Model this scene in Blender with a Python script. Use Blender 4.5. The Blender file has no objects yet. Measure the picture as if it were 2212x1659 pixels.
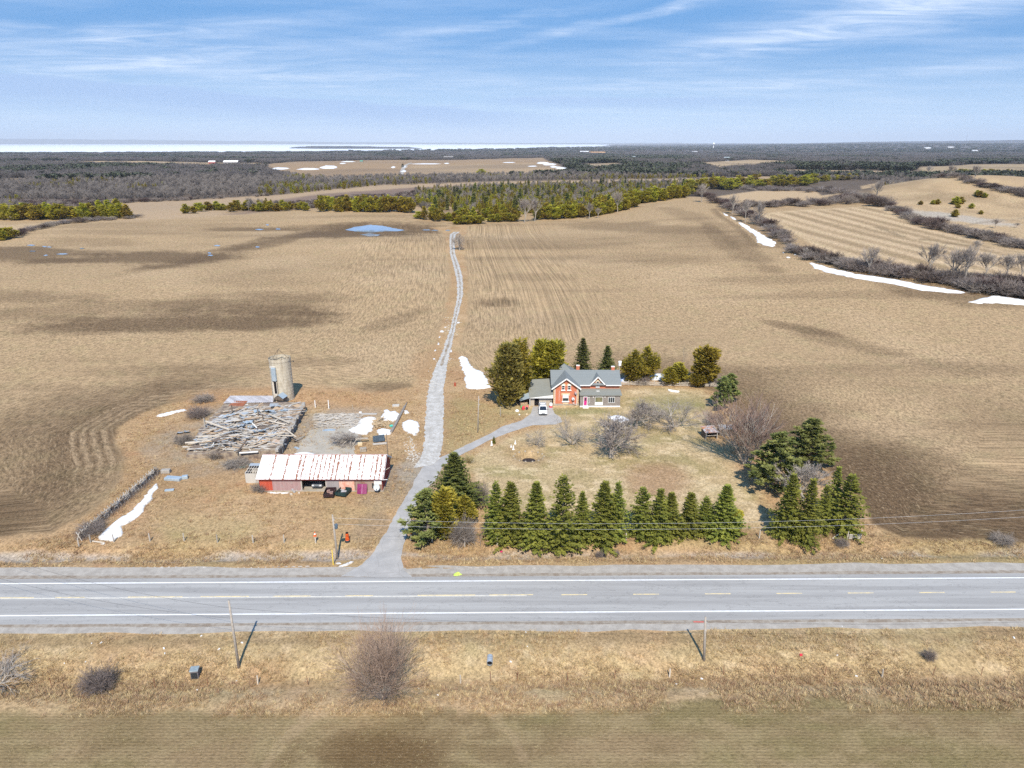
import bpy, bmesh, math, random
import numpy as np
from mathutils import Vector, Matrix
random.seed(7)
SC = bpy.context.scene
COL = SC.collection
R = math.radians
# ---------------------------------------------------------------- camera
H, TH, F, CX, CY = 58.0, R(18.75), 1533.5, 1106.0, 829.5      # F in units of a 2212 px wide picture
cam = bpy.data.cameras.new('camera'); cam_o = bpy.data.objects.new('camera', cam); COL.objects.link(cam_o)
cam_o.location = (0, 0, H); cam_o.rotation_euler = (R(90) - TH, 0, 0)
cam.sensor_width = 36.0; cam.lens = 36.0 * F / 2212.0
cam.clip_start = 1.0; cam.clip_end = 90000.0
SC.camera = cam_o
# ---------------------------------------------------------------- light
SUN_EL, SHADOW_AZ = R(48), R(4)      # shadows run away from the camera, 4 degrees to the left of +Y
sun = bpy.data.lights.new('sun', 'SUN'); sun.energy = 4.6; sun.angle = R(0.53); sun.color = (1.0, 0.925, 0.80)
sun_o = bpy.data.objects.new('sun', sun); COL.objects.link(sun_o)
sd = Vector((math.sin(-SHADOW_AZ) * math.cos(SUN_EL), math.cos(SHADOW_AZ) * math.cos(SUN_EL), -math.sin(SUN_EL)))
sun_o.rotation_euler = sd.to_track_quat('-Z', 'Y').to_euler(); sun_o.location = (0, -100, 200)
W = bpy.data.worlds.new('World'); SC.world = W; W.use_nodes = True
SC.view_settings.view_transform = 'Standard'; SC.view_settings.look = 'None'; SC.view_settings.gamma = 1.0
SC.view_settings.exposure = 0.35
SC.render.resolution_x = 1024; SC.render.resolution_y = 768
SC.cycles.max_bounces = 5; SC.cycles.diffuse_bounces = 2; SC.cycles.glossy_bounces = 2
SC.cycles.transparent_max_bounces = 6; SC.cycles.volume_bounces = 0
SC.cycles.use_denoising = False
SC.cycles.use_adaptive_sampling = True; SC.cycles.adaptive_threshold = 0.01


class NT:
    """tiny node helper"""
    def __init__(s, tree): s.t = tree; s.t.nodes.clear()
    def n(s, typ, ins=None, **kw):
        nd = s.t.nodes.new(typ)
        for k, v in kw.items(): setattr(nd, k, v)
        for k, v in (ins or {}).items(): s.set(nd, k, v)
        return nd
    def set(s, nd, k, v):
        sock = nd.inputs[k]
        if isinstance(v, bpy.types.NodeSocket): s.t.links.new(v, sock)
        elif isinstance(v, bpy.types.Node): s.t.links.new(v.outputs[0], sock)
        else:
            if isinstance(v, (tuple, list)) and len(v) == 3 and sock.type == 'RGBA': v = (*v, 1)
            sock.default_value = v
    def math(s, op, a, b=0.0, c=0.0, clamp=False): return s.n('ShaderNodeMath', {0: a, 1: b, 2: c}, operation=op, use_clamp=clamp).outputs[0]
    def vm(s, op, a, b=(0, 0, 0)): return s.n('ShaderNodeVectorMath', {0: a, 1: b}, operation=op).outputs[0]
    def mix(s, f, a, b, mode='MIX'):
        nd = s.n('ShaderNodeMix', data_type='RGBA', blend_type=mode, clamp_factor=True)
        s.set(nd, 0, f); s.set(nd, 6, a); s.set(nd, 7, b); return nd.outputs[2]
    def noise(s, vec, scale, detail=3, rough=0.55, dist=0.0):
        return s.n('ShaderNodeTexNoise', {'Vector': vec, 'Scale': scale, 'Detail': detail, 'Roughness': rough, 'Distortion': dist}).outputs[0]
    def ramp(s, f, a, b, lo=0.0, hi=1.0):
        return s.n('ShaderNodeMapRange', {0: f, 1: a, 2: b, 3: lo, 4: hi}, interpolation_type='SMOOTHSTEP').outputs[0]
    def obj(s): return s.n('ShaderNodeTexCoord').outputs['Object']
    def attr(s, name, out='Color'): return s.n('ShaderNodeAttribute', attribute_name=name).outputs[out]
    def scl(s, v, x, y, z): return s.vm('MULTIPLY', v, (x, y, z))


# ---- sky with thin high cloud, laid on a plane far above the ground
def build_sky():
    k = NT(W.node_tree)
    sky = k.n('ShaderNodeTexSky', sky_type='NISHITA', sun_disc=False, sun_elevation=SUN_EL, sun_rotation=R(180) - SHADOW_AZ,
              altitude=100.0, air_density=1.0, dust_density=0.6, ozone_density=2.2)
    d = k.n('ShaderNodeTexCoord').outputs['Generated']
    sx = k.n('ShaderNodeSeparateXYZ', {0: d}); X, Y, Z = sx.outputs
    zz = k.math('MAXIMUM', Z, 0.004)
    inv = k.math('DIVIDE', 1.0, k.math('ADD', zz, 0.05))
    P = k.n('ShaderNodeCombineXYZ', {0: k.math('MULTIPLY', X, inv), 1: k.math('MULTIPLY', Y, inv), 2: 0.0}).outputs[0]
    # elevation angle in degrees and azimuth in degrees (0 = +Y, + to the right)
    el = k.math('MULTIPLY', k.math('ARCSINE', Z), 57.2958)
    az = k.math('MULTIPLY', k.math('ARCTAN2', X, Y), 57.2958)
    wob = k.math('MULTIPLY', k.math('SUBTRACT', k.noise(P, 0.5, 3), 0.5), 1.7)
    wob2 = k.math('MULTIPLY', k.math('SUBTRACT', k.noise(k.scl(P, 1.6, 1.0, 1.0), 1.6, 6, .65), 0.5), 1.1)
    W2 = k.math('ADD', wob, wob2)
    def band(e0, slope, thick, a0, a1, soft=6.0, edge=0.0):
        """soft streak: elevation e0 + slope*az (degrees), between azimuths a0..a1"""
        c = k.math('ADD', k.math('MULTIPLY_ADD', az, slope, e0), W2)
        t = k.math('ABSOLUTE', k.math('SUBTRACT', el, c))
        v = k.ramp(t, thick * 1.35, thick * edge, 0, 1)
        m1 = k.ramp(az, a0 - soft, a0 + soft, 0, 1); m2 = k.ramp(az, a1 + soft, a1 - soft, 0, 1)
        return k.math('MULTIPLY', v, k.math('MULTIPLY', m1, m2))
    fib = k.noise(k.n('ShaderNodeMapping', {'Vector': P, 'Rotation': (0, 0, R(-34)), 'Scale': (0.9, 2.2, 1)}).outputs[0], 1.2, 8, 0.62, 1.3)
    fib = k.ramp(fib, 0.28, 0.78, 0.1, .92)
    veil = k.noise(k.n('ShaderNodeMapping', {'Vector': P, 'Rotation': (0, 0, R(-25)), 'Scale': (0.7, 1.6, 1)}).outputs[0], 0.8, 6, 0.6)
    total = k.ramp(veil, 0.42, 0.72, 0.0, 0.24)
    for (e0, sl, th, a0, a1, s_) in ((4.6, 0.125, 1.6, 12, 60, 1.0), (5.6, 0.115, .8, 24, 60, .7), (6.9, 0.19, .42, 0, 16, .75), (8.4, 0.14, .35, -9, 6, .55), (9.0, 0.16, .6, -34, -18, .55), (10.2, .14, .8, -32, -12, .45), (5.9, .03, 1.7, -38, -8, .42),
                                     (4.4, 0.0, .8, -24, 3, .4), (4.1, -0.01, .6, 4, 24, .5), (2.0, .09, .4, 14, 36, .4), (5.0, -.05, .5, -38, -26, .4)):
        b = k.math('MULTIPLY', band(e0, sl, th, a0, a1), k.math('MULTIPLY', fib, s_))
        total = k.math('ADD', total, b)
    total = k.math('MULTIPLY', total, k.ramp(el, 24, 14, 0.3, 1.0))
    total = k.math('MINIMUM', total, 0.85)
    hor = k.ramp(el, 7.2, -0.6, 0.0, 0.9)
    # long flat grey-blue sheet low over the lake, with a ragged upper edge
    edge = k.math('MULTIPLY', k.math('SUBTRACT', k.noise(k.scl(P, 1.0, 1.0, 1), 0.9, 7, 0.68), 0.5), 1.1)
    top = k.math('ADD', k.math('MULTIPLY_ADD', az, -0.055, 2.35), edge)
    dk = k.math('MULTIPLY', k.ramp(k.math('SUBTRACT', top, el), -0.05, 0.25, 0, 1), k.ramp(k.math('SUBTRACT', top, el), 2.6, .5, 0.0, 1.0))
    dk = k.math('MULTIPLY', dk, k.ramp(az, 8, -6, 0, 1.0))
    t2 = k.math('ADD', k.math('MULTIPLY_ADD', az, -0.012, 3.35), k.math('MULTIPLY', edge, .8))
    d2 = k.math('MULTIPLY', k.ramp(k.math('SUBTRACT', t2, el), -0.05, 0.2, 0, 1), k.ramp(k.math('SUBTRACT', t2, el), 1.1, .25, 0.0, .8))
    d2 = k.math('MULTIPLY', d2, k.math('MULTIPLY', k.ramp(az, -3, 1, 0, 1), k.ramp(az, 24, 12, 0, 1)))
    dk = k.math('MAXIMUM', dk, d2)
    base = k.mix(0.75, sky.outputs[0], (1.35, 4.1, 9.0))
    c1 = k.mix(hor, base, (7.0, 9.2, 11.9))
    c2 = k.mix(total, c1, (8.2, 9.6, 12.0))
    c3 = k.mix(dk, c2, (4.5, 6.5, 10.0))
    bg = k.n('ShaderNodeBackground', {'Color': c3, 'Strength': 0.075})
    out = k.n('ShaderNodeOutputWorld'); k.t.links.new(bg.outputs[0], out.inputs[0])
build_sky()

# ---------------------------------------------------------------- materials
MATS = {}
def mat(name, color, rough=0.8, noise=None, spec=0.3, metal=0.0, emit=None, build=None, var=0.0, bump=0.0):
    """noise = (scale, second colour, strength 0..1)"""
    if name in MATS: return MATS[name]
    m = bpy.data.materials.new(name); m.use_nodes = True; MATS[name] = m
    k = NT(m.node_tree)
    out = k.n('ShaderNodeOutputMaterial')
    b = k.n('ShaderNodeBsdfPrincipled', {'Roughness': rough, 'Specular IOR Level': spec, 'Metallic': metal})
    k.t.links.new(b.outputs[0], out.inputs[0])
    c = None
    if build: c = build(k, b)
    elif noise:
        f = k.noise(k.obj(), noise[0], 5, 0.65)
        c = k.mix(k.math('MULTIPLY', k.ramp(f, 0.35, 0.65), noise[2]), color, noise[1])
    if c is None: c = k.n('ShaderNodeRGB').outputs[0]; c.default_value = (*color, 1)
    if var:
        rnd = k.n('ShaderNodeObjectInfo').outputs['Random']
        c = k.n('ShaderNodeHueSaturation', {'Color': c, 'Value': k.math('MULTIPLY_ADD', rnd, var, 1 - var / 2)}).outputs[0]
    k.t.links.new(c, b.inputs['Base Color'])
    if bump:
        bp = k.n('ShaderNodeBump', {'Height': k.noise(k.obj(), bump, 4), 'Strength': 0.5, 'Distance': 0.08})
        k.t.links.new(bp.outputs[0], b.inputs['Normal'])
    return m

def foliage(name, dark, light, trans=0.0, hue=0.025):
    """needle / twig material: per-face attribute 'tint' (0..1) picks between two colours"""
    def bld(k, b):
        t = k.attr('tint', 'Fac')
        rnd = k.n('ShaderNodeObjectInfo').outputs['Random']
        c = k.mix(t, dark, light)
        return k.n('ShaderNodeHueSaturation', {'Color': c, 'Hue': k.math('MULTIPLY_ADD', rnd, hue, 0.5 - hue / 2), 'Value': k.math('MULTIPLY_ADD', rnd, 0.30, 0.85)}).outputs[0]
    m = mat(name, dark, rough=0.75, spec=0.15, build=bld)
    if trans:
        t = m.node_tree; b = [n for n in t.nodes if n.type == 'BSDF_PRINCIPLED'][0]; o = [n for n in t.nodes if n.type == 'OUTPUT_MATERIAL'][0]
        tr = t.nodes.new('ShaderNodeBsdfTranslucent'); mx = t.nodes.new('ShaderNodeMixShader'); mx.inputs[0].default_value = trans
        t.links.new(b.inputs['Base Color'].links[0].from_socket, tr.inputs[0]); t.links.new(b.outputs[0], mx.inputs[1]); t.links.new(tr.outputs[0], mx.inputs[2]); t.links.new(mx.outputs[0], o.inputs[0])
    return m

# ---------------------------------------------------------------- object helpers
def tag(o, label=None, cat=None, group=None, kind=None):
    if label: o['label'] = label
    if cat: o['category'] = cat
    if group: o['group'] = group
    if kind: o['kind'] = kind
    return o
def empty(name, loc, rz=0.0, label=None, cat=None, group=None):
    o = bpy.data.objects.new(name, None); COL.objects.link(o); o.location = loc; o.rotation_euler = (0, 0, rz); o.empty_display_size = 0.3
    return tag(o, label, cat, group)
class MB:
    """collects geometry, becomes ONE mesh object"""
    def __init__(s): s.v = []; s.f = []; s.mi = []; s.t = []
    def add(s, vs, fs, mi=0, tint=0.5):
        o = len(s.v); s.v.extend([tuple(p) for p in vs]); s.f.extend([tuple(i + o for i in f) for f in fs]); s.mi.extend([mi] * len(fs)); s.t.extend([tint] * len(fs)); return s
    def box(s, c, d, rz=0.0, mi=0, rx=0.0, ry=0.0, tint=.5):
        M = Matrix.Translation(c) @ Matrix.Rotation(rz, 4, 'Z') @ Matrix.Rotation(ry, 4, 'Y') @ Matrix.Rotation(rx, 4, 'X')
        x, y, z = d[0] / 2, d[1] / 2, d[2] / 2
        vs = [M @ Vector(p) for p in ((-x, -y, -z), (x, -y, -z), (x, y, -z), (-x, y, -z), (-x, -y, z), (x, -y, z), (x, y, z), (-x, y, z))]
        return s.add(vs, [(0, 3, 2, 1), (4, 5, 6, 7), (0, 1, 5, 4), (1, 2, 6, 5), (2, 3, 7, 6), (3, 0, 4, 7)], mi, tint)
    def bar(s, a, b, w, h=None, mi=0, tint=.5):
        a = Vector(a); b = Vector(b); d = b - a; L = d.length
        if L < 1e-6: return s
        q = d.to_track_quat('X', 'Z').to_matrix().to_4x4(); h = h or w
        M = Matrix.Translation((a + b) / 2) @ q
        x, y, z = L / 2, w / 2, h / 2
        vs = [M @ Vector(p) for p in ((-x, -y, -z), (x, -y, -z), (x, y, -z), (-x, y, -z), (-x, -y, z), (x, -y, z), (x, y, z), (-x, y, z))]
        return s.add(vs, [(0, 3, 2, 1), (4, 5, 6, 7), (0, 1, 5, 4), (1, 2, 6, 5), (2, 3, 7, 6), (3, 0, 4, 7)], mi, tint)
    def tube(s, pts, rad, n=6, mi=0, cap=True, tint=.5):
        pts = [Vector(p) for p in pts]; rings = []; o = len(s.v)
        for i, p in enumerate(pts):
            d = (pts[min(i + 1, len(pts) - 1)] - pts[max(i - 1, 0)]).normalized()
            u = d.orthogonal().normalized() if abs(d.z) < .95 else d.cross(Vector((0, 1, 0))).normalized()
            w = d.cross(u); r = rad[i] if isinstance(rad, (list, tuple)) else rad
            for k in range(n):
                a = 2 * math.pi * k / n; s.v.append(tuple(p + u * (r * math.cos(a)) + w * (r * math.sin(a))))
        for i in range(len(pts) - 1):
            for k in range(n):
                s.f.append((o + i * n + k, o + i * n + (k + 1) % n, o + (i + 1) * n + (k + 1) % n, o + (i + 1) * n + k)); s.mi.append(mi); s.t.append(tint)
        if cap:
            s.f.append(tuple(o + k for k in reversed(range(n)))); s.mi.append(mi); s.t.append(tint)
            s.f.append(tuple(o + (len(pts) - 1) * n + k for k in range(n))); s.mi.append(mi); s.t.append(tint)
        return s
    def lathe(s, prof, n=24, c=(0, 0, 0), mi=0):
        o = len(s.v)
        for r, z in prof:
            for k in range(n):
                a = 2 * math.pi * k / n; s.v.append((c[0] + r * math.cos(a), c[1] + r * math.sin(a), c[2] + z))
        for i in range(len(prof) - 1):
            for k in range(n):
                s.f.append((o + i * n + k, o + i * n + (k + 1) % n, o + (i + 1) * n + (k + 1) % n, o + (i + 1) * n + k)); s.mi.append(mi); s.t.append(.5)
        return s
    def prism(s, poly, z0, z1, mi=0):
        """poly: list of (x, y) counter-clockwise"""
        n = len(poly); vs = [(x, y, z0) for x, y in poly] + [(x, y, z1) for x, y in poly]
        fs = [tuple(range(n, 2 * n)), tuple(reversed(range(n)))] + [(i, (i + 1) % n, n + (i + 1) % n, n + i) for i in range(n)]
        return s.add(vs, fs, mi)
    def xprism(s, prof, x0, x1, mi=0):
        """prof: list of (y, z), extruded along x"""
        n = len(prof); vs = [(x0, y, z) for y, z in prof] + [(x1, y, z) for y, z in prof]
        fs = [tuple(range(n, 2 * n)), tuple(reversed(range(n)))] + [(i, (i + 1) % n, n + (i + 1) % n, n + i) for i in range(n)]
        return s.add(vs, fs, mi)
    def yprism(s, prof, y0, y1, mi=0):
        n = len(prof); vs = [(x, y0, z) for x, z in prof] + [(x, y1, z) for x, z in prof]
        fs = [tuple(reversed(range(n, 2 * n))), tuple(range(n))] + [(i, n + i, n + (i + 1) % n, (i + 1) % n) for i in range(n)]
        return s.add(vs, fs, mi)
    def mesh(s, name, mats, smooth=False, tint=False, fixn=True):
        me = bpy.data.meshes.new(name); me.from_pydata(s.v, [], s.f)
        for m in (mats if isinstance(mats, (list, tuple)) else [mats]): me.materials.append(m)
        me.polygons.foreach_set('material_index', s.mi)
        if smooth: me.polygons.foreach_set('use_smooth', [True] * len(s.f))
        if tint: me.attributes.new('tint', 'FLOAT', 'FACE').data.foreach_set('value', s.t)
        if fixn and len(s.f) < 4000:
            bm = bmesh.new(); bm.from_mesh(me); bmesh.ops.recalc_face_normals(bm, faces=bm.faces); bm.to_mesh(me); bm.free()
        me.update(); return me
    def build(s, name, mats, parent=None, loc=None, bevel=0.0, **kw):
        o = bpy.data.objects.new(name, s.mesh(name, mats, **kw)); COL.objects.link(o)
        if parent: o.parent = parent
        if loc is not None: o.location = loc
        if bevel: m = o.modifiers.new('bevel', 'BEVEL'); m.width = bevel; m.segments = 2; m.limit_method = 'ANGLE'
        return o
def copy_tree(o, parent=None):
    c = o.copy(); COL.objects.link(c)
    if parent: c.parent = parent
    for ch in o.children: copy_tree(ch, c)
    return c

# ---------------------------------------------------------------- terrain height and picking
def ss(a, b, x):
    t = np.clip((x - a) / (b - a), 0, 1); return t * t * (3 - 2 * t)
CRX = [-700, -400, -250, -100, -20, 50, 95, 140, 190, 260, 330, 480]
CRZ = [2.0, 1.5, 2.0, 5.0, 2.0, 2.5, 8.5, 13.5, 12.5, 7.0, 5.0, 5.0]
CRY = [560, 560, 570, 600, 560, 540, 580, 620, 600, 560, 560, 560]
RA = math.tan(R(0.57))
def hgt(x, y):
    x = np.asarray(x, float); y = np.asarray(y, float)
    zc = np.zeros_like(x) + 0.0
    for dx, w in ((-30, .25), (0, .5), (30, .25)):
        zc = zc + w * np.interp(x + dx, CRX, CRZ)
    yc = np.interp(x, CRX, CRY)
    up = ss(170, 1, 0) * 0 + ss(190, yc, y)
    h = zc * up
    far = ss(yc + 10, yc + 300, y)
    h = h * (1 - far) + far * (-6.0)
    h = h - 24.0 * ss(1400, 6000, y)
    g = lambda cx, cy, sx, sy, a: a * np.exp(-((x - cx) / sx) ** 2 - ((y - cy) / sy) ** 2)
    h = h + g(-100, 497, 130, 40, -3.6) + g(-60, 425, 120, 40, 1.6) + g(-260, 430, 110, 34, -2.2) + g(-150, 300, 130, 50, 1.5)
    h = h + g(430, 690, 130, 95, 27) + g(300, 560, 80, 70, 4) + g(560, 560, 140, 120, 10) + g(180, 330, 90, 80, 2.5)
    h = h + g(-400, 2300, 700, 500, 6) + g(300, 2600, 600, 400, 5) + g(900, 1900, 500, 300, 7)
    h = h + (np.sin(x / 61 + 1.3) * np.sin(y / 47 + .4) * 0.35 + np.sin(x / 23 + y / 31) * 0.12) * ss(180, 260, y)
    # far side hills right
    h = h + 62 * ss(9000, 15000, y) * ss(1500, 7000, x - 0.08 * y)
    # roadside ditches
    ry = y - RA * x
    d = lambda c, w, a: a * np.exp(-((ry - c) / w) ** 2)
    h = h + (d(92.5, 1.9, -0.75) + d(66.5, 2.6, -0.9)) * (1 - np.exp(-((x + 16) / 7.0) ** 2) * (ry > 80)) + (ry < 60) * 0
    h = h + g(3.3, 127.3, 2.1, 1.8, -1.6)       # stone-lined pit in the lawn
    return h
def ray(px, py):
    a = (px - CX) / F; b = (CY - py) / F
    return Vector((a, math.cos(TH) + b * math.sin(TH), -math.sin(TH) + b * math.cos(TH)))
def at(px, py, z=None):
    """world point on the ground under a picture position (2212 x 1659)"""
    d = ray(px, py)
    if z is not None:
        t = (z - H) / d.z; return Vector((d.x * t, d.y * t, z))
    ts = np.geomspace(40, 40000, 1500); zz = H + d.z * ts; g = hgt(d.x * ts, d.y * ts)
    idx = np.argmax(zz < g)
    if zz[idx] >= g[idx]: idx = len(ts) - 1
    lo, hi = ts[max(idx - 1, 0)], ts[idx]
    for _ in range(18):
        m = (lo + hi) / 2
        if H + d.z * m < float(hgt(d.x * m, d.y * m)): hi = m
        else: lo = m
    return Vector((d.x * hi, d.y * hi, float(hgt(d.x * hi, d.y * hi))))
def gz(x, y): return float(hgt(x, y))
def height_of(px, pybase, pytop):
    """metres between two picture rows for a thing that stands at (px, pybase)"""
    p = at(px, pybase); d = ray(px, pytop); t = p.y / d.y
    return H + d.z * t - p.z
def mpp(p):
    """metres per picture px at world point"""
    return (p.y * math.cos(TH) + (H - p.z) * math.sin(TH)) / F

# ---------------------------------------------------------------- noise and polygons in numpy
def _h(i, j, s):
    n = (i * 374761393 + j * 668265263 + s * 974634777) & 0xffffffff
    n = ((n ^ (n >> 13)) * 1274126177) & 0xffffffff
    return ((n ^ (n >> 16)) & 0xffff) / 65535.0
def vn(x, y, s=0):
    xi = np.floor(x).astype(np.int64); yi = np.floor(y).astype(np.int64); fx = x - xi; fy = y - yi
    fx = fx * fx * (3 - 2 * fx); fy = fy * fy * (3 - 2 * fy)
    a = _h(xi, yi, s); b = _h(xi + 1, yi, s); c = _h(xi, yi + 1, s); d = _h(xi + 1, yi + 1, s)
    return (a * (1 - fx) + b * fx) * (1 - fy) + (c * (1 - fx) + d * fx) * fy
def fbm(x, y, o=4, s=0):
    r = 0; a = 0.5; t = 0
    for k in range(o): r = r + a * vn(x * 2 ** k, y * 2 ** k, s + k); t += a; a *= 0.55
    return r / t
def sdf(x, y, poly):
    """signed distance, positive inside"""
    P = np.array(poly, float); n = len(P); best = np.full(x.shape, 1e18); ins = np.zeros(x.shape, bool)
    for i in range(n):
        ax, ay = P[i]; bx, by = P[(i + 1) % n]; ex, ey = bx - ax, by - ay
        t = np.clip(((x - ax) * ex + (y - ay) * ey) / (ex * ex + ey * ey + 1e-12), 0, 1)
        best = np.minimum(best, (x - ax - t * ex) ** 2 + (y - ay - t * ey) ** 2)
        c = ((ay > y) != (by > y)); ins ^= c & (x < ex * (y - ay) / (ey if abs(ey) > 1e-12 else 1e-12) + ax)
    return np.where(ins, 1, -1) * np.sqrt(best)
def wp(pts): return [tuple(at(*p)[:2]) for p in pts]
# ================================================================ GROUND
YARD = wp([(-200, 1185), (0, 1160), (110, 1150), (205, 1100), (250, 1045), (268, 990), (250, 955), (243, 925), (300, 892), (360, 872), (480, 850), (640, 838), (800, 848), (890, 835), (925, 780), (945, 720),
           (962, 680), (972, 600), (963, 520), (955, 500), (930, 492), (1010, 488), (1000, 520), (1005, 560), (1015, 620), (1008, 690), (985, 760), (1030, 820), (1120, 810), (1340, 808), (1500, 835), (1560, 850), (1600, 905), (1700, 985),
           (1790, 1010), (1860, 1075), (1880, 1130), (1950, 1160), (2212, 1168), (2500, 1172)]) + [(250, 86), (-250, 86)]
LAWN = wp([(1050, 890), (1100, 868), (1160, 880), (1340, 845), (1380, 832), (1520, 842), (1555, 900), (1555, 960), (1640, 1070), (1650, 1140), (1500, 1130), (1100, 1110), (1040, 1070), (985, 1010), (1040, 975), (1150, 925), (1210, 910)])
LOT = wp([(985, 850), (1065, 870), (1130, 880), (1130, 905), (1060, 935), (990, 975), (960, 975), (965, 900)])
def ell(px, py, rx, ry, slope=0.0):
    c = at(px, py); a = at(px + rx, py - slope * rx); b0 = at(px, py + ry); b1 = at(px, py - ry)
    return c, (a - c), (b1 - b0) / 2
def gmask(x, y, px, py, rx, ry, slope=0.0):
    c, a, b = ell(px, py, rx, ry, slope)
    det = a.x * b.y - a.y * b.x
    u = ((x - c.x) * b.y - (y - c.y) * b.x) / det; v = (a.x * (y - c.y) - a.y * (x - c.x)) / det
    return u * u + v * v
TAN = (.375, .275, .165); STRAW = (.50, .38, .245); DARK = (.125, .085, .05); SOIL = (.19, .135, .082); ROUGH = (.40, .275, .155); ROUGH2 = (.30, .20, .11)
GREEN = (.20, .20, .085); GREY = (.33, .31, .28)
def C3(c): return np.array(c)[None, :]
def paint_ground(x, y):
    """real ground colours for world points"""
    x = np.asarray(x, float); y = np.asarray(y, float)
    n = len(x); col = np.repeat(C3(TAN), n, 0)
    def put(m, c): 
        nonlocal col
        m = np.clip(m, 0, 1)[:, None]; col = col * (1 - m) + C3(c) * m
    n1 = fbm(x / 40, y / 40, 5, 1); n2 = fbm(x / 9, y / 9, 4, 2); n3 = fbm(x / 110, y / 60, 4, 3); n4 = fbm(x / 2.2, y / 2.2, 3, 4)
    rnge = np.hypot(x, y)
    ry = y - RA * x
    # stubble variation: broad bare streaks
    put(ss(.52, .78, n3) * .45, SOIL); put(ss(.5, .75, n1) * .28, STRAW)
    st = fbm(x / 120 + 5, y / 16, 5, 8); put(ss(.55, .8, st) * .42, SOIL)
    # moist dark patches, and a painted shadow left of the lane
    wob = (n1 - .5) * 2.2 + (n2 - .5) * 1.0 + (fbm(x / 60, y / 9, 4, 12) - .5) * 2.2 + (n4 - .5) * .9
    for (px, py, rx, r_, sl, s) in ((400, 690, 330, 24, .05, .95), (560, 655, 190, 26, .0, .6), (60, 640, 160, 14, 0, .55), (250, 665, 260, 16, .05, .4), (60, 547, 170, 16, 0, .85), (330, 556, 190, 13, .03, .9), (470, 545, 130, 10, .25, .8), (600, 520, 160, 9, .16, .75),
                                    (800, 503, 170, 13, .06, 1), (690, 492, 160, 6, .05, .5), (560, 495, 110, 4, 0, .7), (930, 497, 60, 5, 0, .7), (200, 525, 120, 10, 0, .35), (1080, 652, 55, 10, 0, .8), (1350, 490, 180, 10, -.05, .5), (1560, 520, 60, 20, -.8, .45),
                                    (1720, 708, 90, 8, -.18, .75), (1850, 745, 150, 14, -.2, .45), (2050, 790, 160, 18, -.1, .4), (840, 836, 80, 12, 0, .7), (700, 780, 120, 10, .05, .35), (300, 800, 160, 10, .05, .3), (860, 690, 60, 12, .3, .4),  # the strong one left of the lane paints a shadow
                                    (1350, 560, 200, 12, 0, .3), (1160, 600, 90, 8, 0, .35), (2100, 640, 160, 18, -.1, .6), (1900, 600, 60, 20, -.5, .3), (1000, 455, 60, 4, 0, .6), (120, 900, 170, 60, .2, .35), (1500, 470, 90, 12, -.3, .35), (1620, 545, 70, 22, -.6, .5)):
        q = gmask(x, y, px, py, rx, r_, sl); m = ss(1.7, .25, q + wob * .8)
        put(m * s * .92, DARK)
    # dark headland turned round the yard (right) and round the barn lot (left)
    dy = -sdf(x, y, YARD)
    right = ss(10, 40, x); left = ss(-60, -85, x)
    band = ss(34, 6, dy + (n2 - .5) * 14 + (n1 - .5) * 10) * (dy > -1)
    put(band * right * ss(215, 110, y) * .97, DARK); put(band * right * .5, DARK)
    put(band * left * .85, DARK); put(ss(60, 10, dy + (n1 - .5) * 30) * left * ss(150, 90, y) * (dy > 0) * .6, DARK)
    # light wheel rows close to the barn lot corner
    lt = (np.abs(dy - 4) < 4) * left * ss(112, 125, y) * (dy > 0); put(lt * (.5 + .5 * np.sin(dy * 3.2 + n1 * 3)) * .38, STRAW)
    # rough grass of the yard, barn lot and verge
    s = sdf(x, y, YARD) + (n2 - .5) * 3.0 + (n4 - .5) * 1.2
    yard = ss(-.6, .9, s) * (ry > 76); rg = np.repeat(C3(ROUGH), n, 0)
    def mixc(a, m, c): m = np.clip(m, 0, 1)[:, None]; return a * (1 - m) + C3(c) * m
    rg = mixc(rg, ss(.42, .75, n2) * .55, (.50, .37, .23)); rg = mixc(rg, ss(.5, .8, fbm(x / 14, y / 14, 4, 21)) * .6, ROUGH2); rg = mixc(rg, ss(.55, .8, n4) * .35, (.22, .145, .08))
    rg = mixc(rg, ss(.6, .85, fbm(x / 8 + 9, y / 8, 4, 22)) * .5, (.36, .185, .10))
    rg = mixc(rg, ss(.5, .7, fbm(x / 25, y / 10, 3, 23)) * ss(115, 100, y) * .4, (.34, .30, .14))
    yd = yard[:, None]; col = col * (1 - yd) + rg * yd
    # lawn round the house
    s = sdf(x, y, LAWN) + (n2 - .5) * 6; lw = ss(-1.5, 2.5, s)
    lc = np.repeat(C3((.44, .345, .205)), n, 0); lc = mixc(lc, ss(.42, .68, fbm(x / 6, y / 5, 4, 31)) * .75, (.30, .25, .125)); lc = mixc(lc, ss(.52, .7, fbm(x / 2, y / 1.2, 3, 32)) * .7, (.58, .47, .31))
    lc = mixc(lc, ss(1.2, .2, gmask(x, y, 1420, 1035, 90, 45) + (n2 - .5)) * .6, (.30, .18, .11)); lc = mixc(lc, ss(1.2, .2, gmask(x, y, 1450, 870, 110, 25) + (n2 - .5)) * .5, GREEN)
    lc = mixc(lc, ss(1.3, .3, gmask(x, y, 1230, 888, 110, 8)) * .6, GREEN)
    l_ = (lw * yard)[:, None]; col = col * (1 - l_) + lc * l_
    s = sdf(x, y, LOT) + (n2 - .5) * 5; put(ss(-1, 2, s) * .45, (.30, .26, .12))
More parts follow.
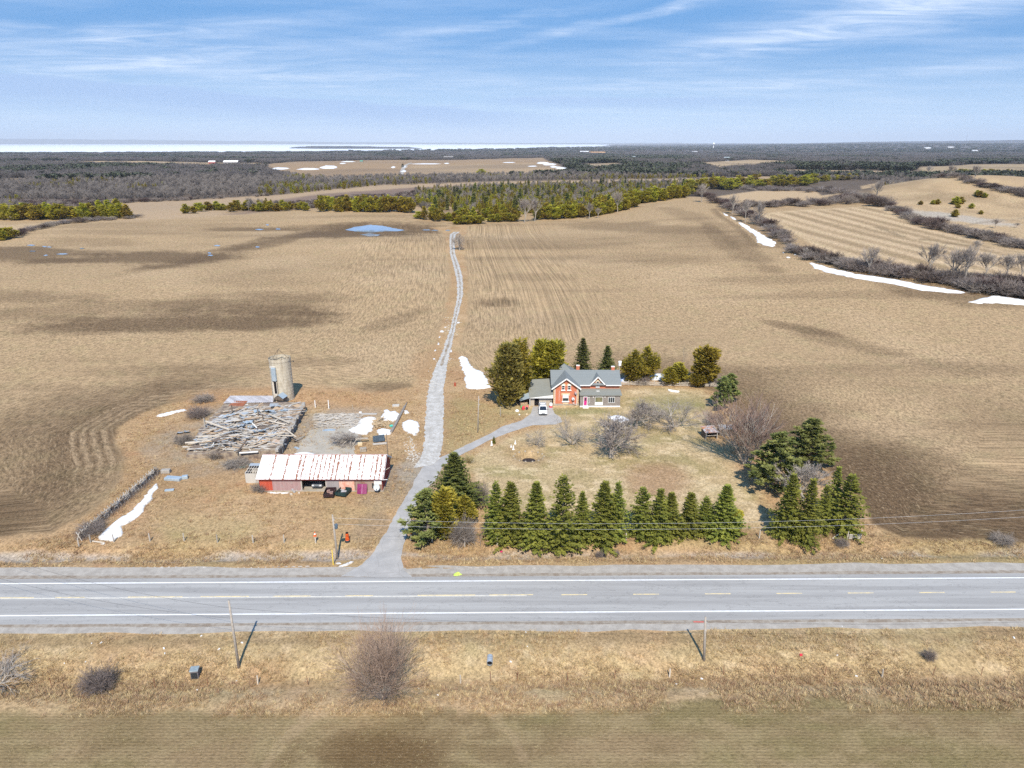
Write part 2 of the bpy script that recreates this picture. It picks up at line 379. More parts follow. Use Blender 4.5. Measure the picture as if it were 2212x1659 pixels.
    # bare dirt: lane verge, junction, concrete pad surroundings
    for (px, py, rx, r_, sl, c, s) in ((870, 1035, 70, 30, 0, (.27, .22, .17), .9), (905, 1010, 45, 35, 0, (.33, .29, .24), .8), (840, 1070, 60, 26, .1, (.30, .24, .16), .6), (690, 935, 70, 45, 0, (.36, .30, .23), .9), (760, 900, 90, 22, 0, (.36, .29, .22), .6),
                                       (800, 1140, 40, 40, .5, (.28, .22, .15), .5), (600, 860, 220, 26, 0, (.42, .25, .13), .5), (1130, 990, 60, 30, 0, (.38, .26, .15), .6), (560, 930, 190, 70, .1, (.30, .26, .21), .7), (950, 800, 60, 60, 0, (.38, .25, .14), .6), (470, 1130, 200, 24, 0, (.44, .32, .19), .4)):
        put(ss(1.5, .35, gmask(x, y, px, py, rx, r_, sl) + (n2 - .5) * 1.6 + (n4 - .5) * .7) * s, c)
    # gravelly grey ditch silt along the north verge
    put(ss(1.6, .3, np.abs(ry - 92.6) / 1.1 + (n2 - .5) * 2.5) * ss(.40, .6, fbm(x / 17, y / 6, 3, 41)) * .8, (.40, .36, .32))
    # south of the road: rough verge then green-brown drilled field with fine rows
    sv = ss(76.5, 74.0, ry) 
    sc = np.repeat(C3((.43, .33, .185)), n, 0); sc = mixc(sc, ss(.4, .7, fbm(x / 7, y / 5, 4, 51)) * .6, (.31, .225, .125)); sc = mixc(sc, ss(.5, .75, fbm(x / 1.7, y / 1.3, 3, 52)) * .5, (.54, .42, .27))
    sc = mixc(sc, ss(.45, .7, fbm(x / 12 + 3, y / 8, 3, 53)) * .5, (.43, .27, .155)); sc = mixc(sc, ss(66, 63.5, ry + (n2 - .5) * 4) * .5, (.45, .32, .195)); sc = mixc(sc, ss(74.8, 72.9, ry - (n4 - .5) * 3) * ss(71.2, 73, ry) * .7, (.24, .175, .10))
    sc = mixc(sc, ss(1.3, .3, np.abs(ry - 66.2) / 1.0 + (n2 - .5) * 1.5) * .45, (.27, .17, .10))
    m = sv[:, None]; col = col * (1 - m) + sc * m
    edge = 61.0 + 1.6 * ss(-5, 25, x) + (n2 - .5) * 2.6 + (n4 - .5) * 1.6; edge = np.where((x > -6) & (x < 14), edge - .6, edge)
    fs = ss(.9, -.8, ry - edge)
    fc = np.repeat(C3((.27, .20, .115)), n, 0); fc = mixc(fc, ss(.38, .66, fbm(x / 10, y / 7, 4, 61)) * .65, (.185, .138, .072)); fc = mixc(fc, ss(.4, .7, fbm(x / 14 + 7, y / 4, 4, 62)) * .55, (.215, .185, .085))
    fc = mixc(fc, ss(.45, .7, fbm(x / 2.5, y / 1.0, 3, 63)) * .5, (.33, .26, .15)); fc = mixc(fc, ss(48, 43, ry + (n1 - .5) * 6) * .5, (.30, .225, .14)); fc = mixc(fc, ss(1.3, .2, gmask(x, y, 830, 1640, 150, 75) + (n2 - .5) * .7) * .8, (.13, .085, .04)); fc = mixc(fc, ss(1.4, .2, gmask(x, y, 350, 1560, 300, 60) + (n2 - .5) * .8) * .3, (.21, .17, .085))
    m = fs[:, None]; col = col * (1 - m) + fc * m
    # bare trodden streaks across the drilled field
    def path(pts, w, c, s):
        P = wp(pts); best = np.full(n, 1e9)
        for (ax, ay), (bx, by) in zip(P[:-1], P[1:]):
            ex, ey = bx - ax, by - ay; t = np.clip(((x - ax) * ex + (y - ay) * ey) / (ex * ex + ey * ey + 1e-9), 0, 1)
            best = np.minimum(best, np.hypot(x - ax - t * ex, y - ay - t * ey))
        put(ss(w * 1.3, w * .4, best + (n2 - .5) * w * 1.3 + (n4 - .5) * w) * s, c)
    path([(700, 1515), (655, 1560), (610, 1600), (575, 1655)], .9, (.40, .30, .19), .4); path([(1045, 1515), (1080, 1560), (1115, 1600), (1130, 1640)], .8, (.40, .30, .19), .28)
    # ------- middle distance
    z_put = lambda poly, c, s, soft, wn=0.0: put(ss(-soft, soft, sdf(x, y, wp(poly)) + (n1 - .5) * wn) * s, c)
    far = rnge > 300
    put(ss(690, 800, rnge + (n1 - .5) * 80) * (y > 0) * .9, (.095, .078, .068))                      # woodland floor, brush
    z_put([(-200, 470), (0, 470), (60, 452), (290, 436), (560, 424), (830, 399), (1106, 391), (1382, 387), (1660, 380), (1700, 386), (1500, 392), (1106, 398), (900, 410), (720, 425), (560, 445), (440, 470), (300, 475)], (.40, .30, .20), .95, 12, 30)
    z_put([(560, 436), (700, 418), (900, 405), (1106, 399), (1400, 394), (1400, 400), (1100, 410), (860, 440), (640, 452), (520, 462)], (.20, .145, .12), .9, 12, 30)
    FIELDS = [([(-100, 348), (300, 348), (560, 352), (560, 358), (400, 359), (120, 352)], (.44, .33, .20)),
              ([(570, 356), (640, 349), (800, 346), (1000, 345), (1100, 342), (1175, 341), (1190, 350), (1235, 372), (1140, 376), (860, 380), (690, 384), (600, 372)], (.33, .235, .145)),
              ([(890, 358), (1150, 352), (1235, 372), (1000, 378), (880, 376)], (.37, .275, .175)),
              ([(1250, 355), (1330, 352), (1345, 358), (1290, 365)], (.40, .31, .2)), ([(1490, 352), (1620, 345), (1700, 348), (1690, 357), (1560, 364), (1520, 358)], (.42, .32, .2)),
              ([(1680, 367), (1880, 369), (1985, 371), (1985, 377), (1800, 377), (1680, 372)], (.50, .38, .24)), ([(1985, 361), (2100, 355), (2400, 353), (2400, 376), (2000, 377)], (.36, .28, .18)),
              ([(-100, 385), (40, 385), (60, 391), (-100, 393)], (.4, .3, .19)), ([(2080, 392), (2400, 388), (2400, 412), (2130, 408)], (.4, .3, .19))]
    global FIELDS_; FIELDS_ = FIELDS
    for poly, c in FIELDS:
        wq = wp(poly); sd_ = np.maximum(sdf(x, y, wq), sdf(x * 1.04, y * 1.04, wq)); put(ss(-14, 14, sd_ + (n1 - .5) * 25) * .97, c)
    z_put([(-100, 486), (0, 486), (150, 480), (155, 484), (60, 497), (0, 510), (-100, 520)], (.44, .335, .21), .9, 3, 4)
    # striped field and pasture hill on the right
    STR = [(1640, 463), (1700, 456), (1850, 447), (1905, 447), (1945, 470), (2040, 497), (2150, 520), (2330, 548), (2330, 625), (2100, 590), (1980, 585), (1860, 570), (1760, 530), (1690, 490)]
    s = sdf(x, y, wp(STR)); m = ss(-2, 2, s)
    A = at(1700, 470); B = at(2150, 575); dx, dyy = (B - A).x, (B - A).y; L = math.hypot(dx, dyy); nx, ny = -dyy / L, dx / L
    cross = (x - A.x) * nx + (y - A.y) * ny; al = ((x - A.x) * dx + (y - A.y) * dyy) / L
    cross = cross + 8 * np.sin(al / 110)
    sw = np.sin(cross * .40 + .8 * (n1 - .5)) * .75 + .35 * np.sin(cross * .17 + 2) + (n2 - .5) * .6
    put(m, (.40, .30, .19)); put(m * ss(-.1, .7, sw) * .8, (.52, .405, .27)); put(m * ss(.1, -.8, sw + (n1 - .5)) * .6, (.23, .17, .10)); put(m * ss(7, 3, s) * .7, (.50, .39, .25))
    z_put([(1545, 425), (1640, 412), (1760, 412), (1830, 418), (1790, 424), (1640, 438), (1560, 437)], (.50, .375, .235), .9, 3, 4)
    HILL = [(1860, 402), (1930, 388), (2050, 381), (2140, 384), (2212, 400), (2400, 430), (2400, 620), (2200, 560), (2060, 497), (1960, 455), (1890, 425)]
    s = sdf(x, y, wp(HILL)); m = ss(-3, 3, s); put(m, (.42, .315, .195)); put(m * ss(.45, .7, n1) * .6, (.29, .215, .135)); put(m * ss(.5, .7, fbm(x / 15, y / 15, 3, 71)) * .4, (.50, .39, .25))
    put(m * ss(1.4, .4, gmask(x, y, 2060, 470, 140, 9, -.12) + (n2 - .5) * 1.6) * .75, (.40, .385, .36)); put(m * ss(1.4, .4, gmask(x, y, 2040, 425, 90, 9) + (n2 - .5) * 1.2) * .4, (.24, .18, .11))
    path([(2010, 492), (2080, 487), (2140, 478), (2230, 470)], 2.2, (.25, .2, .15), .6); path([(1900, 492), (1945, 510), (2080, 530), (2212, 545)], 3.0, (.20, .15, .09), .75)
    # pond rims and wet ground handled by the dark patches; bright snow-side damp edge
    put(ss(7, 2, np.abs(sdf(x, y, wp(SNOW_EDGE)) )) * (sdf(x, y, wp(SNOW_EDGE)) < 0) * .55, DARK)
    # far plain mottling
    fp = ss(900, 1300, rnge); put(fp * ss(.5, .7, fbm(x / 300, y / 300, 3, 81)) * .35, (.12, .10, .09)); put(ss(6500, 8000, rnge) * .8, (.10, .095, .10))
    return np.clip(col, 0.02, .8)
SNOW_EDGE = [(1548, 452), (1590, 475), (1640, 500), (1672, 522), (1676, 533), (1640, 530), (1600, 490), (1560, 465)]

def build_ground():
    # polar sheet round the camera foot: fine where the picture looks, coarse elsewhere, out past the horizon
    az = np.concatenate([np.linspace(-180, -60, 40, endpoint=False), np.linspace(-60, -40, 60, endpoint=False), np.linspace(-40, 40, 1040, endpoint=False), np.linspace(40, 60, 60, endpoint=False), np.linspace(60, 180, 40, endpoint=False)])
    dep = np.concatenate([np.linspace(52, 50, 3), np.linspace(49.8, 6.5, 420), np.linspace(6.42, 1.5, 100), np.linspace(1.45, .1, 46)])
    rad = np.concatenate([[1.0, 20.0], 58.0 / np.tan(np.radians(dep)), [45000.0, 70000.0]])
    A, Rr = np.meshgrid(np.radians(az), rad); x = (Rr * np.sin(A)).ravel(); y = (Rr * np.cos(A)).ravel(); z = hgt(x, y)
    ry = y - RA * x
    z = z - 0.06 * ((ry > 74.0) & (ry < 88.3))
    nr, nc = A.shape; idx = np.arange(nr * nc).reshape(nr, nc)
    a = idx[:-1, :]; b = idx[1:, :]; a2 = np.roll(a, -1, 1); b2 = np.roll(b, -1, 1)
    quads = np.stack([a, a2, b2, b], -1).reshape(-1, 4)
    me = bpy.data.meshes.new('ground'); me.vertices.add(nr * nc); me.vertices.foreach_set('co', np.stack([x, y, z], -1).ravel())
    me.loops.add(len(quads) * 4); me.loops.foreach_set('vertex_index', quads[:, ::-1].ravel().astype(np.int32))
    me.polygons.add(len(quads)); me.polygons.foreach_set('loop_start', np.arange(0, len(quads) * 4, 4, dtype=np.int32)); me.polygons.foreach_set('loop_total', np.full(len(quads), 4, np.int32))
    me.polygons.foreach_set('use_smooth', np.ones(len(quads), bool))
    col = np.ones((nr * nc, 4)); vis = (y > 20) & (np.abs(np.degrees(np.arctan2(x, y))) < 61)
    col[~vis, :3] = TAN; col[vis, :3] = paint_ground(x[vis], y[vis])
    ca = me.attributes.new('col', 'FLOAT_COLOR', 'POINT'); ca.data.foreach_set('color', col.ravel())
    dyd = sdf(x, y, YARD); 
    # row pattern: x = across the rows (m), y = along, z = how strongly the field wraps round the yard
    wrap = ss(70, 35, -dyd) * (dyd < 0)
    rw = np.stack([-dyd, np.degrees(np.arctan2(x - 20, y - 130)) * 1.2, wrap], -1)
    me.attributes.new('rows', 'FLOAT_VECTOR', 'POINT').data.foreach_set('vector', rw.ravel())
    south = (ry < 61.5).astype(float); stub = ss(1, -2, dyd) * (ry > 90) * (np.hypot(x, y) < 720); hay = 1 - np.clip(south + stub, 0, 1)
    tx = np.stack([stub, south, hay, np.ones_like(hay)], -1)
    me.attributes.new('kinds', 'FLOAT_COLOR', 'POINT').data.foreach_set('color', tx.ravel())
    me.update(); me.validate()
    m = bpy.data.materials.new('ground'); m.use_nodes = True; k = NT(m.node_tree)
    out = k.n('ShaderNodeOutputMaterial'); b = k.n('ShaderNodeBsdfPrincipled', {'Roughness': 0.95, 'Specular IOR Level': 0.1}); k.t.links.new(b.outputs[0], out.inputs[0])
    c = k.attr('col'); P = k.obj(); rows = k.attr('rows', 'Vector'); kd = k.n('ShaderNodeSeparateColor', {0: k.attr('kinds')}); stub, south, hay = kd.outputs[0], kd.outputs[1], kd.outputs[2]
    rs = k.n('ShaderNodeSeparateXYZ', {0: rows}); wrapf = rs.outputs[2]
    flat = k.scl(P, 1, 1, 0)
    wr = k.n('ShaderNodeCombineXYZ', {0: rs.outputs[0], 1: rs.outputs[1], 2: 0.0}).outputs[0]
    # corn stubble: straw flecks drawn out along the drill rows
    f1 = k.noise(k.scl(flat, 1.0, .55, 1), 1.1, 5, .8, .4)
    f2 = k.noise(k.scl(wr, 1.3, .8, 1), 1.1, 5, .8, .3)
    fl = k.n('ShaderNodeMix', {0: wrapf, 2: f1, 3: f2}, data_type='FLOAT').outputs[0]
    r1 = k.noise(k.scl(flat, .55, .03, 1), 1.0, 3, .6); r2 = k.noise(k.scl(wr, .8, .035, 1), 1.0, 3, .7)
    rowf = k.n('ShaderNodeMix', {0: wrapf, 2: r1, 3: r2}, data_type='FLOAT').outputs[0]
    mid = k.noise(flat, .35, 4, .65)
    fine = k.noise(k.scl(flat, 1.0, .6, 1), 2.6, 3, .8)
    fth = k.ramp(k.math('ADD', k.math('MULTIPLY', fl, .5), k.math('MULTIPLY', fine, .5)), .43, .58, -.42, .50)
    sv = k.math('ADD', k.math('ADD', fth, k.math('MULTIPLY', k.math('SUBTRACT', fl, .5), 1.6)), k.math('MULTIPLY', k.math('SUBTRACT', rowf, .5), k.math('MULTIPLY_ADD', wrapf, .12, .08)))
    sv = k.math('ADD', sv, k.math('MULTIPLY', k.math('SUBTRACT', mid, .5), .8))
    stubv = k.math('MULTIPLY_ADD', sv, .66, 1.0)
    # drilled rows of the near field
    w = k.n('ShaderNodeTexWave', {'Vector': P, 'Scale': 0.75, 'Distortion': 2.2, 'Detail': 4.0, 'Detail Scale': 2.4}, bands_direction='Y').outputs[1]
    sn = k.noise(k.scl(flat, .6, 2.2, 1), 3.2, 4, .8)
    southv = k.math('ADD', k.math('MULTIPLY_ADD', k.math('SUBTRACT', w, .5), .22, .92), k.math('MULTIPLY', k.math('SUBTRACT', sn, .5), 2.4))
    # matted grass
    hn = k.noise(flat, 1.6, 6, .75, 1.2); hn2 = k.noise(k.scl(flat, 1, 2.2, 1), 5.0, 3, .7, .6)
    hn3 = k.noise(k.scl(flat, 1, .8, 1), 2.6, 3, .8, .8)
    hayv = k.math('ADD', k.math('ADD', k.math('MULTIPLY_ADD', k.math('SUBTRACT', hn, .5), 1.9, 1.0), k.math('MULTIPLY', k.math('SUBTRACT', hn2, .5), 1.2)), k.ramp(hn3, .40, .60, -.20, .20))
    tot = k.math('ADD', k.math('ADD', k.math('MULTIPLY', stubv, stub), k.math('MULTIPLY', southv, south)), k.math('MULTIPLY', hayv, hay))
    tot = k.math('MAXIMUM', tot, .25)
    g1 = k.noise(k.scl(flat, 1.6, .9, 1), 1.5, 3, .7, .5); g2 = k.noise(k.scl(wr, 2.6, .55, 1), 1.2, 3, .7, .6); gm = k.n('ShaderNodeMix', {0: wrapf, 2: g1, 3: g2}, data_type='FLOAT').outputs[0]
    fleck = k.math('MULTIPLY', k.ramp(gm, .56, .66, 0, .45), stub); fs2 = k.math('MULTIPLY', k.ramp(k.noise(k.scl(flat, 2.0, 4.0, 1), 2.2, 3, .75), .56, .68, 0, .45), south); fleck = k.math('ADD', fleck, fs2)
    cc = k.n('ShaderNodeVectorMath', {0: c, 3: tot}, operation='SCALE').outputs[0]
    cc = k.mix(fleck, cc, (.50, .385, .25))
    cc = k.vm('MULTIPLY', cc, (.965, .912, .86))
    hue = k.mix(k.ramp(k.noise(flat, .13, 3), .45, .7, 0, .35), cc, k.vm('MULTIPLY', cc, (.93, 1.04, .95)))
    k.t.links.new(hue, b.inputs['Base Color'])
    bp = k.n('ShaderNodeBump', {'Height': k.math('ADD', fl, k.math('MULTIPLY', hn, .8)), 'Strength': .35, 'Distance': .15}); k.t.links.new(bp.outputs[0], b.inputs['Normal'])
    me.materials.append(m)
    o = bpy.data.objects.new('ground', me); COL.objects.link(o); tag(o, kind='structure')
build_ground()

# ---------------------------------------------------------------- draped sheets
def sheet(name, pts2, mats, dz=.05, step=2.0, parent=None, solid=0.0, jag=0.0, seed=1, kind='structure', world=False, edge=None):
    """polygon (picture or world points) laid over the terrain as a dense mesh; solid = thickness in the middle (snow)"""
    P = pts2 if world else wp(pts2)
    if edge: P = edge(P)
    else:
        Q = []; rs = np.random.RandomState(seed)
        for i in range(len(P)):
            a, b = P[i], P[(i + 1) % len(P)]; L = math.hypot(b[0] - a[0], b[1] - a[1]); n = max(1, int(L / step))
            for j in range(n):
                t = j / n; x = a[0] + (b[0] - a[0]) * t; y = a[1] + (b[1] - a[1]) * t
                jx, jy = rs.uniform(-jag, jag, 2) if jag else (0, 0)
                Q.append((x + jx, y + jy))
        P = Q
    bm = bmesh.new(); vs = [bm.verts.new((x, y, 0)) for x, y in P]
    for i in range(len(vs)):
        bm.edges.new((vs[i], vs[(i + 1) % len(vs)]))
    bmesh.ops.triangle_fill(bm, use_beauty=True, edges=bm.edges[:])
    # cut by a grid so that it follows the terrain
    xs = [p[0] for p in P]; ys = [p[1] for p in P]
    g = max(step, max(max(xs) - min(xs), max(ys) - min(ys)) / 60)
    x = min(xs) + g
    while x < max(xs): bmesh.ops.bisect_plane(bm, geom=bm.verts[:] + bm.edges[:] + bm.faces[:], plane_co=(x, 0, 0), plane_no=(1, 0, 0)); x += g
    y = min(ys) + g
    while y < max(ys): bmesh.ops.bisect_plane(bm, geom=bm.verts[:] + bm.edges[:] + bm.faces[:], plane_co=(0, y, 0), plane_no=(0, 1, 0)); y += g
    bmesh.ops.triangulate(bm, faces=bm.faces[:])
    co = np.array([v.co[:] for v in bm.verts]); zz = hgt(co[:, 0], co[:, 1]) + dz
    if solid:
        d = np.abs(sdf(co[:, 0], co[:, 1], P)); zz += solid * np.sqrt(np.clip(d / (solid * 6), 0, 1)) - dz * (d < 1e-3) * 2 + (fbm(co[:, 0] / 1.5, co[:, 1] / 1.5, 3, 5) - .5) * solid * .5 * (d > 1e-3)
    el_ = np.clip(d / .9, 0, 1) if solid else None
    for v, z in zip(bm.verts, zz): v.co.z = z
    for f in bm.faces:
        if f.normal.z < 0: f.normal_flip()
        f.smooth = True
    me = bpy.data.meshes.new(name); bm.to_mesh(me); bm.free(); me.materials.append(mats)
    if solid: me.attributes.new('edge', 'FLOAT', 'POINT').data.foreach_set('value', el_)
    o = bpy.data.objects.new(name, me); COL.objects.link(o)
    if parent: o.parent = parent
    elif kind: o['kind'] = kind
    return o
def asphalt(k, b):
    P = k.obj(); y = k.scl(P, .03, 1.0, 0)
    streak = k.noise(y, .9, 4, .6); f = k.noise(P, 6, 4, .7)
    c = k.mix(k.ramp(streak, .35, .65), (.315, .305, .295), (.41, .40, .385))
    c = k.mix(k.math('MULTIPLY', k.ramp(f, .3, .7), .3), c, (.26, .25, .24)); cn = k.math('ABSOLUTE', k.math('SUBTRACT', k.noise(k.scl(P, .12, .35, 0), 1.3, 6, .6), .5))
    return k.mix(k.ramp(cn, .006, .001, 0, .45), c, (.12, .115, .11))
def old_asphalt(k, b):
    P = k.obj(); f = k.noise(P, .5, 5, .65); f2 = k.noise(P, 4, 4, .7); cr = k.n('ShaderNodeTexVoronoi', {'Vector': P, 'Scale': .35}, feature='DISTANCE_TO_EDGE').outputs[0]
    c = k.mix(k.ramp(f, .35, .7), (.36, .345, .33), (.44, .42, .40)); c = k.mix(k.math('MULTIPLY', k.ramp(f2, .4, .8), .4), c, (.26, .245, .23))
    return k.mix(k.ramp(cr, .02, .0, 0, .35), c, (.2, .18, .16))
def gravel(k, b):
    P = k.obj(); f = k.noise(P, .8, 6, .7); f2 = k.noise(P, 7, 3, .7); c = k.mix(k.ramp(f, .35, .65), (.33, .30, .265), (.44, .405, .36))
    return k.mix(k.math('MULTIPLY', k.ramp(f2, .4, .75), .5), c, (.24, .20, .16))
M_ASPH = mat('asphalt', (.3, .3, .3), .9, build=asphalt); M_OLD = mat('old_asphalt', (.3, .3, .3), .9, build=old_asphalt); M_GRAV = mat('gravel', (.4, .4, .4), .95, build=gravel)
def track_mat(k, b):
    P = k.obj(); f = k.noise(P, .6, 6, .7); f2 = k.noise(P, 3, 3, .7); c = k.mix(k.ramp(f, .35, .65), (.40, .385, .36), (.58, .565, .54))
    return k.mix(k.math('MULTIPLY', k.ramp(f2, .4, .7), .6), c, (.30, .24, .17))
M_TRACK = mat('track_gravel', (.4, .4, .4), .95, build=track_mat)
def paint_mat(c, worn):
    def f(k, b):
        P = k.obj(); n = k.noise(P, 1.4, 5, .75); return k.mix(k.ramp(n, .38, .6, worn, 0), c, (.38, .38, .38))
    return f
M_WHITE = mat('road_paint_white', (.8, .8, .8), .6, build=paint_mat((.86, .86, .86), .3)); M_YELLOW = mat('road_paint_yellow', (.8, .7, .4), .6, build=paint_mat((.78, .62, .33), .6))
M_FADED = mat('faded_line', (.8, .7, .4), .6, build=paint_mat((.66, .62, .54), .55))
def strip(name, y0, y1, z, m, parent=None, x0=-400, x1=400, kind='structure', rag=0.0, thick=.05):
    mb = MB(); n = 200
    vs = []
    for i in range(n + 1):
        x = x0 + (x1 - x0) * i / n; r0 = (vn(np.array([x * 1.7]), np.array([1.]), 3)[0] - .5) * rag; r1 = (vn(np.array([x * 1.7]), np.array([9.]), 3)[0] - .5) * rag
        vs += [(x, y0 + RA * x + r0, z), (x, y1 + RA * x + r1, z), (x, y0 + RA * x + r0, z - thick), (x, y1 + RA * x + r1, z - thick)]
    fs = []
    for i in range(n):
        a = i * 4; b = a + 4; fs += [(a, b, b + 1, a + 1), (a + 2, b + 2, b, a), (a + 1, b + 1, b + 3, a + 3)]
    mb.add(vs, fs); o = mb.build(name, m, parent, fixn=False)
    if not parent: o['kind'] = kind
    return o
strip('gravel_shoulder', 74.5, 89.0, -.006, M_GRAV, rag=.7, x0=-500, x1=500, thick=.12)
strip('dirt_edge', 86.2, 87.0, .004, mat('dirt_edge', (.24, .19, .145), .95, noise=(1.2, (.36, .32, .27), .9)), rag=.35, x0=-500, x1=500, thick=.014); strip('dirt_edge', 75.7, 76.4, .004, MATS['dirt_edge'], rag=.35, x0=-500, x1=500, thick=.014)
hw = strip('highway', 76.3, 86.3, .012, M_ASPH, x0=-500, x1=500, thick=.018)
strip('edge_line', 85.1, 85.32, .017, M_WHITE, hw, thick=.004); strip('edge_line', 78.0, 78.22, .017, M_WHITE, hw, thick=.004)
cl = strip('centre_line', 81.64, 81.90, .0165, M_FADED, hw, x0=-400, x1=2, thick=.004)
d = MB(); random.seed(3); U_ = random.uniform
for i in range(-30, 22):
    x = 26.2 + i * 9.75
    if x < -3: xs = [(x, x + U_(3.6, 8.5))]
    else: xs = [(x, x + 3.5)]
    for a, b in xs:
        y = 81.88 if x > 0 else 81.93
        d.add([(a, y + RA * a - .10, .0205), (b, y + RA * b - .10, .0205), (b, y + RA * b + .10, .0205), (a, y + RA * a + .10, .0205)], [(0, 1, 2, 3)])
d.build('centre_dashes', M_YELLOW, hw, fixn=False)
# driveway
DRV = [(735, 1246), (741, 1243), (782, 1220), (804, 1198), (818, 1174), (834, 1150), (854, 1112), (874, 1078), (890, 1052), (896, 1035), (911, 1012), (940, 994), (976, 977), (1006, 962), (1051, 941), (1086, 921), (1126, 909), (1147, 894), (1151, 878),
       (1193, 878), (1196, 891), (1211, 903), (1214, 912), (1201, 917), (1151, 919), (1126, 926), (1088, 939), (1051, 954), (1037, 962), (983, 989), (955, 1010), (938, 1040), (913, 1062), (900, 1095), (890, 1124), (876, 1164), (868, 1190), (866, 1210), (872, 1230), (890, 1245), (891, 1247)]
sheet('driveway', DRV, M_OLD, dz=.03, step=.8, jag=.1)
# farm track: gravel lane running north, with a worn strip in the middle
LL = [(895, 1012), (912, 985), (917, 950), (919, 900), (922, 860), (929, 825), (942, 790), (954, 764), (964, 735), (972, 713), (979, 683), (984, 660), (988, 636), (987, 610), (984, 594), (979, 573), (972, 547), (971, 524), (972, 506), (980, 501)]
LR = [(940, 1003), (950, 990), (957, 950), (958, 900), (958, 860), (960, 825), (966, 790), (972, 764), (978, 735), (983, 713), (989, 683), (995, 660), (1000, 636), (1000, 610), (998, 594), (992, 573), (983, 547), (982, 524), (985, 506), (994, 501)]
sheet('farm_track', LL + LR[::-1], M_TRACK, dz=.05, step=.8, jag=.22)
mid = [((a[0] * .62 + b[0] * .38), (a[1] + b[1]) / 2) for a, b in zip(LL, LR)][6:]; mid2 = [((a[0] * .38 + b[0] * .62), (a[1] + b[1]) / 2) for a, b in zip(LL, LR)][6:]
sheet('track_median', mid + mid2[::-1], mat('median_dirt', (.26, .19, .12), .95, noise=(.4, (.44, .40, .35), .8)), dz=.085, step=2, jag=.25)
# concrete pad in the barn yard
def conc(k, b):
    P = k.obj(); f = k.noise(P, .35, 6, .65); f2 = k.noise(P, 3, 4, .7); c = k.mix(k.ramp(f, .35, .7), (.36, .325, .27), (.46, .415, .35)); return k.mix(k.math('MULTIPLY', k.ramp(f2, .45, .75), .4), c, (.30, .25, .19))
M_CONC = mat('worn_concrete', (.4, .4, .4), .95, build=conc)
sheet('concrete_pad', [(640, 985), (648, 962), (657, 948), (672, 930), (690, 921), (702, 925), (718, 914), (737, 921), (752, 918), (766, 932), (778, 950), (765, 968), (768, 985)], M_CONC, dz=.05, step=.8, jag=.4)

# ---------------------------------------------------------------- snow, ponds, lake
def snow_b(k, b):
    f = k.noise(k.obj(), .8, 4); return k.mix(k.math('MULTIPLY', k.ramp(f, .5, .8), .25), (.80, .81, .83), (.56, .56, .57)) if False else k.mix(k.ramp(k.math('ADD', k.attr('edge', 'Fac'), k.math('MULTIPLY', k.math('SUBTRACT', k.noise(k.obj(), 2.5, 4, .7), .5), 1.2)), .45, .0, 0, .8), k.mix(k.math('MULTIPLY', k.ramp(f, .5, .8), .3), (.80, .81, .83), (.52, .52, .53)), (.40, .34, .27))
M_SNOW = mat('snow', (.85, .87, .9), .7, build=snow_b)
def snow(pts, label, solid=.22, jag=.35, step=1.0, seed=1, group='patches of old snow'):
    o = sheet('snow_patch', pts, M_SNOW, dz=.06, step=step, solid=solid, jag=jag, seed=seed, kind=None)
    return tag(o, label, 'snow patch', group)
snow([(215, 1168), (212, 1160), (228, 1142), (255, 1122), (285, 1103), (305, 1080), (325, 1055), (341, 1042), (343, 1055), (331, 1066), (331, 1077), (320, 1087), (308, 1108), (289, 1125), (264, 1138), (268, 1150), (262, 1158), (245, 1170)], 'long white snow drift below the leaning rail fence', .25, .15, .7)
snow([(991, 772), (1002, 768), (1012, 775), (1017, 790), (1028, 797), (1045, 806), (1055, 822), (1063, 838), (1030, 842), (1008, 840), (1001, 822), (1005, 812), (996, 795)], 'big snow patch right of the gravel farm track', .3, .3)
snow([(868, 914), (884, 906), (905, 912), (907, 928), (898, 943), (885, 936), (870, 928)], 'snow patch between the grey beam and the gravel track', .2, .2, .6)
snow([(871, 885), (882, 887), (886, 893), (874, 896)], 'tiny snow scrap beside the top of the grey beam', .15, .1, .5)
snow([(830, 886), (840, 884), (844, 890), (856, 888), (864, 896), (858, 908), (846, 912), (832, 910), (818, 906), (826, 896)], 'snow on the brush heap beside the grey beam', .2, .2, .5)
snow([(750, 930), (770, 920), (778, 906), (796, 900), (820, 904), (812, 918), (804, 930), (790, 940), (765, 938)], 'snow on the left side of the brush heap', .2, .2, .5)
snow([(812, 930), (826, 925), (850, 930), (845, 938), (820, 944)], 'narrow snow below the scattered sticks by the beam', .18, .15, .5)
snow([(1312, 900), (1330, 897), (1350, 900), (1362, 908), (1348, 914), (1325, 912)], 'snow patch on the lawn behind the bare yard trees', .15, .3, .5)
snow([(1568, 461), (1578, 466), (1592, 478), (1600, 486)][:0] + [(1560, 458), (1572, 464), (1574, 467), (1566, 466)], 'small far snow bit at the top of the hedgerow', .3, .3, 1.5)
snow([(1575, 466), (1588, 471), (1592, 476), (1583, 474)], 'second small far snow bit down the hedgerow', .3, .3, 1.5)
snow([(1592, 478), (1610, 484), (1625, 494), (1650, 508), (1676, 524), (1674, 534), (1655, 531), (1636, 524), (1633, 511), (1615, 497), (1598, 485)], 'long snow strip on the field edge beside the upper hedgerow', .4, .6, 2)
snow([(1742, 566), (1760, 568), (1790, 578), (1850, 592), (1900, 599), (1945, 606), (2000, 617), (2080, 630), (2092, 633), (2060, 634), (1990, 628), (1955, 620), (1930, 614), (1860, 604), (1800, 592), (1760, 580)], 'very long curved snow strip along the right hedgerow', .4, .7, 2)
snow([(2088, 653), (2110, 648), (2150, 638), (2190, 645), (2240, 652), (2240, 662), (2150, 655), (2110, 656)], 'snow patch at the right edge below the hedgerow', .35, .6, 1.5)
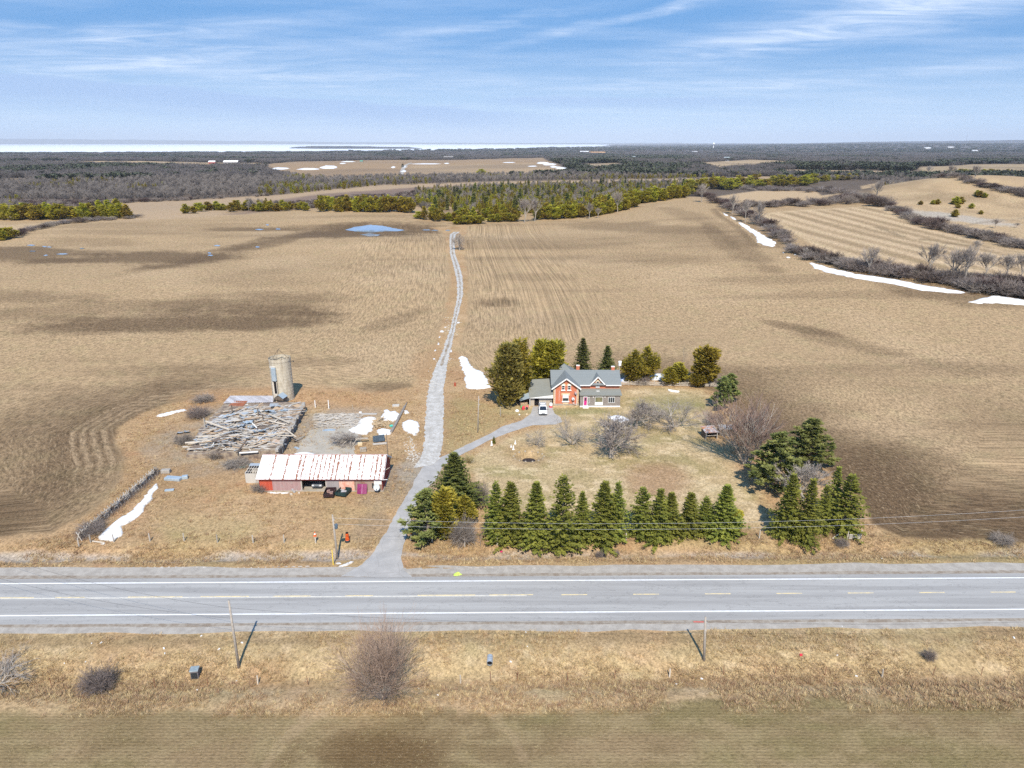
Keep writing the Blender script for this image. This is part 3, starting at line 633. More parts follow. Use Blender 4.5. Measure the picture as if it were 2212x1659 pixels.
for i, (x, y, s) in enumerate([(1703, 556, 6), (1718, 550, 4), (1693, 546, 3)]): snow([(x - s, y), (x, y - 2), (x + s, y + 1), (x, y + 2)], ['right', 'lowest', 'upper left'][i] + ' tiny snow scrap beside the right hedgerow', .2, .2, 1)
snow([(335, 900), (345, 895), (370, 889), (400, 884), (408, 886), (380, 893), (352, 901)], 'thin snow streak behind the collapsed barn', .2, .2, .8)
snow([(728, 1224), (745, 1218), (762, 1211), (766, 1214), (750, 1223), (734, 1226)], 'snow strip beside the driveway pole', .12, .08, .4)
snow([(722, 1217), (735, 1214), (740, 1218), (728, 1220)], 'tiny snow bit at the foot of the driveway pole', .1, .06, .4)
snow([(388, 1173), (402, 1171), (410, 1174), (398, 1178)][:0] + [(214, 1174), (228, 1173), (232, 1177), (218, 1178)], 'small snow bit under the end of the rail fence', .1, .06, .4)
snow([(260, 1225.5), (420, 1224), (520, 1225), (640, 1223), (672, 1222), (672, 1224), (560, 1227), (420, 1226), (262, 1227)], 'hairline of snow along the north shoulder left of the driveway', .08, .03, 1)
snow([(945, 1225.5), (1020, 1225), (1090, 1226), (1160, 1226.5), (1160, 1228), (1020, 1227), (946, 1227)], 'hairline of snow along the north shoulder right of the driveway', .08, .03, 1)
snow([(1403, 811), (1420, 808), (1441, 810), (1444, 818), (1430, 823), (1405, 822)], 'snow heap against the back fence behind the cedar', .5, .2, .6)
for (pts, lb) in (([(1050, 361), (1062, 355), (1082, 359), (1075, 364)], 0),): pass
def nth(i): i += 1; return f'{i}' + ('th' if 10 < i % 100 < 20 else {1: 'st', 2: 'nd', 3: 'rd'}.get(i % 10, 'th'))
for i, (x, y, a, h) in enumerate(sorted([(604, 364, 22, 2.2), (666, 365, 26, 2), (710, 361, 20, 3.5), (752, 349, 16, 1), (740, 353, 7, 1), (920, 354, 34, .8), (849, 361, 5, 2), (965, 353, 6, 1), (873, 360, 6, 2.6), (871, 370, 7, 2.2), (1150, 359, 10, 1), (1204, 361, 10, 1), (1172, 352, 14, 2), (1187, 355, 16, 2), (1212, 363, 13, 2), (1196, 360, 8, 2), (1360, 353, 15, 1.2), (1570, 347, 7, 1), (534, 356, 12, .8), (1100, 351, 14, .7)])):
    snow([(x - a, y + h * .4), (x - a * .3, y - h), (x + a * .6, y - h * .8), (x + a, y), (x + a * .5, y + h), (x - a * .5, y + h)], 'thin far snow patch on the brown fields, ' + nth(i) + ' from left', .5, 3, 8, seed=i)
for i, (x, y, a, h) in enumerate([(947, 742, 3, 4), (955, 716, 6, 2), (950, 728, 3, 2), (941, 757, 3, 2), (974, 758, 3, 3), (962, 707, 4, 1.5), (990, 697, 4, 2), (938, 775, 2.5, 1.5)]):
    snow([(x - a, y + h * .4), (x - a * .3, y - h), (x + a * .7, y - h * .5), (x + a, y + h * .2), (x + a * .2, y + h), (x - a * .6, y + h * .9)], 'small ragged snow bit beside the farm track, ' + ['tall one on the left verge', 'below the rubble crossing', 'just under that crossing', 'left of the widening', 'on the right verge', 'at the rubble crossing', 'upper right of the crossing', 'lowest on the left verge'][i], .12, .25, .5, seed=40 + i)
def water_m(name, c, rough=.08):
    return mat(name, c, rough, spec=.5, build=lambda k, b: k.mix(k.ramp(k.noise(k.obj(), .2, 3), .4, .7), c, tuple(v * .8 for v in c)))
M_POND = water_m('pond_water', (.30, .38, .50)); M_ICE = mat('lake_ice', (.80, .83, .88), .7, noise=(.0006, (.68, .74, .84), .6))  # light blue of the pond colour paints in the reflected sky
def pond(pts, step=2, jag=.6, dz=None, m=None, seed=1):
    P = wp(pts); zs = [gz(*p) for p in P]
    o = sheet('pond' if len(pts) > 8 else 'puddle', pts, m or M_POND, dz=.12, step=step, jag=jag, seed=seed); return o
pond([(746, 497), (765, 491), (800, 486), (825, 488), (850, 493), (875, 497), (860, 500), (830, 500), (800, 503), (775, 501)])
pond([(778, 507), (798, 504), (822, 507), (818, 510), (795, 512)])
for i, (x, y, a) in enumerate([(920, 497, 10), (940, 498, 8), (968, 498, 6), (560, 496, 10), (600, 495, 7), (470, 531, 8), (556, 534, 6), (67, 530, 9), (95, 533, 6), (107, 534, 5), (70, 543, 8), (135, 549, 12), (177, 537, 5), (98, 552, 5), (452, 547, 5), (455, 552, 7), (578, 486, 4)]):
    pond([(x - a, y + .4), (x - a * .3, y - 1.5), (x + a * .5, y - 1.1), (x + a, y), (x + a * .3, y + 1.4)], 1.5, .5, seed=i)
lk = [(-900, 337), (0, 330.5), (300, 329.5), (500, 329), (700, 327.5), (830, 325.5), (1000, 323.5), (1100, 322), (1170, 319.5), (1330, 317.6)]
LKP = [at(px, py, -29.0) for px, py in lk]; far_ = [(-26000, 34000), (-12000, 34000), (0, 33000), (5200, 31000)]
mb = MB(); near = [(p.x, p.y) for p in LKP]; poly = near + [(11000, 60000), (-62000, 60000)]
mb.add([(x, y, -28.5) for x, y in poly], [tuple(range(len(poly)))]); tag(mb.build('lake', M_ICE, fixn=False), kind='structure')

# far hills, island
def ridge(name, pts, depth, m, base=-30, n=160, rough=.25, seed=1, kind='structure'):
    """pts: list of (x, y, height)"""
    mb = MB(); P = [Vector((p[0], p[1], 0)) for p in pts]; hs = [p[2] for p in pts]; vs = []; fs = []
    T = np.linspace(0, len(pts) - 1, n)
    for i, t in enumerate(T):
        k = min(int(t), len(pts) - 2); u = t - k; p = P[k].lerp(P[k + 1], u); h = hs[k] * (1 - u) + hs[k + 1] * u
        h *= 1 + rough * (float(fbm(np.array([t * 5.0]), np.array([seed * 3.3]), 5, seed)[0]) - .5) * 2
        d = p.normalized(); end = min(1, i / 4, (n - 1 - i) / 4)
        for j, (dd, hh) in enumerate(((0, 0), (.08, .55), (.3, .9), (.5, 1), (.75, .85), (1, 0))): q = p + d * depth * dd; vs.append((q.x, q.y, base + h * hh * end))
    for i in range(n - 1):
        for j in range(5): a = i * 6 + j; fs.append((a, a + 1, a + 7, a + 6))
    mb.add(vs, fs); o = mb.build(name, m, fixn=False)
    if kind: o['kind'] = kind
    return o
M_FARW = mat('far_woods', (.055, .06, .075), .95, noise=(.004, (.10, .09, .09), .8))
ridge('far_shore', [(-62000, 55500, 520), (-45000, 55000, 480), (-34000, 55000, 400), (-25000, 55000, 280), (-14000, 55000, 170), (-3000, 55000, 100), (7000, 55000, 90), (13000, 55000, 110)], 4000, M_FARW, n=300, rough=.2)
iA = at(624, 320.5, -29); iB = at(914, 321.5, -29)
ridge('wooded_island', [(iA.x, iA.y, 14), (iA.x * .7 + iB.x * .3, iB.y, 44), (iB.x, iB.y, 26)], 1500, M_FARW, n=60, base=-30)
ridge('far_hills', [(2400, 20000, 30), (6000, 20000, 60), (11000, 20000, 130), (16000, 20000, 200), (22000, 20000, 230)], 3000, M_FARW, n=260, rough=.18, seed=4)
ridge('far_hills', [(2600, 14500, 20), (5000, 14000, 25), (9000, 13500, 70), (14000, 13000, 95)], 2500, M_FARW, n=240, rough=.2, seed=9)
# ================================================================ TREES
M_BARK = mat('bark', (.16, .12, .09), .9, noise=(6, (.26, .22, .18), .8)); M_GBARK = mat('grey_bark', (.30, .26, .22), .9, noise=(5, (.45, .41, .36), .8)); M_PALE = mat('pale_bark', (.50, .46, .40), .9)
M_SPR = foliage('spruce_needles', (.10, .125, .026), (.34, .345, .068), trans=.3); M_CED = foliage('cedar_sprays', (.22, .20, .032), (.60, .49, .08), trans=.42); M_PIN = foliage('pine_needles', (.13, .165, .05), (.38, .39, .13), trans=.35)
M_OLD_C = foliage('bronzed_cedar_sprays', (.26, .225, .06), (.56, .47, .13), trans=.42); M_BLUE = foliage('blue_spruce_needles', (.075, .10, .030), (.25, .26, .07), trans=.3)
M_TWIG = foliage('grey_twigs', (.22, .185, .165), (.37, .33, .30), hue=.02); M_TWP = foliage('purple_brown_twigs', (.20, .13, .105), (.35, .25, .205), hue=.03); M_TWD = foliage('dark_twigs', (.17, .135, .115), (.31, .265, .235), hue=.03)
M_YTW = foliage('straw_twigs', (.30, .25, .12), (.46, .39, .22), hue=.03)
M_FAR_C = foliage('far_cedar', (.19, .175, .026), (.58, .48, .055), trans=.45, hue=.05); M_FAR_S = foliage('far_spruce', (.06, .075, .024), (.24, .25, .06), hue=.06); M_FAR_B = foliage('far_bare', (.075, .066, .068), (.185, .160, .158), hue=.04); M_FAR_R = foliage('far_shrub', (.075, .052, .048), (.155, .112, .10), hue=.05)
U = random.uniform
def fan(mb, p, d, w, l, tint, flip=None):
    """one pointed clump of needles: p base, d direction, w half-width"""
    d = d.normalized(); s = d.cross(Vector((U(-.5, .5), U(-.5, .5), 1))).normalized(); n = s.cross(d)
    s = (s + n * U(-.6, .6)).normalized()
    m = p + d * l * .45; mb.add([p, m + s * w, p + d * l, m - s * w], [(0, 1, 2, 3)], tint=tint)
def trunk_mb(h, r, lean=(0, 0), top=.97, n=7):
    mb = MB(); pts = []; rs = []
    for i in range(7):
        t = i / 6; pts.append((lean[0] * t + U(-.03, .03) * h * .3 * t * (1 - t), lean[1] * t, h * top * t - (.3 if i == 0 else 0))); rs.append(r * (1 - t) ** .8 + .015)
    mb.tube(pts, rs, n); return mb
def spruce(h=10, r=2.4, dens=1.0, droop=.25, sparse=0.0, seed=0, low=.05, shape=.85, cl=1.0):
    random.seed(seed); T = trunk_mb(h, h * .018 + .03); mb = MB(); z = h * low; ph = U(0, 6); irr = .7
    while z < h * .985:
        t = z / h; L = r * (1 - t) ** shape * U(.88, 1.1) + .12; nb = max(5, int((7 + 5 * (1 - t)) * dens)); a0 = U(0, 6.28)
        for i in range(nb):
            if random.random() < sparse: continue
            a = a0 + 6.283 * i / nb + U(-.25, .25); Lb = L * U(.55, 1.18) * (1 + .22 * math.sin(a * 2 + ph + z * .9) * (.3 + irr)); up = (.55 * t - droop * (1 - t)) + U(-.12, .12)
            d = Vector((math.cos(a), math.sin(a), up)).normalized(); sd = Vector((-math.sin(a), math.cos(a), 0)); ct = random.random()
            k = max(2, int(Lb / (.34 * cl)))
            for j in range(k):
                u = (j + .5) / k
                if u < .25 and random.random() < .6: continue
                p = Vector((0, 0, z)) + d * Lb * u + Vector((0, 0, .12 * Lb * u * u))
                tn = min(1, max(0, ct * .55 + random.random() * .45)); sz = (.34 + .30 * (1 - u)) * min(1, .45 + L / 2) * cl
                for s_ in (-1, 1):
                    fan(mb, p, d + sd * s_ * U(.5, 1.1) + Vector((0, 0, U(-.35, .15))), sz * .30, sz * U(.9, 1.35), tn)
                if random.random() < .5: fan(mb, p, d + Vector((0, 0, U(-.9, -.3))), sz * .25, sz, tn * .8)
            fan(mb, Vector((0, 0, z)) + d * Lb * .9, d + Vector((0, 0, .25)), .12 * cl, .4 * cl, min(1, ct + .2))
        z += (U(.20, .30) + .10 * (1 - t)) * (h / 10) ** .4 * cl
    fan(mb, Vector((0, 0, h * .955)), Vector((0, 0, 1)), .08, h * .05, .6)
    return T, mb
def cedar(h=9, r=2.2, n=3600, seed=0, lobes=9, fat=.28, ragged=.35, low=.02, sz=.42):
    """upright, flat-spray evergreen: lobed ovoid; every lobe has its own tint"""
    random.seed(seed); T = trunk_mb(h, h * .02 + .05, top=.8); mb = MB(); LB = []
    LB.append((0, 0, .5 * h, r * .72, h * .49, .5))
    for i in range(lobes):
        t = random.random() ** 1.2 * .8 + .06; prof = math.sin(min(1, (t + .08) / (fat + .22)) * 1.57) * (1 - max(0, t - fat) / (1 - fat)) ** .55
        a = U(0, 6.28); q = r * prof * U(.35, .72); LB.append((q * math.cos(a), q * math.sin(a), t * h + .05 * h, r * U(.32, .5), h * U(.10, .2), random.random()))
    LB.append((U(-.1, .1) * r, 0, h * .86, r * .22, h * .14, .6))
    wts = [l[3] * l[3] + l[3] * l[4] for l in LB]
    for i in range(n):
        l = random.choices(LB, wts)[0]
        a = U(0, 6.283); cz = U(-1, 1); sr = math.sqrt(1 - cz * cz); q = random.random() ** .35 * (1 + ragged * U(-.4, .5) * random.random())
        o = Vector((l[3] * sr * math.cos(a), l[3] * sr * math.sin(a), l[4] * cz)) * q; p = Vector((l[0], l[1], l[2])) + o
        if l is LB[0]:
            tt = min(.995, max(0, p.z / h)); f = math.sin(min(1, (tt + .1) / (fat + .25)) * 1.57) * max(.12, (1 - max(0, tt - fat) / (1 - fat)) ** .6); p.x *= f * 1.15; p.y *= f * 1.15
        if p.z < h * low or p.z > h: continue
        out = Vector((p.x - l[0] * .5, p.y - l[1] * .5, 0)); out = out.normalized() if out.length > .01 else Vector((1, 0, 0))
        d = out * U(.3, 1) + Vector((U(-.4, .4), U(-.4, .4), U(.1, 1.2))); s_ = sz * U(.6, 1.3)
        fan(mb, p - d.normalized() * s_ * .5, d, s_ * .34, s_ * 1.3, min(1, max(0, l[5] * .5 + .5 * random.random())))
    return T, mb
def pine(h=12, r=4, seed=0, nb=34, lean=(0, 0), tuft=26, low=.12):
    random.seed(seed); T = trunk_mb(h, h * .02 + .05, lean); mb = MB()
    for i in range(nb):
        t = low + (1 - low) * (i / nb) ** .9; z = h * t; a = i * 2.4 + U(-.4, .4); prof = (1 - t) ** .62 * (1 - .35 * max(0, .25 - t) * 4); L = r * max(.12, prof) * U(.75, 1.12)
        d = Vector((math.cos(a), math.sin(a), U(.05, .35) + .5 * t)).normalized(); b = Vector((lean[0] * t, lean[1] * t, z)); sd = Vector((-math.sin(a), math.cos(a), 0))
        T.tube([b, b + d * L * .5, b + d * L * .9], [.07, .045, .02], 4, cap=False); ct = random.random()
        for j in range(max(3, int(L * 3.6))):
            u = U(.3, 1.0) if L > 1 else U(.1, 1); p = b + d * L * u + sd * U(-1, 1) * L * .30 * (1.15 - u) + Vector((0, 0, U(-.1, .25)))
            tn = min(1, max(0, ct * .5 + U(0, .5)))
            for q in range(tuft // 2):
                e = Vector((U(-1, 1), U(-1, 1), U(-.35, 1))) + d * .5; s_ = U(.38, .7); fan(mb, p, e, s_ * .2, s_, min(1, tn + U(-.12, .12)))
    for q in range(40): fan(mb, Vector((lean[0], lean[1], h * .93)), Vector((U(-1, 1), U(-1, 1), U(0, 2))), .08, .6, U(.3, .9))
    return T, mb
def bare(h=7, spread=.8, stems=1, levels=4, seed=0, r0=None, kids=(4, 4, 4, 3), up=.5, wig=.16, twig=.014, stemh=.3, trunk=True, budget=9000):
    """leafless tree or bush: T thick wood, mb fine twigs"""
    random.seed(seed); T = MB(); mb = MB(); r0 = r0 or h * .02; cnt = [0]
    Q = []
    def grow(*a): Q.append(a)
    def step(p, d, L, r, lv):
        n = 3 if lv < 2 else 2; pts = [p]; dirs = [d]
        for i in range(n):
            d = (d + Vector((U(-wig, wig), U(-wig, wig), U(-wig, wig) + up * .10))).normalized(); pts.append(pts[-1] + d * L / n); dirs.append(d)
        thick = r > .03; re = max(r * .55, twig)
        (T if thick else mb).tube(pts, [r + (re - r) * i / n for i in range(n + 1)], 5 if thick else 3, cap=False, tint=random.random())
        if lv >= levels: return
        for i in range(kids[min(lv, len(kids) - 1)]):
            t = U(.3, 1) if lv > 0 else U(.55, 1); seg = min(n - 1, int(t * n)); q = pts[seg].lerp(pts[seg + 1], t * n - seg); dd = dirs[seg + 1]
            a = U(0, 6.283); o = dd.orthogonal().normalized(); o2 = dd.cross(o); ang = U(.35, .95) * (spread + .25)
            nd = (dd * math.cos(ang) + (o * math.cos(a) + o2 * math.sin(a)) * math.sin(ang) + Vector((0, 0, up * .25))).normalized()
            grow(q, nd, L * U(.55, .85), max(r * U(.42, .6), twig), lv + 1)
        grow(pts[-1], d, L * .72, max(r * .55, twig), lv + 1)
    if stems == 1: grow(Vector((0, 0, -.2)), Vector((U(-.05, .05), U(-.05, .05), 1)), h * stemh, r0, 0)
    else:
        for i in range(stems):
            a = 6.283 * i / stems + U(-.3, .3); s = spread * U(.15, 1.0)
            grow(Vector((math.cos(a) * .03 * h, math.sin(a) * .03 * h, -.2)), Vector((math.cos(a) * s, math.sin(a) * s, 1)).normalized(), h * stemh * U(.8, 1.15), r0 * U(.6, 1), 1)
    while Q and cnt[0] < budget:
        cnt[0] += 1; step(*Q.pop(0))
    return T, mb
TPL = {}
def tpl(key, fn, crown_m, trunk_m=None, cname='crown', **kw):
    T, mb = fn(**kw); zs = [v[2] for v in mb.v]; xs = [v[0] for v in mb.v]; xs.sort()
    hh = max(zs); ww = xs[int(len(xs) * .985)] - xs[int(len(xs) * .015)]
    TPL[key] = (T.mesh('trunk', trunk_m or M_BARK, fixn=False), mb.mesh(cname, crown_m, tint=True, fixn=False), hh, ww, cname)
def merged(key, fn, crown_m, trunk_m=None, **kw):
    """single-mesh version for far trees"""
    T, mb = fn(**kw); o = len(mb.v); mb.v += T.v; mb.f += [tuple(i + o for i in f) for f in T.f]; mb.mi += [1] * len(T.f); mb.t += [.5] * len(T.f)
    zs = [v[2] for v in mb.v]; xs = sorted(v[0] for v in mb.v)
    TPL[key] = (None, mb.mesh(key, [crown_m, trunk_m or M_BARK], tint=True, fixn=False), max(zs), xs[int(len(xs) * .985)] - xs[int(len(xs) * .015)], key)
def place(key, name, x, yb, yt, w, label, cat='tree', group=None, rz=None, base=None, lean=(0, 0), sink=0.0):
    """stand a tree with its foot at picture (x, yb), top at row yt, crown width w picture px"""
    p = base or at(x, yb); t, c, hh, ww, cn = TPL[key]
    d = ray(x, yt); q = p.y / d.y; Ht = max(.3, H + d.z * q - p.z); m = mpp(p); Wd = w * m
    rz = U(0, 6.28) if rz is None else rz
    sc = (Wd / ww, Wd / ww, Ht / hh)
    if t is None:
        o = bpy.data.objects.new(name, c); COL.objects.link(o); o.location = p - Vector((0, 0, sink)); o.rotation_euler = (lean[0], lean[1], rz); o.scale = sc; tag(o, label, cat, group); return o
    r = empty(name, p, rz, label, cat, group); r.rotation_euler = (lean[0], lean[1], rz); r.scale = sc
    for n_, me in (('trunk', t), (cn, c)):
        o = bpy.data.objects.new(n_, me); COL.objects.link(o); o.parent = r
    return r
tpl('sprA', spruce, M_SPR, h=10, r=2.4, seed=1); tpl('sprB', spruce, M_SPR, h=10, r=2.1, seed=2, sparse=.12, droop=.3); tpl('sprC', spruce, M_SPR, h=10, r=2.7, seed=3, sparse=.2, droop=.15, shape=.7); tpl('sprD', spruce, M_SPR, h=10, r=2.2, seed=4, dens=1.2)
tpl('sprE', spruce, M_BLUE, h=11, r=4.2, seed=5, dens=1.5, droop=.12, low=.03, shape=.92); tpl('sprF', spruce, M_BLUE, h=12, r=2.8, seed=6, dens=1.3, droop=.2)
tpl('cedA', cedar, M_CED, seed=11, h=12, r=3.2, n=6000, lobes=14, sz=.5); tpl('cedB', cedar, M_OLD_C, seed=12, h=12, r=3.2, n=6500, lobes=16, fat=.35, sz=.5); tpl('cedC', cedar, M_CED, seed=13, h=8, r=1.8, n=3000, lobes=7, ragged=.6)
tpl('cedD', cedar, M_CED, seed=14, h=9, r=2.6, n=3200, lobes=8, ragged=.9, fat=.5)
tpl('pinA', pine, M_PIN, seed=21, h=11, r=3.9, nb=56, tuft=34); tpl('pinB', pine, M_PIN, seed=22, h=11, r=4.4, nb=60, tuft=34); tpl('pinC', pine, M_PIN, seed=23, h=8, r=2.6, nb=40, tuft=32); tpl('pinD', pine, foliage('yellow_pine_needles', (.11, .13, .04), (.32, .32, .10), trans=.25), seed=24, h=10, r=3.6, nb=60, tuft=32, low=.02)
BT = dict(trunk_m=M_GBARK, cname='twigs')
tpl('barA', bare, M_TWIG, seed=31, h=6, spread=1.0, kids=(6, 4, 3, 3), levels=5, up=.1, stemh=.27, r0=.24, budget=3800, wig=.2, twig=.012, **BT)
tpl('barB', bare, M_TWIG, seed=32, h=6, spread=.95, stems=5, kids=(4, 3, 3, 3), levels=5, up=.25, stemh=.5, r0=.2, budget=2300, twig=.012, wig=.22, **BT)
tpl('barC', bare, M_TWP, seed=33, h=13, spread=.55, stems=6, kids=(5, 5, 4, 3), levels=5, up=.6, stemh=.45, r0=.26, budget=13500, twig=.02, **BT)
tpl('barD', bare, M_TWIG, seed=34, h=13, spread=.4, kids=(4, 4, 3, 3), levels=5, up=.6, stemh=.38, r0=.34, budget=1700, twig=.03, **BT)
tpl('busA', bare, M_TWP, seed=35, h=9, spread=.75, stems=22, kids=(5, 5, 5, 3), levels=4, up=.35, stemh=.52, r0=.08, budget=9000, twig=.011, wig=.12, **BT)
tpl('busB', bare, M_TWD, seed=36, h=2, spread=1.0, stems=22, kids=(5, 5, 4, 3), levels=4, up=.1, stemh=.5, r0=.03, budget=2600, twig=.008, **BT)
tpl('busC', bare, M_YTW, seed=37, h=2, spread=.7, stems=26, kids=(4, 4, 3), levels=3, up=.4, stemh=.6, r0=.03, budget=1800, twig=.010, **BT)
tpl('dead', bare, M_TWD, seed=38, h=8, spread=.35, kids=(3, 3, 2), levels=3, up=.5, stemh=.6, r0=.09, budget=200, **BT)
# ---- spruce row along the road
G = 'spruces in the row along the road'
ROW = [(1072, 1165, 1040, 50, 'sprB', 'leftmost spruce of the roadside row, gappy crown, beside its twin'), (1104, 1170, 1040, 64, 'sprA', 'second spruce from the left in the roadside row, touching the leftmost one'), (1157, 1178, 1040, 66, 'sprD', 'third spruce from the left in the roadside row, dense and narrow-topped'),
       (1214, 1187, 1026, 74, 'sprC', 'tallest spruce of the roadside row, bare branches showing in its middle'), (1255, 1172, 1061, 44, 'sprD', 'short slim spruce right of the tallest one in the roadside row'), (1302, 1170, 1038, 68, 'sprA', 'full spruce in the middle of the roadside row, left of a thin one'),
       (1330, 1165, 1040, 46, 'sprB', 'thin gappy spruce just before the gap in the roadside row'), (1384, 1160, 1052, 60, 'sprC', 'first spruce right of the gap in the roadside row'), (1420, 1169, 1054, 54, 'sprA', 'spruce standing furthest forward right of the gap in the row'), (1444, 1157, 1063, 54, 'sprD', 'third spruce right of the gap in the roadside row'),
       (1486, 1155, 1063, 54, 'sprA', 'fourth spruce from the right end of the row'), (1520, 1150, 1073, 44, 'sprB', 'small spruce beside the last big one of the roadside row'), (1560, 1160, 1047, 68, 'sprD', 'last big spruce at the right end of the roadside row')]
for x, yb, yt, w, k_, lb in ROW: place(k_, 'spruce_tree', x, yb, yt, w * 1.1, lb, group=G)
place('cedC', 'cedar_tree', 1584, 1152, 1098, 26, 'small olive cedar tucked against the right end of the spruce row')
# ---- clump beside the driveway
place('sprE', 'spruce_tree', 984, 1100, 977, 106, 'broad dark blue-green spruce beside the bend of the driveway', group='trees beside the driveway')
place('pinD', 'pine_tree', 926, 1166, 1052, 84, 'shaggy yellow-green pine at the driveway mouth', group='trees beside the driveway', rz=1)
place('cedC', 'cedar_tree', 962, 1168, 1048, 42, 'tall golden cedar right of the shaggy pine', group='trees beside the driveway'); place('cedD', 'cedar_tree', 1003, 1130, 1066, 46, 'golden cedar with a bare tangle below it', group='trees beside the driveway')
place('busB', 'shrub', 1006, 1172, 1106, 62, 'tall grey thicket under the golden cedar near the road', 'shrub'); place('busB', 'shrub', 1040, 1086, 1028, 42, 'rounded grey shrub behind the broad driveway spruce', 'shrub')
place('busC', 'shrub', 1013, 1000, 978, 26, 'low straw-coloured shrub on the inside of the driveway bend', 'shrub'); place('dead', 'bare_sapling', 1037, 1180, 1105, 20, 'thin pale leaning sapling left of the spruce row', 'sapling', lean=(0, .25))
# ---- right-hand clump
for x, yb, yt, w, k_, n_, lb in ((1745, 1012, 902, 98, 'pinB', 'pine_tree', 'big dark pine at the back of the right-hand clump'), (1745, 1000, 925, 30, 'cedC', 'cedar_tree', 'golden cedar spire growing through the big dark pine'), (1672, 1058, 930, 96, 'pinA', 'pine_tree', 'blue-green pine leaning over the lawn in the right-hand clump'),
                                 (1735, 1082, 1000, 82, 'barD', 'bare_tree', 'pale leafless tree between the pines and the front spruces'), (1795, 1122, 1007, 46, 'sprA', 'spruce_tree', 'spruce peeping out behind the rightmost broad one'), (1772, 1150, 1048, 42, 'sprB', 'spruce_tree', 'slim shorter spruce in the gap of the right-hand clump'),
                                 (1697, 1158, 1023, 66, 'sprD', 'spruce_tree', 'leftmost front spruce of the right-hand clump'), (1738, 1171, 1033, 58, 'sprA', 'spruce_tree', 'spruce nearest the road in the right-hand clump'), (1822, 1147, 1024, 82, 'sprC', 'spruce_tree', 'broad spruce at the right end of the right-hand clump'),
                                 (1612, 1003, 836, 138, 'barC', 'bare_tree', 'very large purple-brown leafless maple behind the lawn shed'), (1558, 885, 812, 42, 'pinC', 'pine_tree', 'young green pine at the back corner of the lawn'), (1574, 868, 805, 40, 'pinC', 'pine_tree', 'second young green pine leaning right at the lawn corner')):
    place(k_, n_, x, yb, yt, w, lb, group='trees of the right-hand clump' if yb > 990 else None)
place('busB', 'shrub', 1537, 919, 886, 42, 'brown shrub left of the lawn shed', 'shrub')
# ---- house trees
for x, yb, yt, w, k_, n_, lb in ((1092, 876, 738, 66, 'cedB', 'cedar_tree', 'bronzed big cedar left of the garage, reaching the grass'), (1116, 866, 731, 62, 'cedA', 'cedar_tree', 'tallest green cedar left of the garage'), (1163, 838, 730, 54, 'cedA', 'cedar_tree', 'left one of the two cedars right behind the garage'), (1190, 842, 732, 66, 'cedA', 'cedar_tree', 'right one of the two cedars right behind the garage'),
                                 (1257, 822, 729, 44, 'sprF', 'spruce_tree', 'bigger dark spruce behind the house roof'), (1310, 815, 746, 38, 'sprF', 'spruce_tree', 'smaller dark spruce behind the house roof'), (1368, 826, 752, 44, 'cedD', 'cedar_tree', 'ragged olive cedar right behind the house, left trunk'), (1395, 820, 745, 42, 'cedD', 'cedar_tree', 'ragged olive cedar leaning right behind the house'),
                                 (1447, 832, 790, 34, 'cedD', 'cedar_tree', 'low ragged cedar beside the back fence'), (1468, 830, 782, 30, 'cedC', 'cedar_tree', 'small round-topped cedar under the dead snag'), (1472, 812, 735, 12, 'dead', 'dead_tree', 'tall thin dead snag behind the back fence'), (1521, 832, 743, 44, 'cedC', 'cedar_tree', 'tall narrow cedar at the right end of the back fence'), (1504, 834, 800, 34, 'cedD', 'cedar_tree', 'low spreading cedar left of the tall narrow one')):
    place(k_, n_, x, yb, yt, w, lb, group='evergreens round the house')
for x, yb, yt, w, k_, lb in ((1236, 960, 890, 74, 'barB', 'upright grey leafless yard tree nearest the driveway loop'), (1320, 988, 893, 106, 'barA', 'widest grey leafless yard tree with twisted branches'), (1373, 925, 858, 64, 'barA', 'leafless yard tree in front of the porch window end'), (1456, 922, 858, 104, 'barB', 'open-armed leafless fruit tree at the lawn centre'), (1422, 906, 860, 46, 'barB', 'small leafless tree left of the open-armed one'),
                             (1160, 962, 922, 44, 'barB', 'leafless shrubby tree beside the stone-lined pit'), (1383, 829, 808, 36, 'busB', 'grey bush under the ragged cedars behind the house'), (1545, 832, 806, 30, 'busB', 'brown bush beside the tall narrow cedar')):
    place(k_, 'bare_tree' if 'bush' not in lb else 'shrub', x, yb, yt, w, lb, 'tree' if 'bush' not in lb else 'shrub', group='leafless yard trees' if 'bush' not in lb else None)
# ---- foreground and road verge
place('busA', 'shrub', 828, 1508, 1330, 172, 'huge leafless grey-brown bush on the near verge', 'shrub', rz=1.0); place('busB', 'shrub', 221, 1490, 1434, 74, 'small dark round bush on the near verge', 'shrub')
place('barB', 'bare_tree', -6, 1478, 1402, 150, 'leafless tree cut by the left edge of the picture', 'tree', rz=.6)
for x, yb, yt, w, lb in ((432, 902, 872, 46, 'dense brown bush left of the barn ruin'), (392, 958, 935, 40, 'brown bush at the lower left of the barn ruin'), (466, 988, 968, 34, 'dark bush in front of the barn ruin'), (560, 1062, 1040, 34, 'small bush below the roofless lean-to'), (205, 1150, 1122, 60, 'dark bush at the road end of the rail fence'), (440, 868, 850, 44, 'thin bush at the field edge behind the ruin'),
                        (1295, 1205, 1185, 18, 'thin bush on the bank below the spruce row'), (1330, 1200, 1186, 14, 'thinner bush right of its neighbour on the bank'), (2005, 1422, 1398, 28, 'small bush on the near verge at the right'), (1820, 1178, 1160, 30, 'bush at the edge of the ploughed field by the road'), (2170, 1175, 1152, 50, 'grey bush near the road at the right edge'), (650, 1010, 985, 34, 'bush beside the far end of the red shed'), (520, 1004, 990, 60, 'low brown brush on the grass in front of the ruin')):
    place('busB', 'shrub', x, yb, yt, w, lb, 'shrub', group='low leafless bushes')
place('barA', 'bare_tree', 993, 541, 500, 26, 'lone leafless tree beside the far end of the farm track')

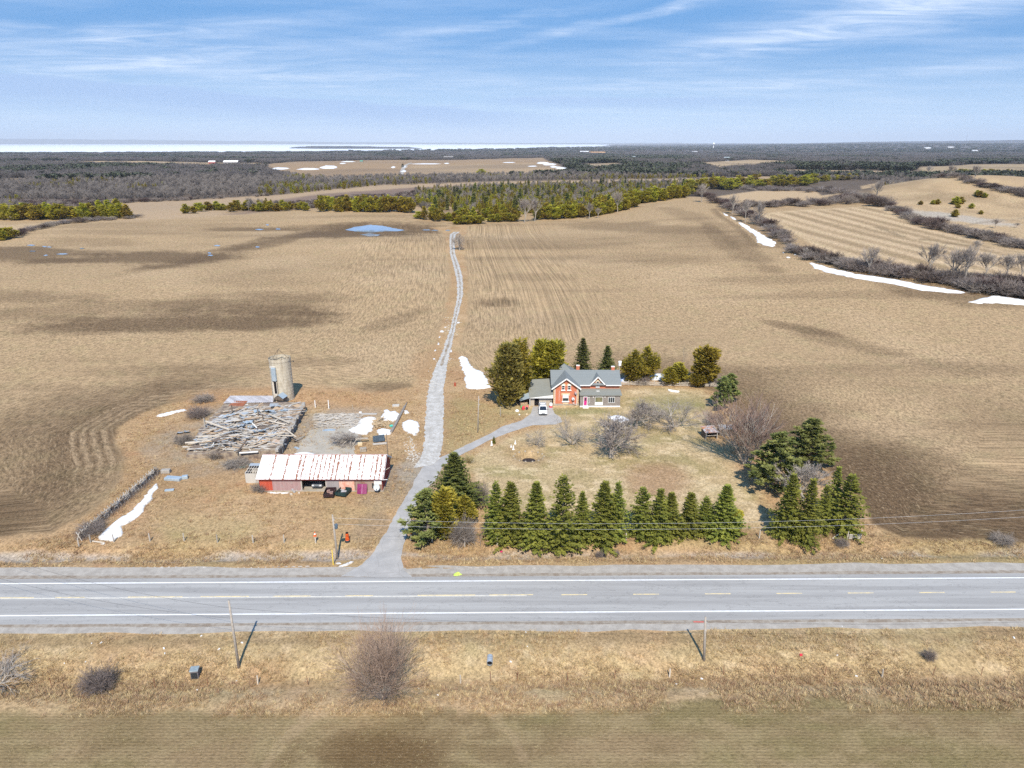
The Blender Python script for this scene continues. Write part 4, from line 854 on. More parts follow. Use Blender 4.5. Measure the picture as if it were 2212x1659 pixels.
# ================================================================ FAR VEGETATION
merged('far_cedar_a', cedar, M_FAR_C, h=9, r=3.0, n=520, lobes=6, sz=1.0, seed=41, ragged=.4); merged('far_cedar_b', cedar, M_FAR_C, h=9, r=2.4, n=460, lobes=5, sz=.95, seed=42, ragged=.5); merged('far_spruce_a', spruce, M_FAR_S, h=12, r=2.2, seed=43, cl=2.6, dens=.8); merged('far_spruce_b', spruce, M_FAR_C, h=11, r=2.0, seed=44, cl=2.6, dens=.8)
M_FTR = mat('far_trunk', (.13, .115, .11), .9); M_FTP = mat('far_pale_trunk', (.24, .21, .19), .9)
merged('far_bare_a', bare, M_FAR_B, M_FTR, h=11, spread=.6, kids=(5, 4, 3), levels=4, up=.4, stemh=.35, r0=.22, budget=420, seed=45, twig=.045); merged('far_bare_b', bare, M_FAR_B, M_FTP, h=12, spread=.45, kids=(5, 4, 3), levels=4, up=.6, stemh=.4, r0=.2, budget=360, seed=46, twig=.045)
merged('hedge_a', bare, M_TWD, M_BARK, h=4, spread=.95, stems=14, kids=(4, 4, 3), levels=4, up=.2, stemh=.5, r0=.06, budget=1500, seed=47, twig=.022); merged('hedge_b', bare, M_FAR_R, M_BARK, h=4, spread=.8, stems=16, kids=(4, 4, 3), levels=4, up=.3, stemh=.5, r0=.06, budget=1500, seed=48, twig=.022)
merged('hedge_c', bare, foliage('hedge_grey', (.17, .14, .13), (.29, .255, .235), hue=.02), M_BARK, h=5, spread=.7, stems=12, kids=(4, 4, 3), levels=4, up=.35, stemh=.5, r0=.06, budget=1300, seed=49, twig=.024)
def along(pts, n, jx=0, jy=0):
    P = [Vector(p) for p in pts]; L = [(P[i + 1] - P[i]).length for i in range(len(P) - 1)]; S = sum(L); out = []
    for i in range(n):
        s = S * (i + .5) / n; k = 0
        while k < len(L) - 1 and s > L[k]: s -= L[k]; k += 1
        p = P[k].lerp(P[k + 1], min(1, s / L[k])); out.append((p.x + U(-jx, jx), p.y + U(-jy, jy)))
    return out
random.seed(99)
def hedge(pts, n, hpx, wpx, label, group, jy=2, kinds=('hedge_a', 'hedge_b', 'hedge_c', 'hedge_a')):
    for i, (x, y) in enumerate(sorted(along(pts, n, 4, jy))):
        t = i / max(1, n - 1); hh = hpx[0] + (hpx[1] - hpx[0]) * t; ww = wpx[0] + (wpx[1] - wpx[0]) * t
        place(random.choice(kinds), 'hedge_bush', x, y, y - hh * U(.7, 1.25), ww * U(.8, 1.3), label + ', ' + nth(i) + ' from left', 'bush', group)
hedge([(1508, 424), (1560, 440), (1600, 462), (1650, 487), (1690, 517), (1722, 548), (1760, 560)], 34, (12, 22), (26, 34), 'dark leafless bush in the long hedgerow beside the upper snow strip', 'bushes of the upper long hedgerow', 4)
hedge([(1760, 558), (1850, 583), (1950, 597), (2040, 614), (2120, 628), (2260, 646)], 40, (22, 38), (40, 56), 'leafless bush in the long hedgerow above the curved snow strip', 'bushes of the lower long hedgerow', 5)
hedge([(1790, 566), (1880, 583), (2000, 600), (2100, 612), (2240, 630)], 22, (22, 34), (36, 52), 'leafless bush in the back of the hedgerow above the curved snow strip', 'back bushes of the lower long hedgerow', 4)
hedge([(1560, 449), (1640, 448), (1700, 446), (1780, 442), (1850, 438), (1905, 446)], 34, (12, 22), (24, 32), 'leafless bush in the hedge above the striped field', 'bushes of the hedge above the striped field', 3)
hedge([(1830, 425), (1880, 436), (1920, 449), (1962, 472), (2010, 492), (2030, 494)], 26, (14, 22), (26, 34), 'leafless bush in the hedge between striped field and pasture hill', 'bushes between striped field and hill', 4)
hedge([(2036, 497), (2085, 510), (2140, 521), (2230, 541)], 17, (18, 26), (32, 44), 'leafless bush in the hedge below the pasture hill at the right', 'bushes below the hill at the right', 3)
hedge([(1600, 408), (1660, 411), (1779, 414), (1840, 422)], 26, (9, 14), (20, 26), 'leafless bush in the upper hedge near the far woods', 'bushes of the upper hedge', 3)
hedge([(1985, 379), (2060, 383), (2134, 404), (2230, 428)], 26, (8, 16), (20, 30), 'leafless bush in the hedge behind the pasture hill', 'bushes behind the pasture hill', 3)
hedge([(20, 516), (60, 500), (110, 489), (150, 481), (200, 478), (300, 470)], 22, (13, 9), (26, 20), 'purple-brown leafless bush in the left hedgerow', 'bushes of the left hedgerow', 2)
for i, (x, y, t, w, k_) in enumerate([(1878, 592, 536, 34, 'barD'), (2010, 594, 530, 44, 'barD'), (2060, 612, 541, 46, 'barD'), (2084, 617, 535, 44, 'barD'), (2125, 600, 548, 40, 'barD'), (2174, 604, 552, 42, 'barD'), (2202, 604, 550, 36, 'barD'), (1893, 432, 394, 24, 'barD'), (2005, 378, 359, 16, 'barD'), (2052, 384, 358, 16, 'barD'), (2104, 390, 358, 18, 'barD'),
                                      (1740, 556, 536, 22, 'barD'), (1334, 458, 415, 22, 'barD'), (1516, 437, 399, 26, 'barD'), (1581, 463, 421, 18, 'barD'), (1133, 481, 430, 30, 'barD'), (1155, 479, 431, 26, 'barD'), (1272, 473, 440, 18, 'barD'), (1291, 471, 450, 12, 'barD'), (1610, 481, 433, 22, 'barD'), (1638, 486, 440, 26, 'barD'), (2108, 546, 520, 22, 'barD'), (2150, 493, 474, 18, 'barD'), (2196, 492, 482, 12, 'barD')]):
    where = ('in the lower long hedgerow' if x > 1700 and y > 550 else 'by the pasture hill' if x > 1850 else 'on the hedgerow end by the far woods' if x > 1500 else 'at the edge of the cedar woods')
    side = ['slim', 'tall', 'wide-crowned', 'twisted', 'leaning', 'forked', 'rightmost', 'lone', 'first small', 'second small', 'third small', 'short', 'pale', 'heavy-limbed', 'upright', 'broad pale', 'narrow pale', 'grey', 'tiny', 'grey forked', 'grey crooked', 'little', 'scrubby', 'smallest'][i]
    place(k_, 'bare_tree', x, y, y - (y - t) * 1.15, w * .75, f'{side} leafless tree standing {where}', group='leafless hedgerow trees')
for i, (x, t, y) in enumerate([(1315, 625, 663), (1425, 620, 660), (1465, 612, 660), (1590, 628, 658), (1625, 588, 662), (1665, 590, 655), (1755, 648, 695), (1805, 533, 585), (1828, 538, 598), (1868, 556, 602), (1612, 700, 768), (1640, 650, 692), (1838, 708, 745)]):
    X = 1659 + .25 * x; Y = 276.5 + .25 * y; T_ = 276.5 + .25 * t
    lab = ['leftmost', 'left one of a pair of', 'right one of a pair of', 'low', 'tall', 'tallest', 'separate', 'upper left', 'upper middle', 'upper right', 'biggest, lowest', 'tiny', 'far right tiny'][i]
    place('far_cedar_b', 'juniper', X, Y, T_, (Y - T_) * .8 + 3, f'{lab} golden juniper on the pasture hill', 'tree', 'junipers on the pasture hill')
# cedar wood edge: single trees
def edge_trees(pts, n, key, hpx, wpx, name, label, group, jx=4, jy=2):
    for i_, (x, y) in enumerate(sorted(along(pts, n, jx, jy))):
        if y < 474 and 420 < x < 905: y -= 3
        place(random.choice(key), name, x, y, y - U(*hpx) * 1.3, U(*wpx) * 1.15, label + ', ' + nth(i_) + ' from left', 'tree', group)
CE = ('far_cedar_a', 'far_cedar_b')
edge_trees([(0, 475), (60, 474), (148, 473)], 18, CE, (22, 30), (18, 24), 'cedar_tree', 'olive cedar in the left wood edge beyond the field', 'cedars of the left wood edge')
edge_trees([(155, 474), (220, 473), (278, 470)], 13, CE, (22, 34), (16, 24), 'cedar_tree', 'olive cedar in the right half of the left wood edge', 'cedars of the left wood edge, right half')
edge_trees([(0, 518), (20, 516), (30, 514)], 4, CE, (18, 24), (16, 20), 'cedar_tree', 'cedar at the very left edge beside the small tan field', 'cedars beside the small tan field')
edge_trees([(400, 460), (470, 459), (520, 459), (600, 458), (665, 458)], 26, CE, (12, 19), (13, 18), 'cedar_tree', 'olive cedar behind the left field crest', 'cedars behind the left field crest')
edge_trees([(690, 459), (760, 459), (820, 460), (890, 463)], 32, CE, (20, 30), (14, 20), 'cedar_tree', 'bright olive cedar in the thick wood edge left of the track end', 'cedars of the thick wood edge')
edge_trees([(985, 484), (1040, 483)], 8, CE, (11, 16), (13, 17), 'cedar_tree', 'low bright cedar clump at the track end', 'cedars at the track end', jy=1); edge_trees([(1058, 480), (1118, 478)], 9, CE, (12, 16), (13, 17), 'cedar_tree', 'low bright cedar right of the track-end clump', 'cedars right of the track-end clump', jy=1)
edge_trees([(905, 474), (950, 476), (1000, 474), (1060, 470), (1120, 468)], 24, CE, (13, 26), (12, 18), 'cedar_tree', 'olive cedar behind the track-end clumps', 'cedars behind the track-end clumps', jy=3)
edge_trees([(1160, 474), (1210, 472), (1260, 468), (1310, 462), (1345, 453), (1375, 446)], 46, CE, (17, 26), (13, 18), 'cedar_tree', 'olive cedar in the wood edge at the foot of the right slope', 'cedars at the foot of the right slope', jy=2)
edge_trees([(1350, 443), (1400, 436), (1450, 430), (1490, 424)], 24, CE, (17, 26), (14, 20), 'cedar_tree', 'olive cedar just behind the right field crest', 'cedars behind the right field crest', jy=3)
edge_trees([(1480, 410), (1560, 408), (1640, 403), (1700, 402), (1760, 398)], 40, CE, (14, 22), (17, 24), 'cedar_tree', 'olive cedar in the row above the upper hedge', 'cedars above the upper hedge', jy=3)
edge_trees([(1770, 392), (1830, 388), (1875, 386)], 12, CE, (7, 12), (10, 14), 'cedar_tree', 'small far cedar left of the pasture hill', 'far cedars left of the pasture hill', jy=1)
edge_trees([(2060, 374), (2120, 373), (2180, 376)], 12, CE, (4, 9), (10, 14), 'cedar_tree', 'tiny far cedar above the pasture hill', 'tiny cedars above the pasture hill', jy=1)
def zone_trees(poly, n, key, hpx, wpx, name, label, group):
    P = np.array(poly); k = 0
    while k < n:
        x, y = U(P[:, 0].min(), P[:, 0].max()), U(P[:, 1].min(), P[:, 1].max())
        if sdf(np.array([x]), np.array([y]), poly)[0] < 0: continue
        f = (y - 395) / 75; place(random.choice(key), name, x, y, y - U(*hpx) * (.6 + .6 * f), U(*wpx) * (.6 + .6 * f), label, 'tree', group); k += 1
ZONE = [(900, 462), (930, 440), (1000, 420), (1150, 408), (1300, 403), (1440, 402), (1500, 410), (1420, 428), (1330, 448), (1200, 464), (1000, 468)]
zone_trees(ZONE, 110, ('far_spruce_a', 'far_spruce_b', 'far_spruce_a'), (24, 38), (8, 11), 'spruce_tree', 'pointed dark spruce among the mixed woods beyond the track', 'spruces of the mixed woods')
zone_trees(ZONE, 45, ('far_bare_a', 'far_bare_b'), (18, 28), (10, 14), 'bare_tree', 'leafless grey tree among the mixed woods beyond the track', 'leafless trees of the mixed woods')
zone_trees([(1130, 455), (1250, 440), (1340, 425), (1420, 415), (1440, 425), (1350, 445), (1250, 460), (1160, 467)], 40, CE, (15, 22), (12, 16), 'cedar_tree', 'yellow-olive cedar inside the mixed woods', 'cedars inside the mixed woods')

# ---- the woods nobody could count: instanced points, one object per kind of wood
LIB = {}
def libobj(key):
    if key not in LIB: LIB[key] = bpy.data.objects.new(key, TPL[key][1])
    return LIB[key]
def wood(name, pts, keys, scale):
    me = bpy.data.meshes.new(name); me.vertices.add(len(pts)); me.vertices.foreach_set('co', pts.ravel())
    me.attributes.new('sc', 'FLOAT_VECTOR', 'POINT').data.foreach_set('vector', scale.ravel()); o = bpy.data.objects.new(name, me); COL.objects.link(o); tag(o, kind='stuff')
    ng = bpy.data.node_groups.new(name, 'GeometryNodeTree'); ng.interface.new_socket('Geometry', in_out='INPUT', socket_type='NodeSocketGeometry'); ng.interface.new_socket('Geometry', in_out='OUTPUT', socket_type='NodeSocketGeometry')
    gi = ng.nodes.new('NodeGroupInput'); go = ng.nodes.new('NodeGroupOutput'); m2p = ng.nodes.new('GeometryNodeMeshToPoints'); ng.links.new(gi.outputs[0], m2p.inputs[0])
    jn = ng.nodes.new('GeometryNodeJoinGeometry'); na = ng.nodes.new('GeometryNodeInputNamedAttribute'); na.data_type = 'FLOAT_VECTOR'; na.inputs[0].default_value = 'sc'
    rr = ng.nodes.new('FunctionNodeRandomValue'); rr.data_type = 'FLOAT_VECTOR'; rr.inputs[0].default_value = (0, 0, 0); rr.inputs[1].default_value = (0, 0, 6.283)
    prev = m2p.outputs[0]
    gj = ng.nodes.new('GeometryNodeGeometryToInstance') if len(keys) > 1 else None
    src = None
    if len(keys) > 1:
        for k_ in keys:
            oi = ng.nodes.new('GeometryNodeObjectInfo'); oi.inputs[0].default_value = libobj(k_); oi.inputs['As Instance'].default_value = True; ng.links.new(oi.outputs['Geometry'], gj.inputs[0])
            ng.links.new(oi.outputs['Geometry'], jn.inputs[0])
        src = jn.outputs[0]; ng.nodes.remove(gj)
    else:
        oi = ng.nodes.new('GeometryNodeObjectInfo'); oi.inputs[0].default_value = libobj(keys[0]); oi.inputs['As Instance'].default_value = True; src = oi.outputs['Geometry']
    ip = ng.nodes.new('GeometryNodeInstanceOnPoints'); ip.inputs['Pick Instance'].default_value = len(keys) > 1
    ng.links.new(prev, ip.inputs['Points']); ng.links.new(src, ip.inputs['Instance']); ng.links.new(na.outputs[0], ip.inputs['Scale']); ng.links.new(rr.outputs[0], ip.inputs['Rotation']); ng.links.new(ip.outputs[0], go.inputs[0])
    o.modifiers.new('scatter', 'NODES').node_group = ng
    return o
def project(x, y, z):
    dz = z - H; dep = y * math.cos(TH) - dz * math.sin(TH); up = y * math.sin(TH) + dz * math.cos(TH)
    return CX + F * x / dep, CY - F * up / dep
rs = np.random.RandomState(5)
def scatter(n, r0, r1, a=41):
    r = np.exp(rs.uniform(math.log(r0), math.log(r1), n)) if r1 / r0 > 3 else rs.uniform(r0, r1, n)
    t = np.radians(rs.uniform(-a, a, n)); return r * np.sin(t), r * np.cos(t)
FP = [wp(p) for p, _ in FIELDS_]
MARSH = wp([(-200, 474), (0, 474), (60, 455), (290, 438), (560, 426), (830, 401), (1106, 393), (1382, 388), (1660, 381), (1700, 386), (1500, 392), (1106, 398), (900, 410), (720, 425), (560, 447), (440, 470), (300, 475)])
def allowed(x, y, marg=8):
    ok = np.ones(x.shape, bool)
    for p in FP:
        for t in (1, 1.04): ok &= sdf(x * t, y * t, p) < -marg
    for t in (1, 1.04): ok &= sdf(x * t, y * t, MARSH) < -4
    return ok & ~((x / np.maximum(y, 1) > -.12) & (x / np.maximum(y, 1) < -.09) & (y > 1500) & (y < 2600) & (np.abs(x + .105 * y) < 8))
BEHIND = [(-400, 640), (-60, 700), (0, 700), (60, 640), (140, 690), (200, 720), (260, 800), (600, 900)]
def beyond(x, y, extra=0): return np.hypot(x, y) > np.interp(x, [-700, -330, -280, -150, -60, 20, 90, 150, 260, 400, 700], [640, 640, 650, 690, 640, 590, 660, 730, 820, 900, 1000]) + extra
# near grey and mixed belt
x, y = scatter(26000, 600, 1700); px, py = project(x, y, hgt(x, y)); ok = beyond(x, y, 5) & allowed(x, y) & ~((px < 300) & (py > 468)) & ~((px > 1470) & (px < 1900) & (py > 391 + (px < 1600) * 8)); x, y = x[ok], y[ok]; px, py = project(x, y, hgt(x, y)); nz = fbm(x / 90, y / 140, 3, 91); u = rs.rand(len(x))
shrubz = (py < 452) & (py > 395) & (px < 900) & (sdf(x, y, MARSH) > -1e9) & (py > np.interp(px, [300, 560, 900], [436, 424, 399]))
con = (~shrubz) & (nz > .60) & (u < .55) | ((px > 560) & (px < 1520) & (py > 400) & (u < np.interp(py, [400, 430, 470], [.5, .75, .92])) & ~shrubz); shr = shrubz & ~con; gr = ~con & ~shr & (px < 2300)
def sc3(n, lo, hi, w=1.0): s = rs.uniform(lo, hi, n); return np.stack([s * w * rs.uniform(.8, 1.2, n), s * w, s], -1)
def pts(m): return np.stack([x[m], y[m], hgt(x[m], y[m]) - .1], -1)
wood('leafless_woods', pts(gr), ['far_bare_a', 'far_bare_b'], sc3(gr.sum(), .55, .95)); wood('shrub_swamp', pts(shr), ['hedge_b', 'hedge_a'], sc3(shr.sum(), .5, 1.1, 1.6)); wood('mixed_conifer_woods', pts(con), ['far_cedar_a', 'far_cedar_b', 'far_spruce_b'], sc3(con.sum(), .55, 1.0))
print('near woods', gr.sum(), shr.sum(), con.sum())
# far belts: bigger clumps, thinner count
merged('clump_bare', bare, M_FAR_B, M_FTR, h=11, spread=1.3, stems=16, kids=(3, 3), levels=3, up=.4, stemh=.5, r0=.3, budget=240, seed=51, twig=.14); merged('clump_conifer', cedar, foliage('blue_dark_conifer', (.035, .045, .030), (.10, .11, .065), hue=.03), h=10, r=7, n=260, lobes=9, sz=2.6, seed=52, ragged=.5, fat=.7); merged('clump_bare_b', bare, M_FAR_R, M_FTR, h=9, spread=1.6, stems=18, kids=(3, 3), levels=3, up=.3, stemh=.5, r0=.3, budget=240, seed=53, twig=.16)
x, y = scatter(30000, 1500, 8500); LK = [(p.x, p.y) for p in LKP] + [(11000, 60000), (-62000, 60000)]
ok = allowed(x, y, 14) & (sdf(x, y, LK) < 10); x, y = x[ok], y[ok]; nz = fbm(x / 500, y / 900, 3, 92); u = rs.rand(len(x)); con = ((nz > .58) & (u < .8)) | (u < .06); big = 1 + (np.hypot(x, y) - 1500) / 2600
s = sc3(len(x), .8, 1.25) * np.stack([big * 1.5, big * 1.5, np.ones_like(big)], -1)
gr = ~con & (u > .45); g2 = ~con & ~gr
wood('far_leafless_woods', pts(gr), ['clump_bare'], s[gr]); wood('far_brown_woods', pts(g2), ['clump_bare_b'], s[g2]); wood('far_conifer_woods', pts(con), ['clump_conifer'], s[con])
x, y = scatter(9000, 8500, 19000); ok = (sdf(x, y, LK) < 10); x, y = x[ok], y[ok]; big = np.hypot(x, y) / 2500; s = np.stack([big, big, 1.3 + .1 * big], -1) * rs.uniform(.8, 1.2, (len(x), 1)); mm = rs.rand(len(x)) < .5
wood('farthest_leafless_woods', pts(mm), ['clump_bare_b'], s[mm]); wood('farthest_conifer_woods', pts(~mm), ['clump_conifer'], s[~mm])

# ---- dry grass standing on the verges and in the lots
def tuft(key, m, n, h, r, seed):
    random.seed(seed); mb = MB()
    for i in range(n):
        a = U(0, 6.28); q = r * random.random() ** .5; p = Vector((q * math.cos(a), q * math.sin(a), -.02)); d = Vector((math.cos(a) * U(0, .8), math.sin(a) * U(0, .8), 1)).normalized() * h * U(.5, 1.1); s_ = Vector((-math.sin(a), math.cos(a), 0)) * .022
        mb.add([p - s_, p + s_, p + d], [(0, 1, 2)], tint=random.random())
    TPL[key] = (None, mb.mesh(key, m, tint=True, fixn=False), h, r, key)
M_STR = foliage('dry_straw', (.36, .25, .13), (.60, .46, .28), hue=.03); M_WEED = foliage('brown_weed', (.22, .13, .075), (.40, .27, .16), hue=.03)
tuft('tuft_a', M_STR, 26, .42, .35, 1); tuft('tuft_b', M_WEED, 22, .5, .3, 2)
tuft('tuft_s', foliage('field_sprig', (.12, .11, .045), (.42, .33, .2), hue=.03), 14, .16, .22, 3)
def grass(name, n, x0, x1, y0, y1, test, key, lo, hi):
    x = rs.uniform(x0, x1, n); y = rs.uniform(y0, y1, n) + RA * x; dn = fbm(x / 5, y / 4, 3, 95); ok = test(x, y) & (dn > rs.uniform(.35, .62, n)); x, y = x[ok], y[ok]
    s_ = rs.uniform(lo, hi, len(x)); wood(name, np.stack([x, y, hgt(x, y)], -1), [key], np.stack([s_ * 1.3, s_ * 1.3, s_], -1))
T_ = lambda x, y: np.ones(x.shape, bool)
DW = wp(DRV); LN = wp(LL + LR[::-1])
inyard = lambda x, y: (sdf(x, y, YARD) > .5) & (sdf(x, y, DW) < -.6) & (sdf(x, y, LN) < -.6) & (sdf(x, y, LAWN) < 0)
grass('dry_grass', 15000, -75, 75, 60.6, 74.2, T_, 'tuft_a', .35, .95); grass('brown_weeds', 5000, -75, 75, 61, 68.5, T_, 'tuft_b', .35, .9); grass('dry_grass', 9000, -90, 90, 89.2, 97, inyard, 'tuft_a', .3, .9); grass('brown_weeds', 3500, -90, 90, 90, 98, inyard, 'tuft_b', .35, 1.0)
grass('dry_grass', 14000, -95, 60, 95, 165, inyard, 'tuft_a', .35, .9); grass('brown_weeds', 6000, -95, 70, 95, 190, inyard, 'tuft_b', .4, 1.1)

grass('field_sprigs', 9000, -75, 75, 38, 61.5, T_, 'tuft_s', .4, 1.0)
# ================================================================ BUILDINGS AND OBJECTS
def brick_b(c1, c2, mortar, s=1.0):
    def f(k, b):
        P = k.obj(); sp = k.n('ShaderNodeSeparateXYZ', {0: P}); u = k.math('ADD', sp.outputs[0], sp.outputs[1])
        v = k.n('ShaderNodeCombineXYZ', {0: u, 1: sp.outputs[2], 2: 0.0}).outputs[0]
        br = k.n('ShaderNodeTexBrick', {'Vector': v, 'Color1': (*c1, 1), 'Color2': (*c2, 1), 'Mortar': (*mortar, 1), 'Scale': 4.0 * s, 'Mortar Size': .02, 'Brick Width': .9, 'Row Height': .3}).outputs[0]
        return k.mix(k.ramp(k.noise(P, 1.2, 4), .5, .75, 0, .35), br, tuple(x * .75 for x in c1))
    return f
def board_b(c1, c2, w=.25, axis=0, wear=None, rot=None):
    """vertical boards of varying tone along x+y"""
    def f(k, b):
        P = k.obj(); sp = k.n('ShaderNodeSeparateXYZ', {0: P}); u = k.math('ADD', sp.outputs[0], sp.outputs[1]) if axis == 0 else sp.outputs[2]
        idx = k.math('FLOOR', k.math('DIVIDE', u, w)); r = k.n('ShaderNodeTexWhiteNoise', {'W': idx}, noise_dimensions='1D').outputs['Value']
        fr = k.math('FRACT', k.math('DIVIDE', u, w)); gap = k.ramp(fr, .06, .0, 0, .8)
        st = k.noise(k.scl(P, 6, 6, .8), 1.5, 4, .7); c = k.mix(k.math('ADD', k.math('MULTIPLY', r, .6), k.math('MULTIPLY', st, .45)), c1, c2)
        if wear: c = k.mix(k.ramp(k.noise(P, 1.1, 5, .7), .5, .65, 0, .9), c, wear)
        return k.mix(gap, c, tuple(x * .25 for x in c1))
    return f
def shingle_b(c1, c2, row=.22):
    def f(k, b):
        P = k.obj(); sp = k.n('ShaderNodeSeparateXYZ', {0: P}); fr = k.math('FRACT', k.math('DIVIDE', sp.outputs[2], row * .5)); idx = k.math('FLOOR', k.math('DIVIDE', sp.outputs[2], row * .5))
        r = k.n('ShaderNodeTexWhiteNoise', {'W': idx}, noise_dimensions='1D').outputs['Value']
        c = k.mix(k.math('ADD', k.math('MULTIPLY', k.noise(P, 1.6, 5, .7), .75), k.math('MULTIPLY', r, .22)), c1, c2)
        return k.mix(k.ramp(fr, .18, .0, 0, .4), c, tuple(x * .5 for x in c1))
    return f
def rust_b(k, b):
    """white-washed tin roof: rust bleeds down every seam, darker where laps leak"""
    P = k.obj(); sp = k.n('ShaderNodeSeparateXYZ', {0: P}); x, y, z = sp.outputs
    fr = k.math('FRACT', k.math('DIVIDE', x, .76)); seam = k.math('ABSOLUTE', k.math('SUBTRACT', fr, .5))
    idx = k.math('FLOOR', k.math('DIVIDE', x, .76)); r = k.n('ShaderNodeTexWhiteNoise', {'W': idx}, noise_dimensions='1D').outputs['Value']
    n = k.noise(k.scl(P, 2.2, .8, .8), 1.6, 5, .75); w = k.math('ADD', k.math('MULTIPLY', r, .16), k.math('MULTIPLY', k.math('SUBTRACT', n, .455), 1.2))
    m = k.ramp(k.math('SUBTRACT', seam, w), .06, -.03, 0, 1)
    m = k.math('MULTIPLY', m, k.ramp(r, .12, .4, .12, 1)); m = k.math('MULTIPLY', m, k.ramp(k.noise(k.scl(P, 1, 2.5, 2.5), 1.1, 3), .36, .48, .4, 1))
    tin = k.mix(k.ramp(k.noise(k.scl(P, 3, 1, 1), .9, 5, .75), .52, .68), (.86, .86, .86), (.52, .60, .61))
    return k.mix(m, tin, k.mix(n, (.17, .055, .035), (.33, .15, .08)))
M_BRICK = mat('red_brick', (.4, .13, .08), .9, build=brick_b((.60, .185, .095), (.52, .15, .08), (.56, .30, .21))); M_CREAM = mat('cream_brick', (.68, .55, .36), .85, noise=(3, (.55, .43, .27), .6)); M_TRIM = mat('white_trim', (.85, .85, .84), .5)
M_ROOF = mat('grey_shingles', (.2, .22, .22), .9, build=shingle_b((.175, .195, .20), (.245, .265, .27))); M_ROOF2 = mat('weathered_shingles', (.2, .2, .19), .9, build=shingle_b((.20, .205, .18), (.29, .29, .26)))
M_GLASS = mat('window_glass', (.03, .04, .05), .08, spec=.8); M_GLASS2 = mat('picture_glass', (.12, .13, .08), .1, spec=.8, noise=(1.5, (.30, .25, .14), .9)); M_DOOR = mat('magenta_door', (.55, .03, .22), .4)
M_STONE = mat('shake_siding', (.2, .2, .2), .95, build=brick_b((.24, .21, .19), (.34, .31, .29), (.12, .10, .09), .8)); M_FIELDST = mat('field_stone', (.4, .36, .3), .95, noise=(2.2, (.24, .20, .17), .9)); M_TINB = mat('blue_tin', (.38, .47, .54), .45, metal=.3, noise=(1.5, (.52, .58, .62), .7))
M_PLANK = mat('grey_plank', (.4, .37, .33), .9, noise=(4, (.55, .50, .44), .7), var=.5); M_PLANKL = mat('pale_plank', (.62, .55, .46), .9, noise=(4, (.46, .40, .33), .7), var=.35); M_PLANKD = mat('dark_plank', (.12, .09, .07), .9, noise=(4, (.24, .19, .15), .7), var=.4)
M_BLACK = mat('shade_and_band_black', (.012, .010, .012), .9); M_DARKM = mat('dark_metal', (.05, .055, .06), .5, metal=.3); M_GALV = mat('galvanised', (.55, .58, .60), .45, metal=.4, noise=(2, (.42, .45, .47), .7)); M_POLE = mat('pole_wood', (.42, .38, .34), .9, noise=(5, (.30, .26, .22), .8))  # M_BLACK paints shaded insides, and is the barrel's real black
def W_(root, name, mb, m, parent=None, **kw):
    """part given in world coordinates under an unrotated root"""
    o = mb.build(name, m, parent or root, **kw)
    if not parent: o.location = -root.location
    return o
def front_window(root, x0, x1, z0, z1, y, name='window', arch=False, surround=None, sill=True, bars=(1, 1), glass=None, depth=.10, frame=.065):
    """window in a wall that faces -y; frame is the part, pane / sill / surround are sub-parts"""
    f = MB(); w = frame
    f.box(((x0 + x1) / 2, y - .03, z1 - w / 2), (x1 - x0, depth, w)); f.box(((x0 + x1) / 2, y - .03, z0 + w / 2), (x1 - x0, depth, w))
    f.box((x0 + w / 2, y - .03, (z0 + z1) / 2), (w, depth, z1 - z0 - 2 * w)); f.box((x1 - w / 2, y - .03, (z0 + z1) / 2), (w, depth, z1 - z0 - 2 * w))
    for i in range(1, bars[0]): x = x0 + (x1 - x0) * i / bars[0]; f.box((x, y - .025, (z0 + z1) / 2), (.06, .08, z1 - z0 - 2 * w))
    for i in range(1, bars[1]): z = z0 + (z1 - z0) * i / bars[1]; f.box(((x0 + x1) / 2, y - .03, z), (x1 - x0 - 2 * w, .075, .06))
    if arch:
        xc = (x0 + x1) / 2; rr = (x1 - x0) / 2; pl = [(xc + rr * math.cos(a), z1 + rr * .85 * math.sin(a)) for a in [math.pi * i / 8 for i in range(9)]]; f.yprism(pl, y - .075, y - .01)
    fo = W_(root, name, f, M_TRIM)
    g = MB(); g.box(((x0 + x1) / 2, y - .012, (z0 + z1) / 2), (x1 - x0 - .04, .02, z1 - z0 - .04)); W_(root, 'pane', g, glass or M_GLASS, fo)
    if sill: s = MB(); s.box(((x0 + x1) / 2, y - .08, z0 - .10), (x1 - x0 + .3, .22, .19)); W_(root, 'sill', s, M_TRIM, fo)
    if surround:
        s = MB()
        if arch:
            xc = (x0 + x1) / 2; r1 = (x1 - x0) / 2 + .03; r2 = r1 + .26; A = [math.pi * i / 10 for i in range(11)]
            pl = [(xc + r2 * math.cos(a), z1 - .1 + r2 * math.sin(a)) for a in A] + [(xc + r1 * math.cos(a), z1 - .1 + r1 * math.sin(a)) for a in reversed(A)]
            n = len(pl); vs = [(x, y - .05, z) for x, z in pl] + [(x, y + .02, z) for x, z in pl]; fs = [(i, i + 1, n - 2 - i, n - 1 - i) for i in range(10)] + [(i, (i + 1) % n, n + (i + 1) % n, n + i) for i in range(n)]
            s.add(vs, fs)
        else: s.box(((x0 + x1) / 2, y - .02, z1 + .16), (x1 - x0 + .5, .08, .3)); s.box((x0 - .17, y - .02, z1 - .15), (.2, .08, .3)); s.box((x1 + .17, y - .02, z1 - .15), (.2, .08, .3))
        W_(root, 'surround', s, surround, fo)
    return fo
def gable_roof_y(mb, x0, x1, ze, zr, y0, y1, t=.16, mi=0):
    """roof with ridge along y between x0..x1, sloping slabs of thickness t"""
    xm = (x0 + x1) / 2
    mb.yprism([(x0, ze), (xm, zr), (x1, ze), (x1, ze + t), (xm, zr + t * 1.15), (x0, ze + t)], y0, y1, mi)
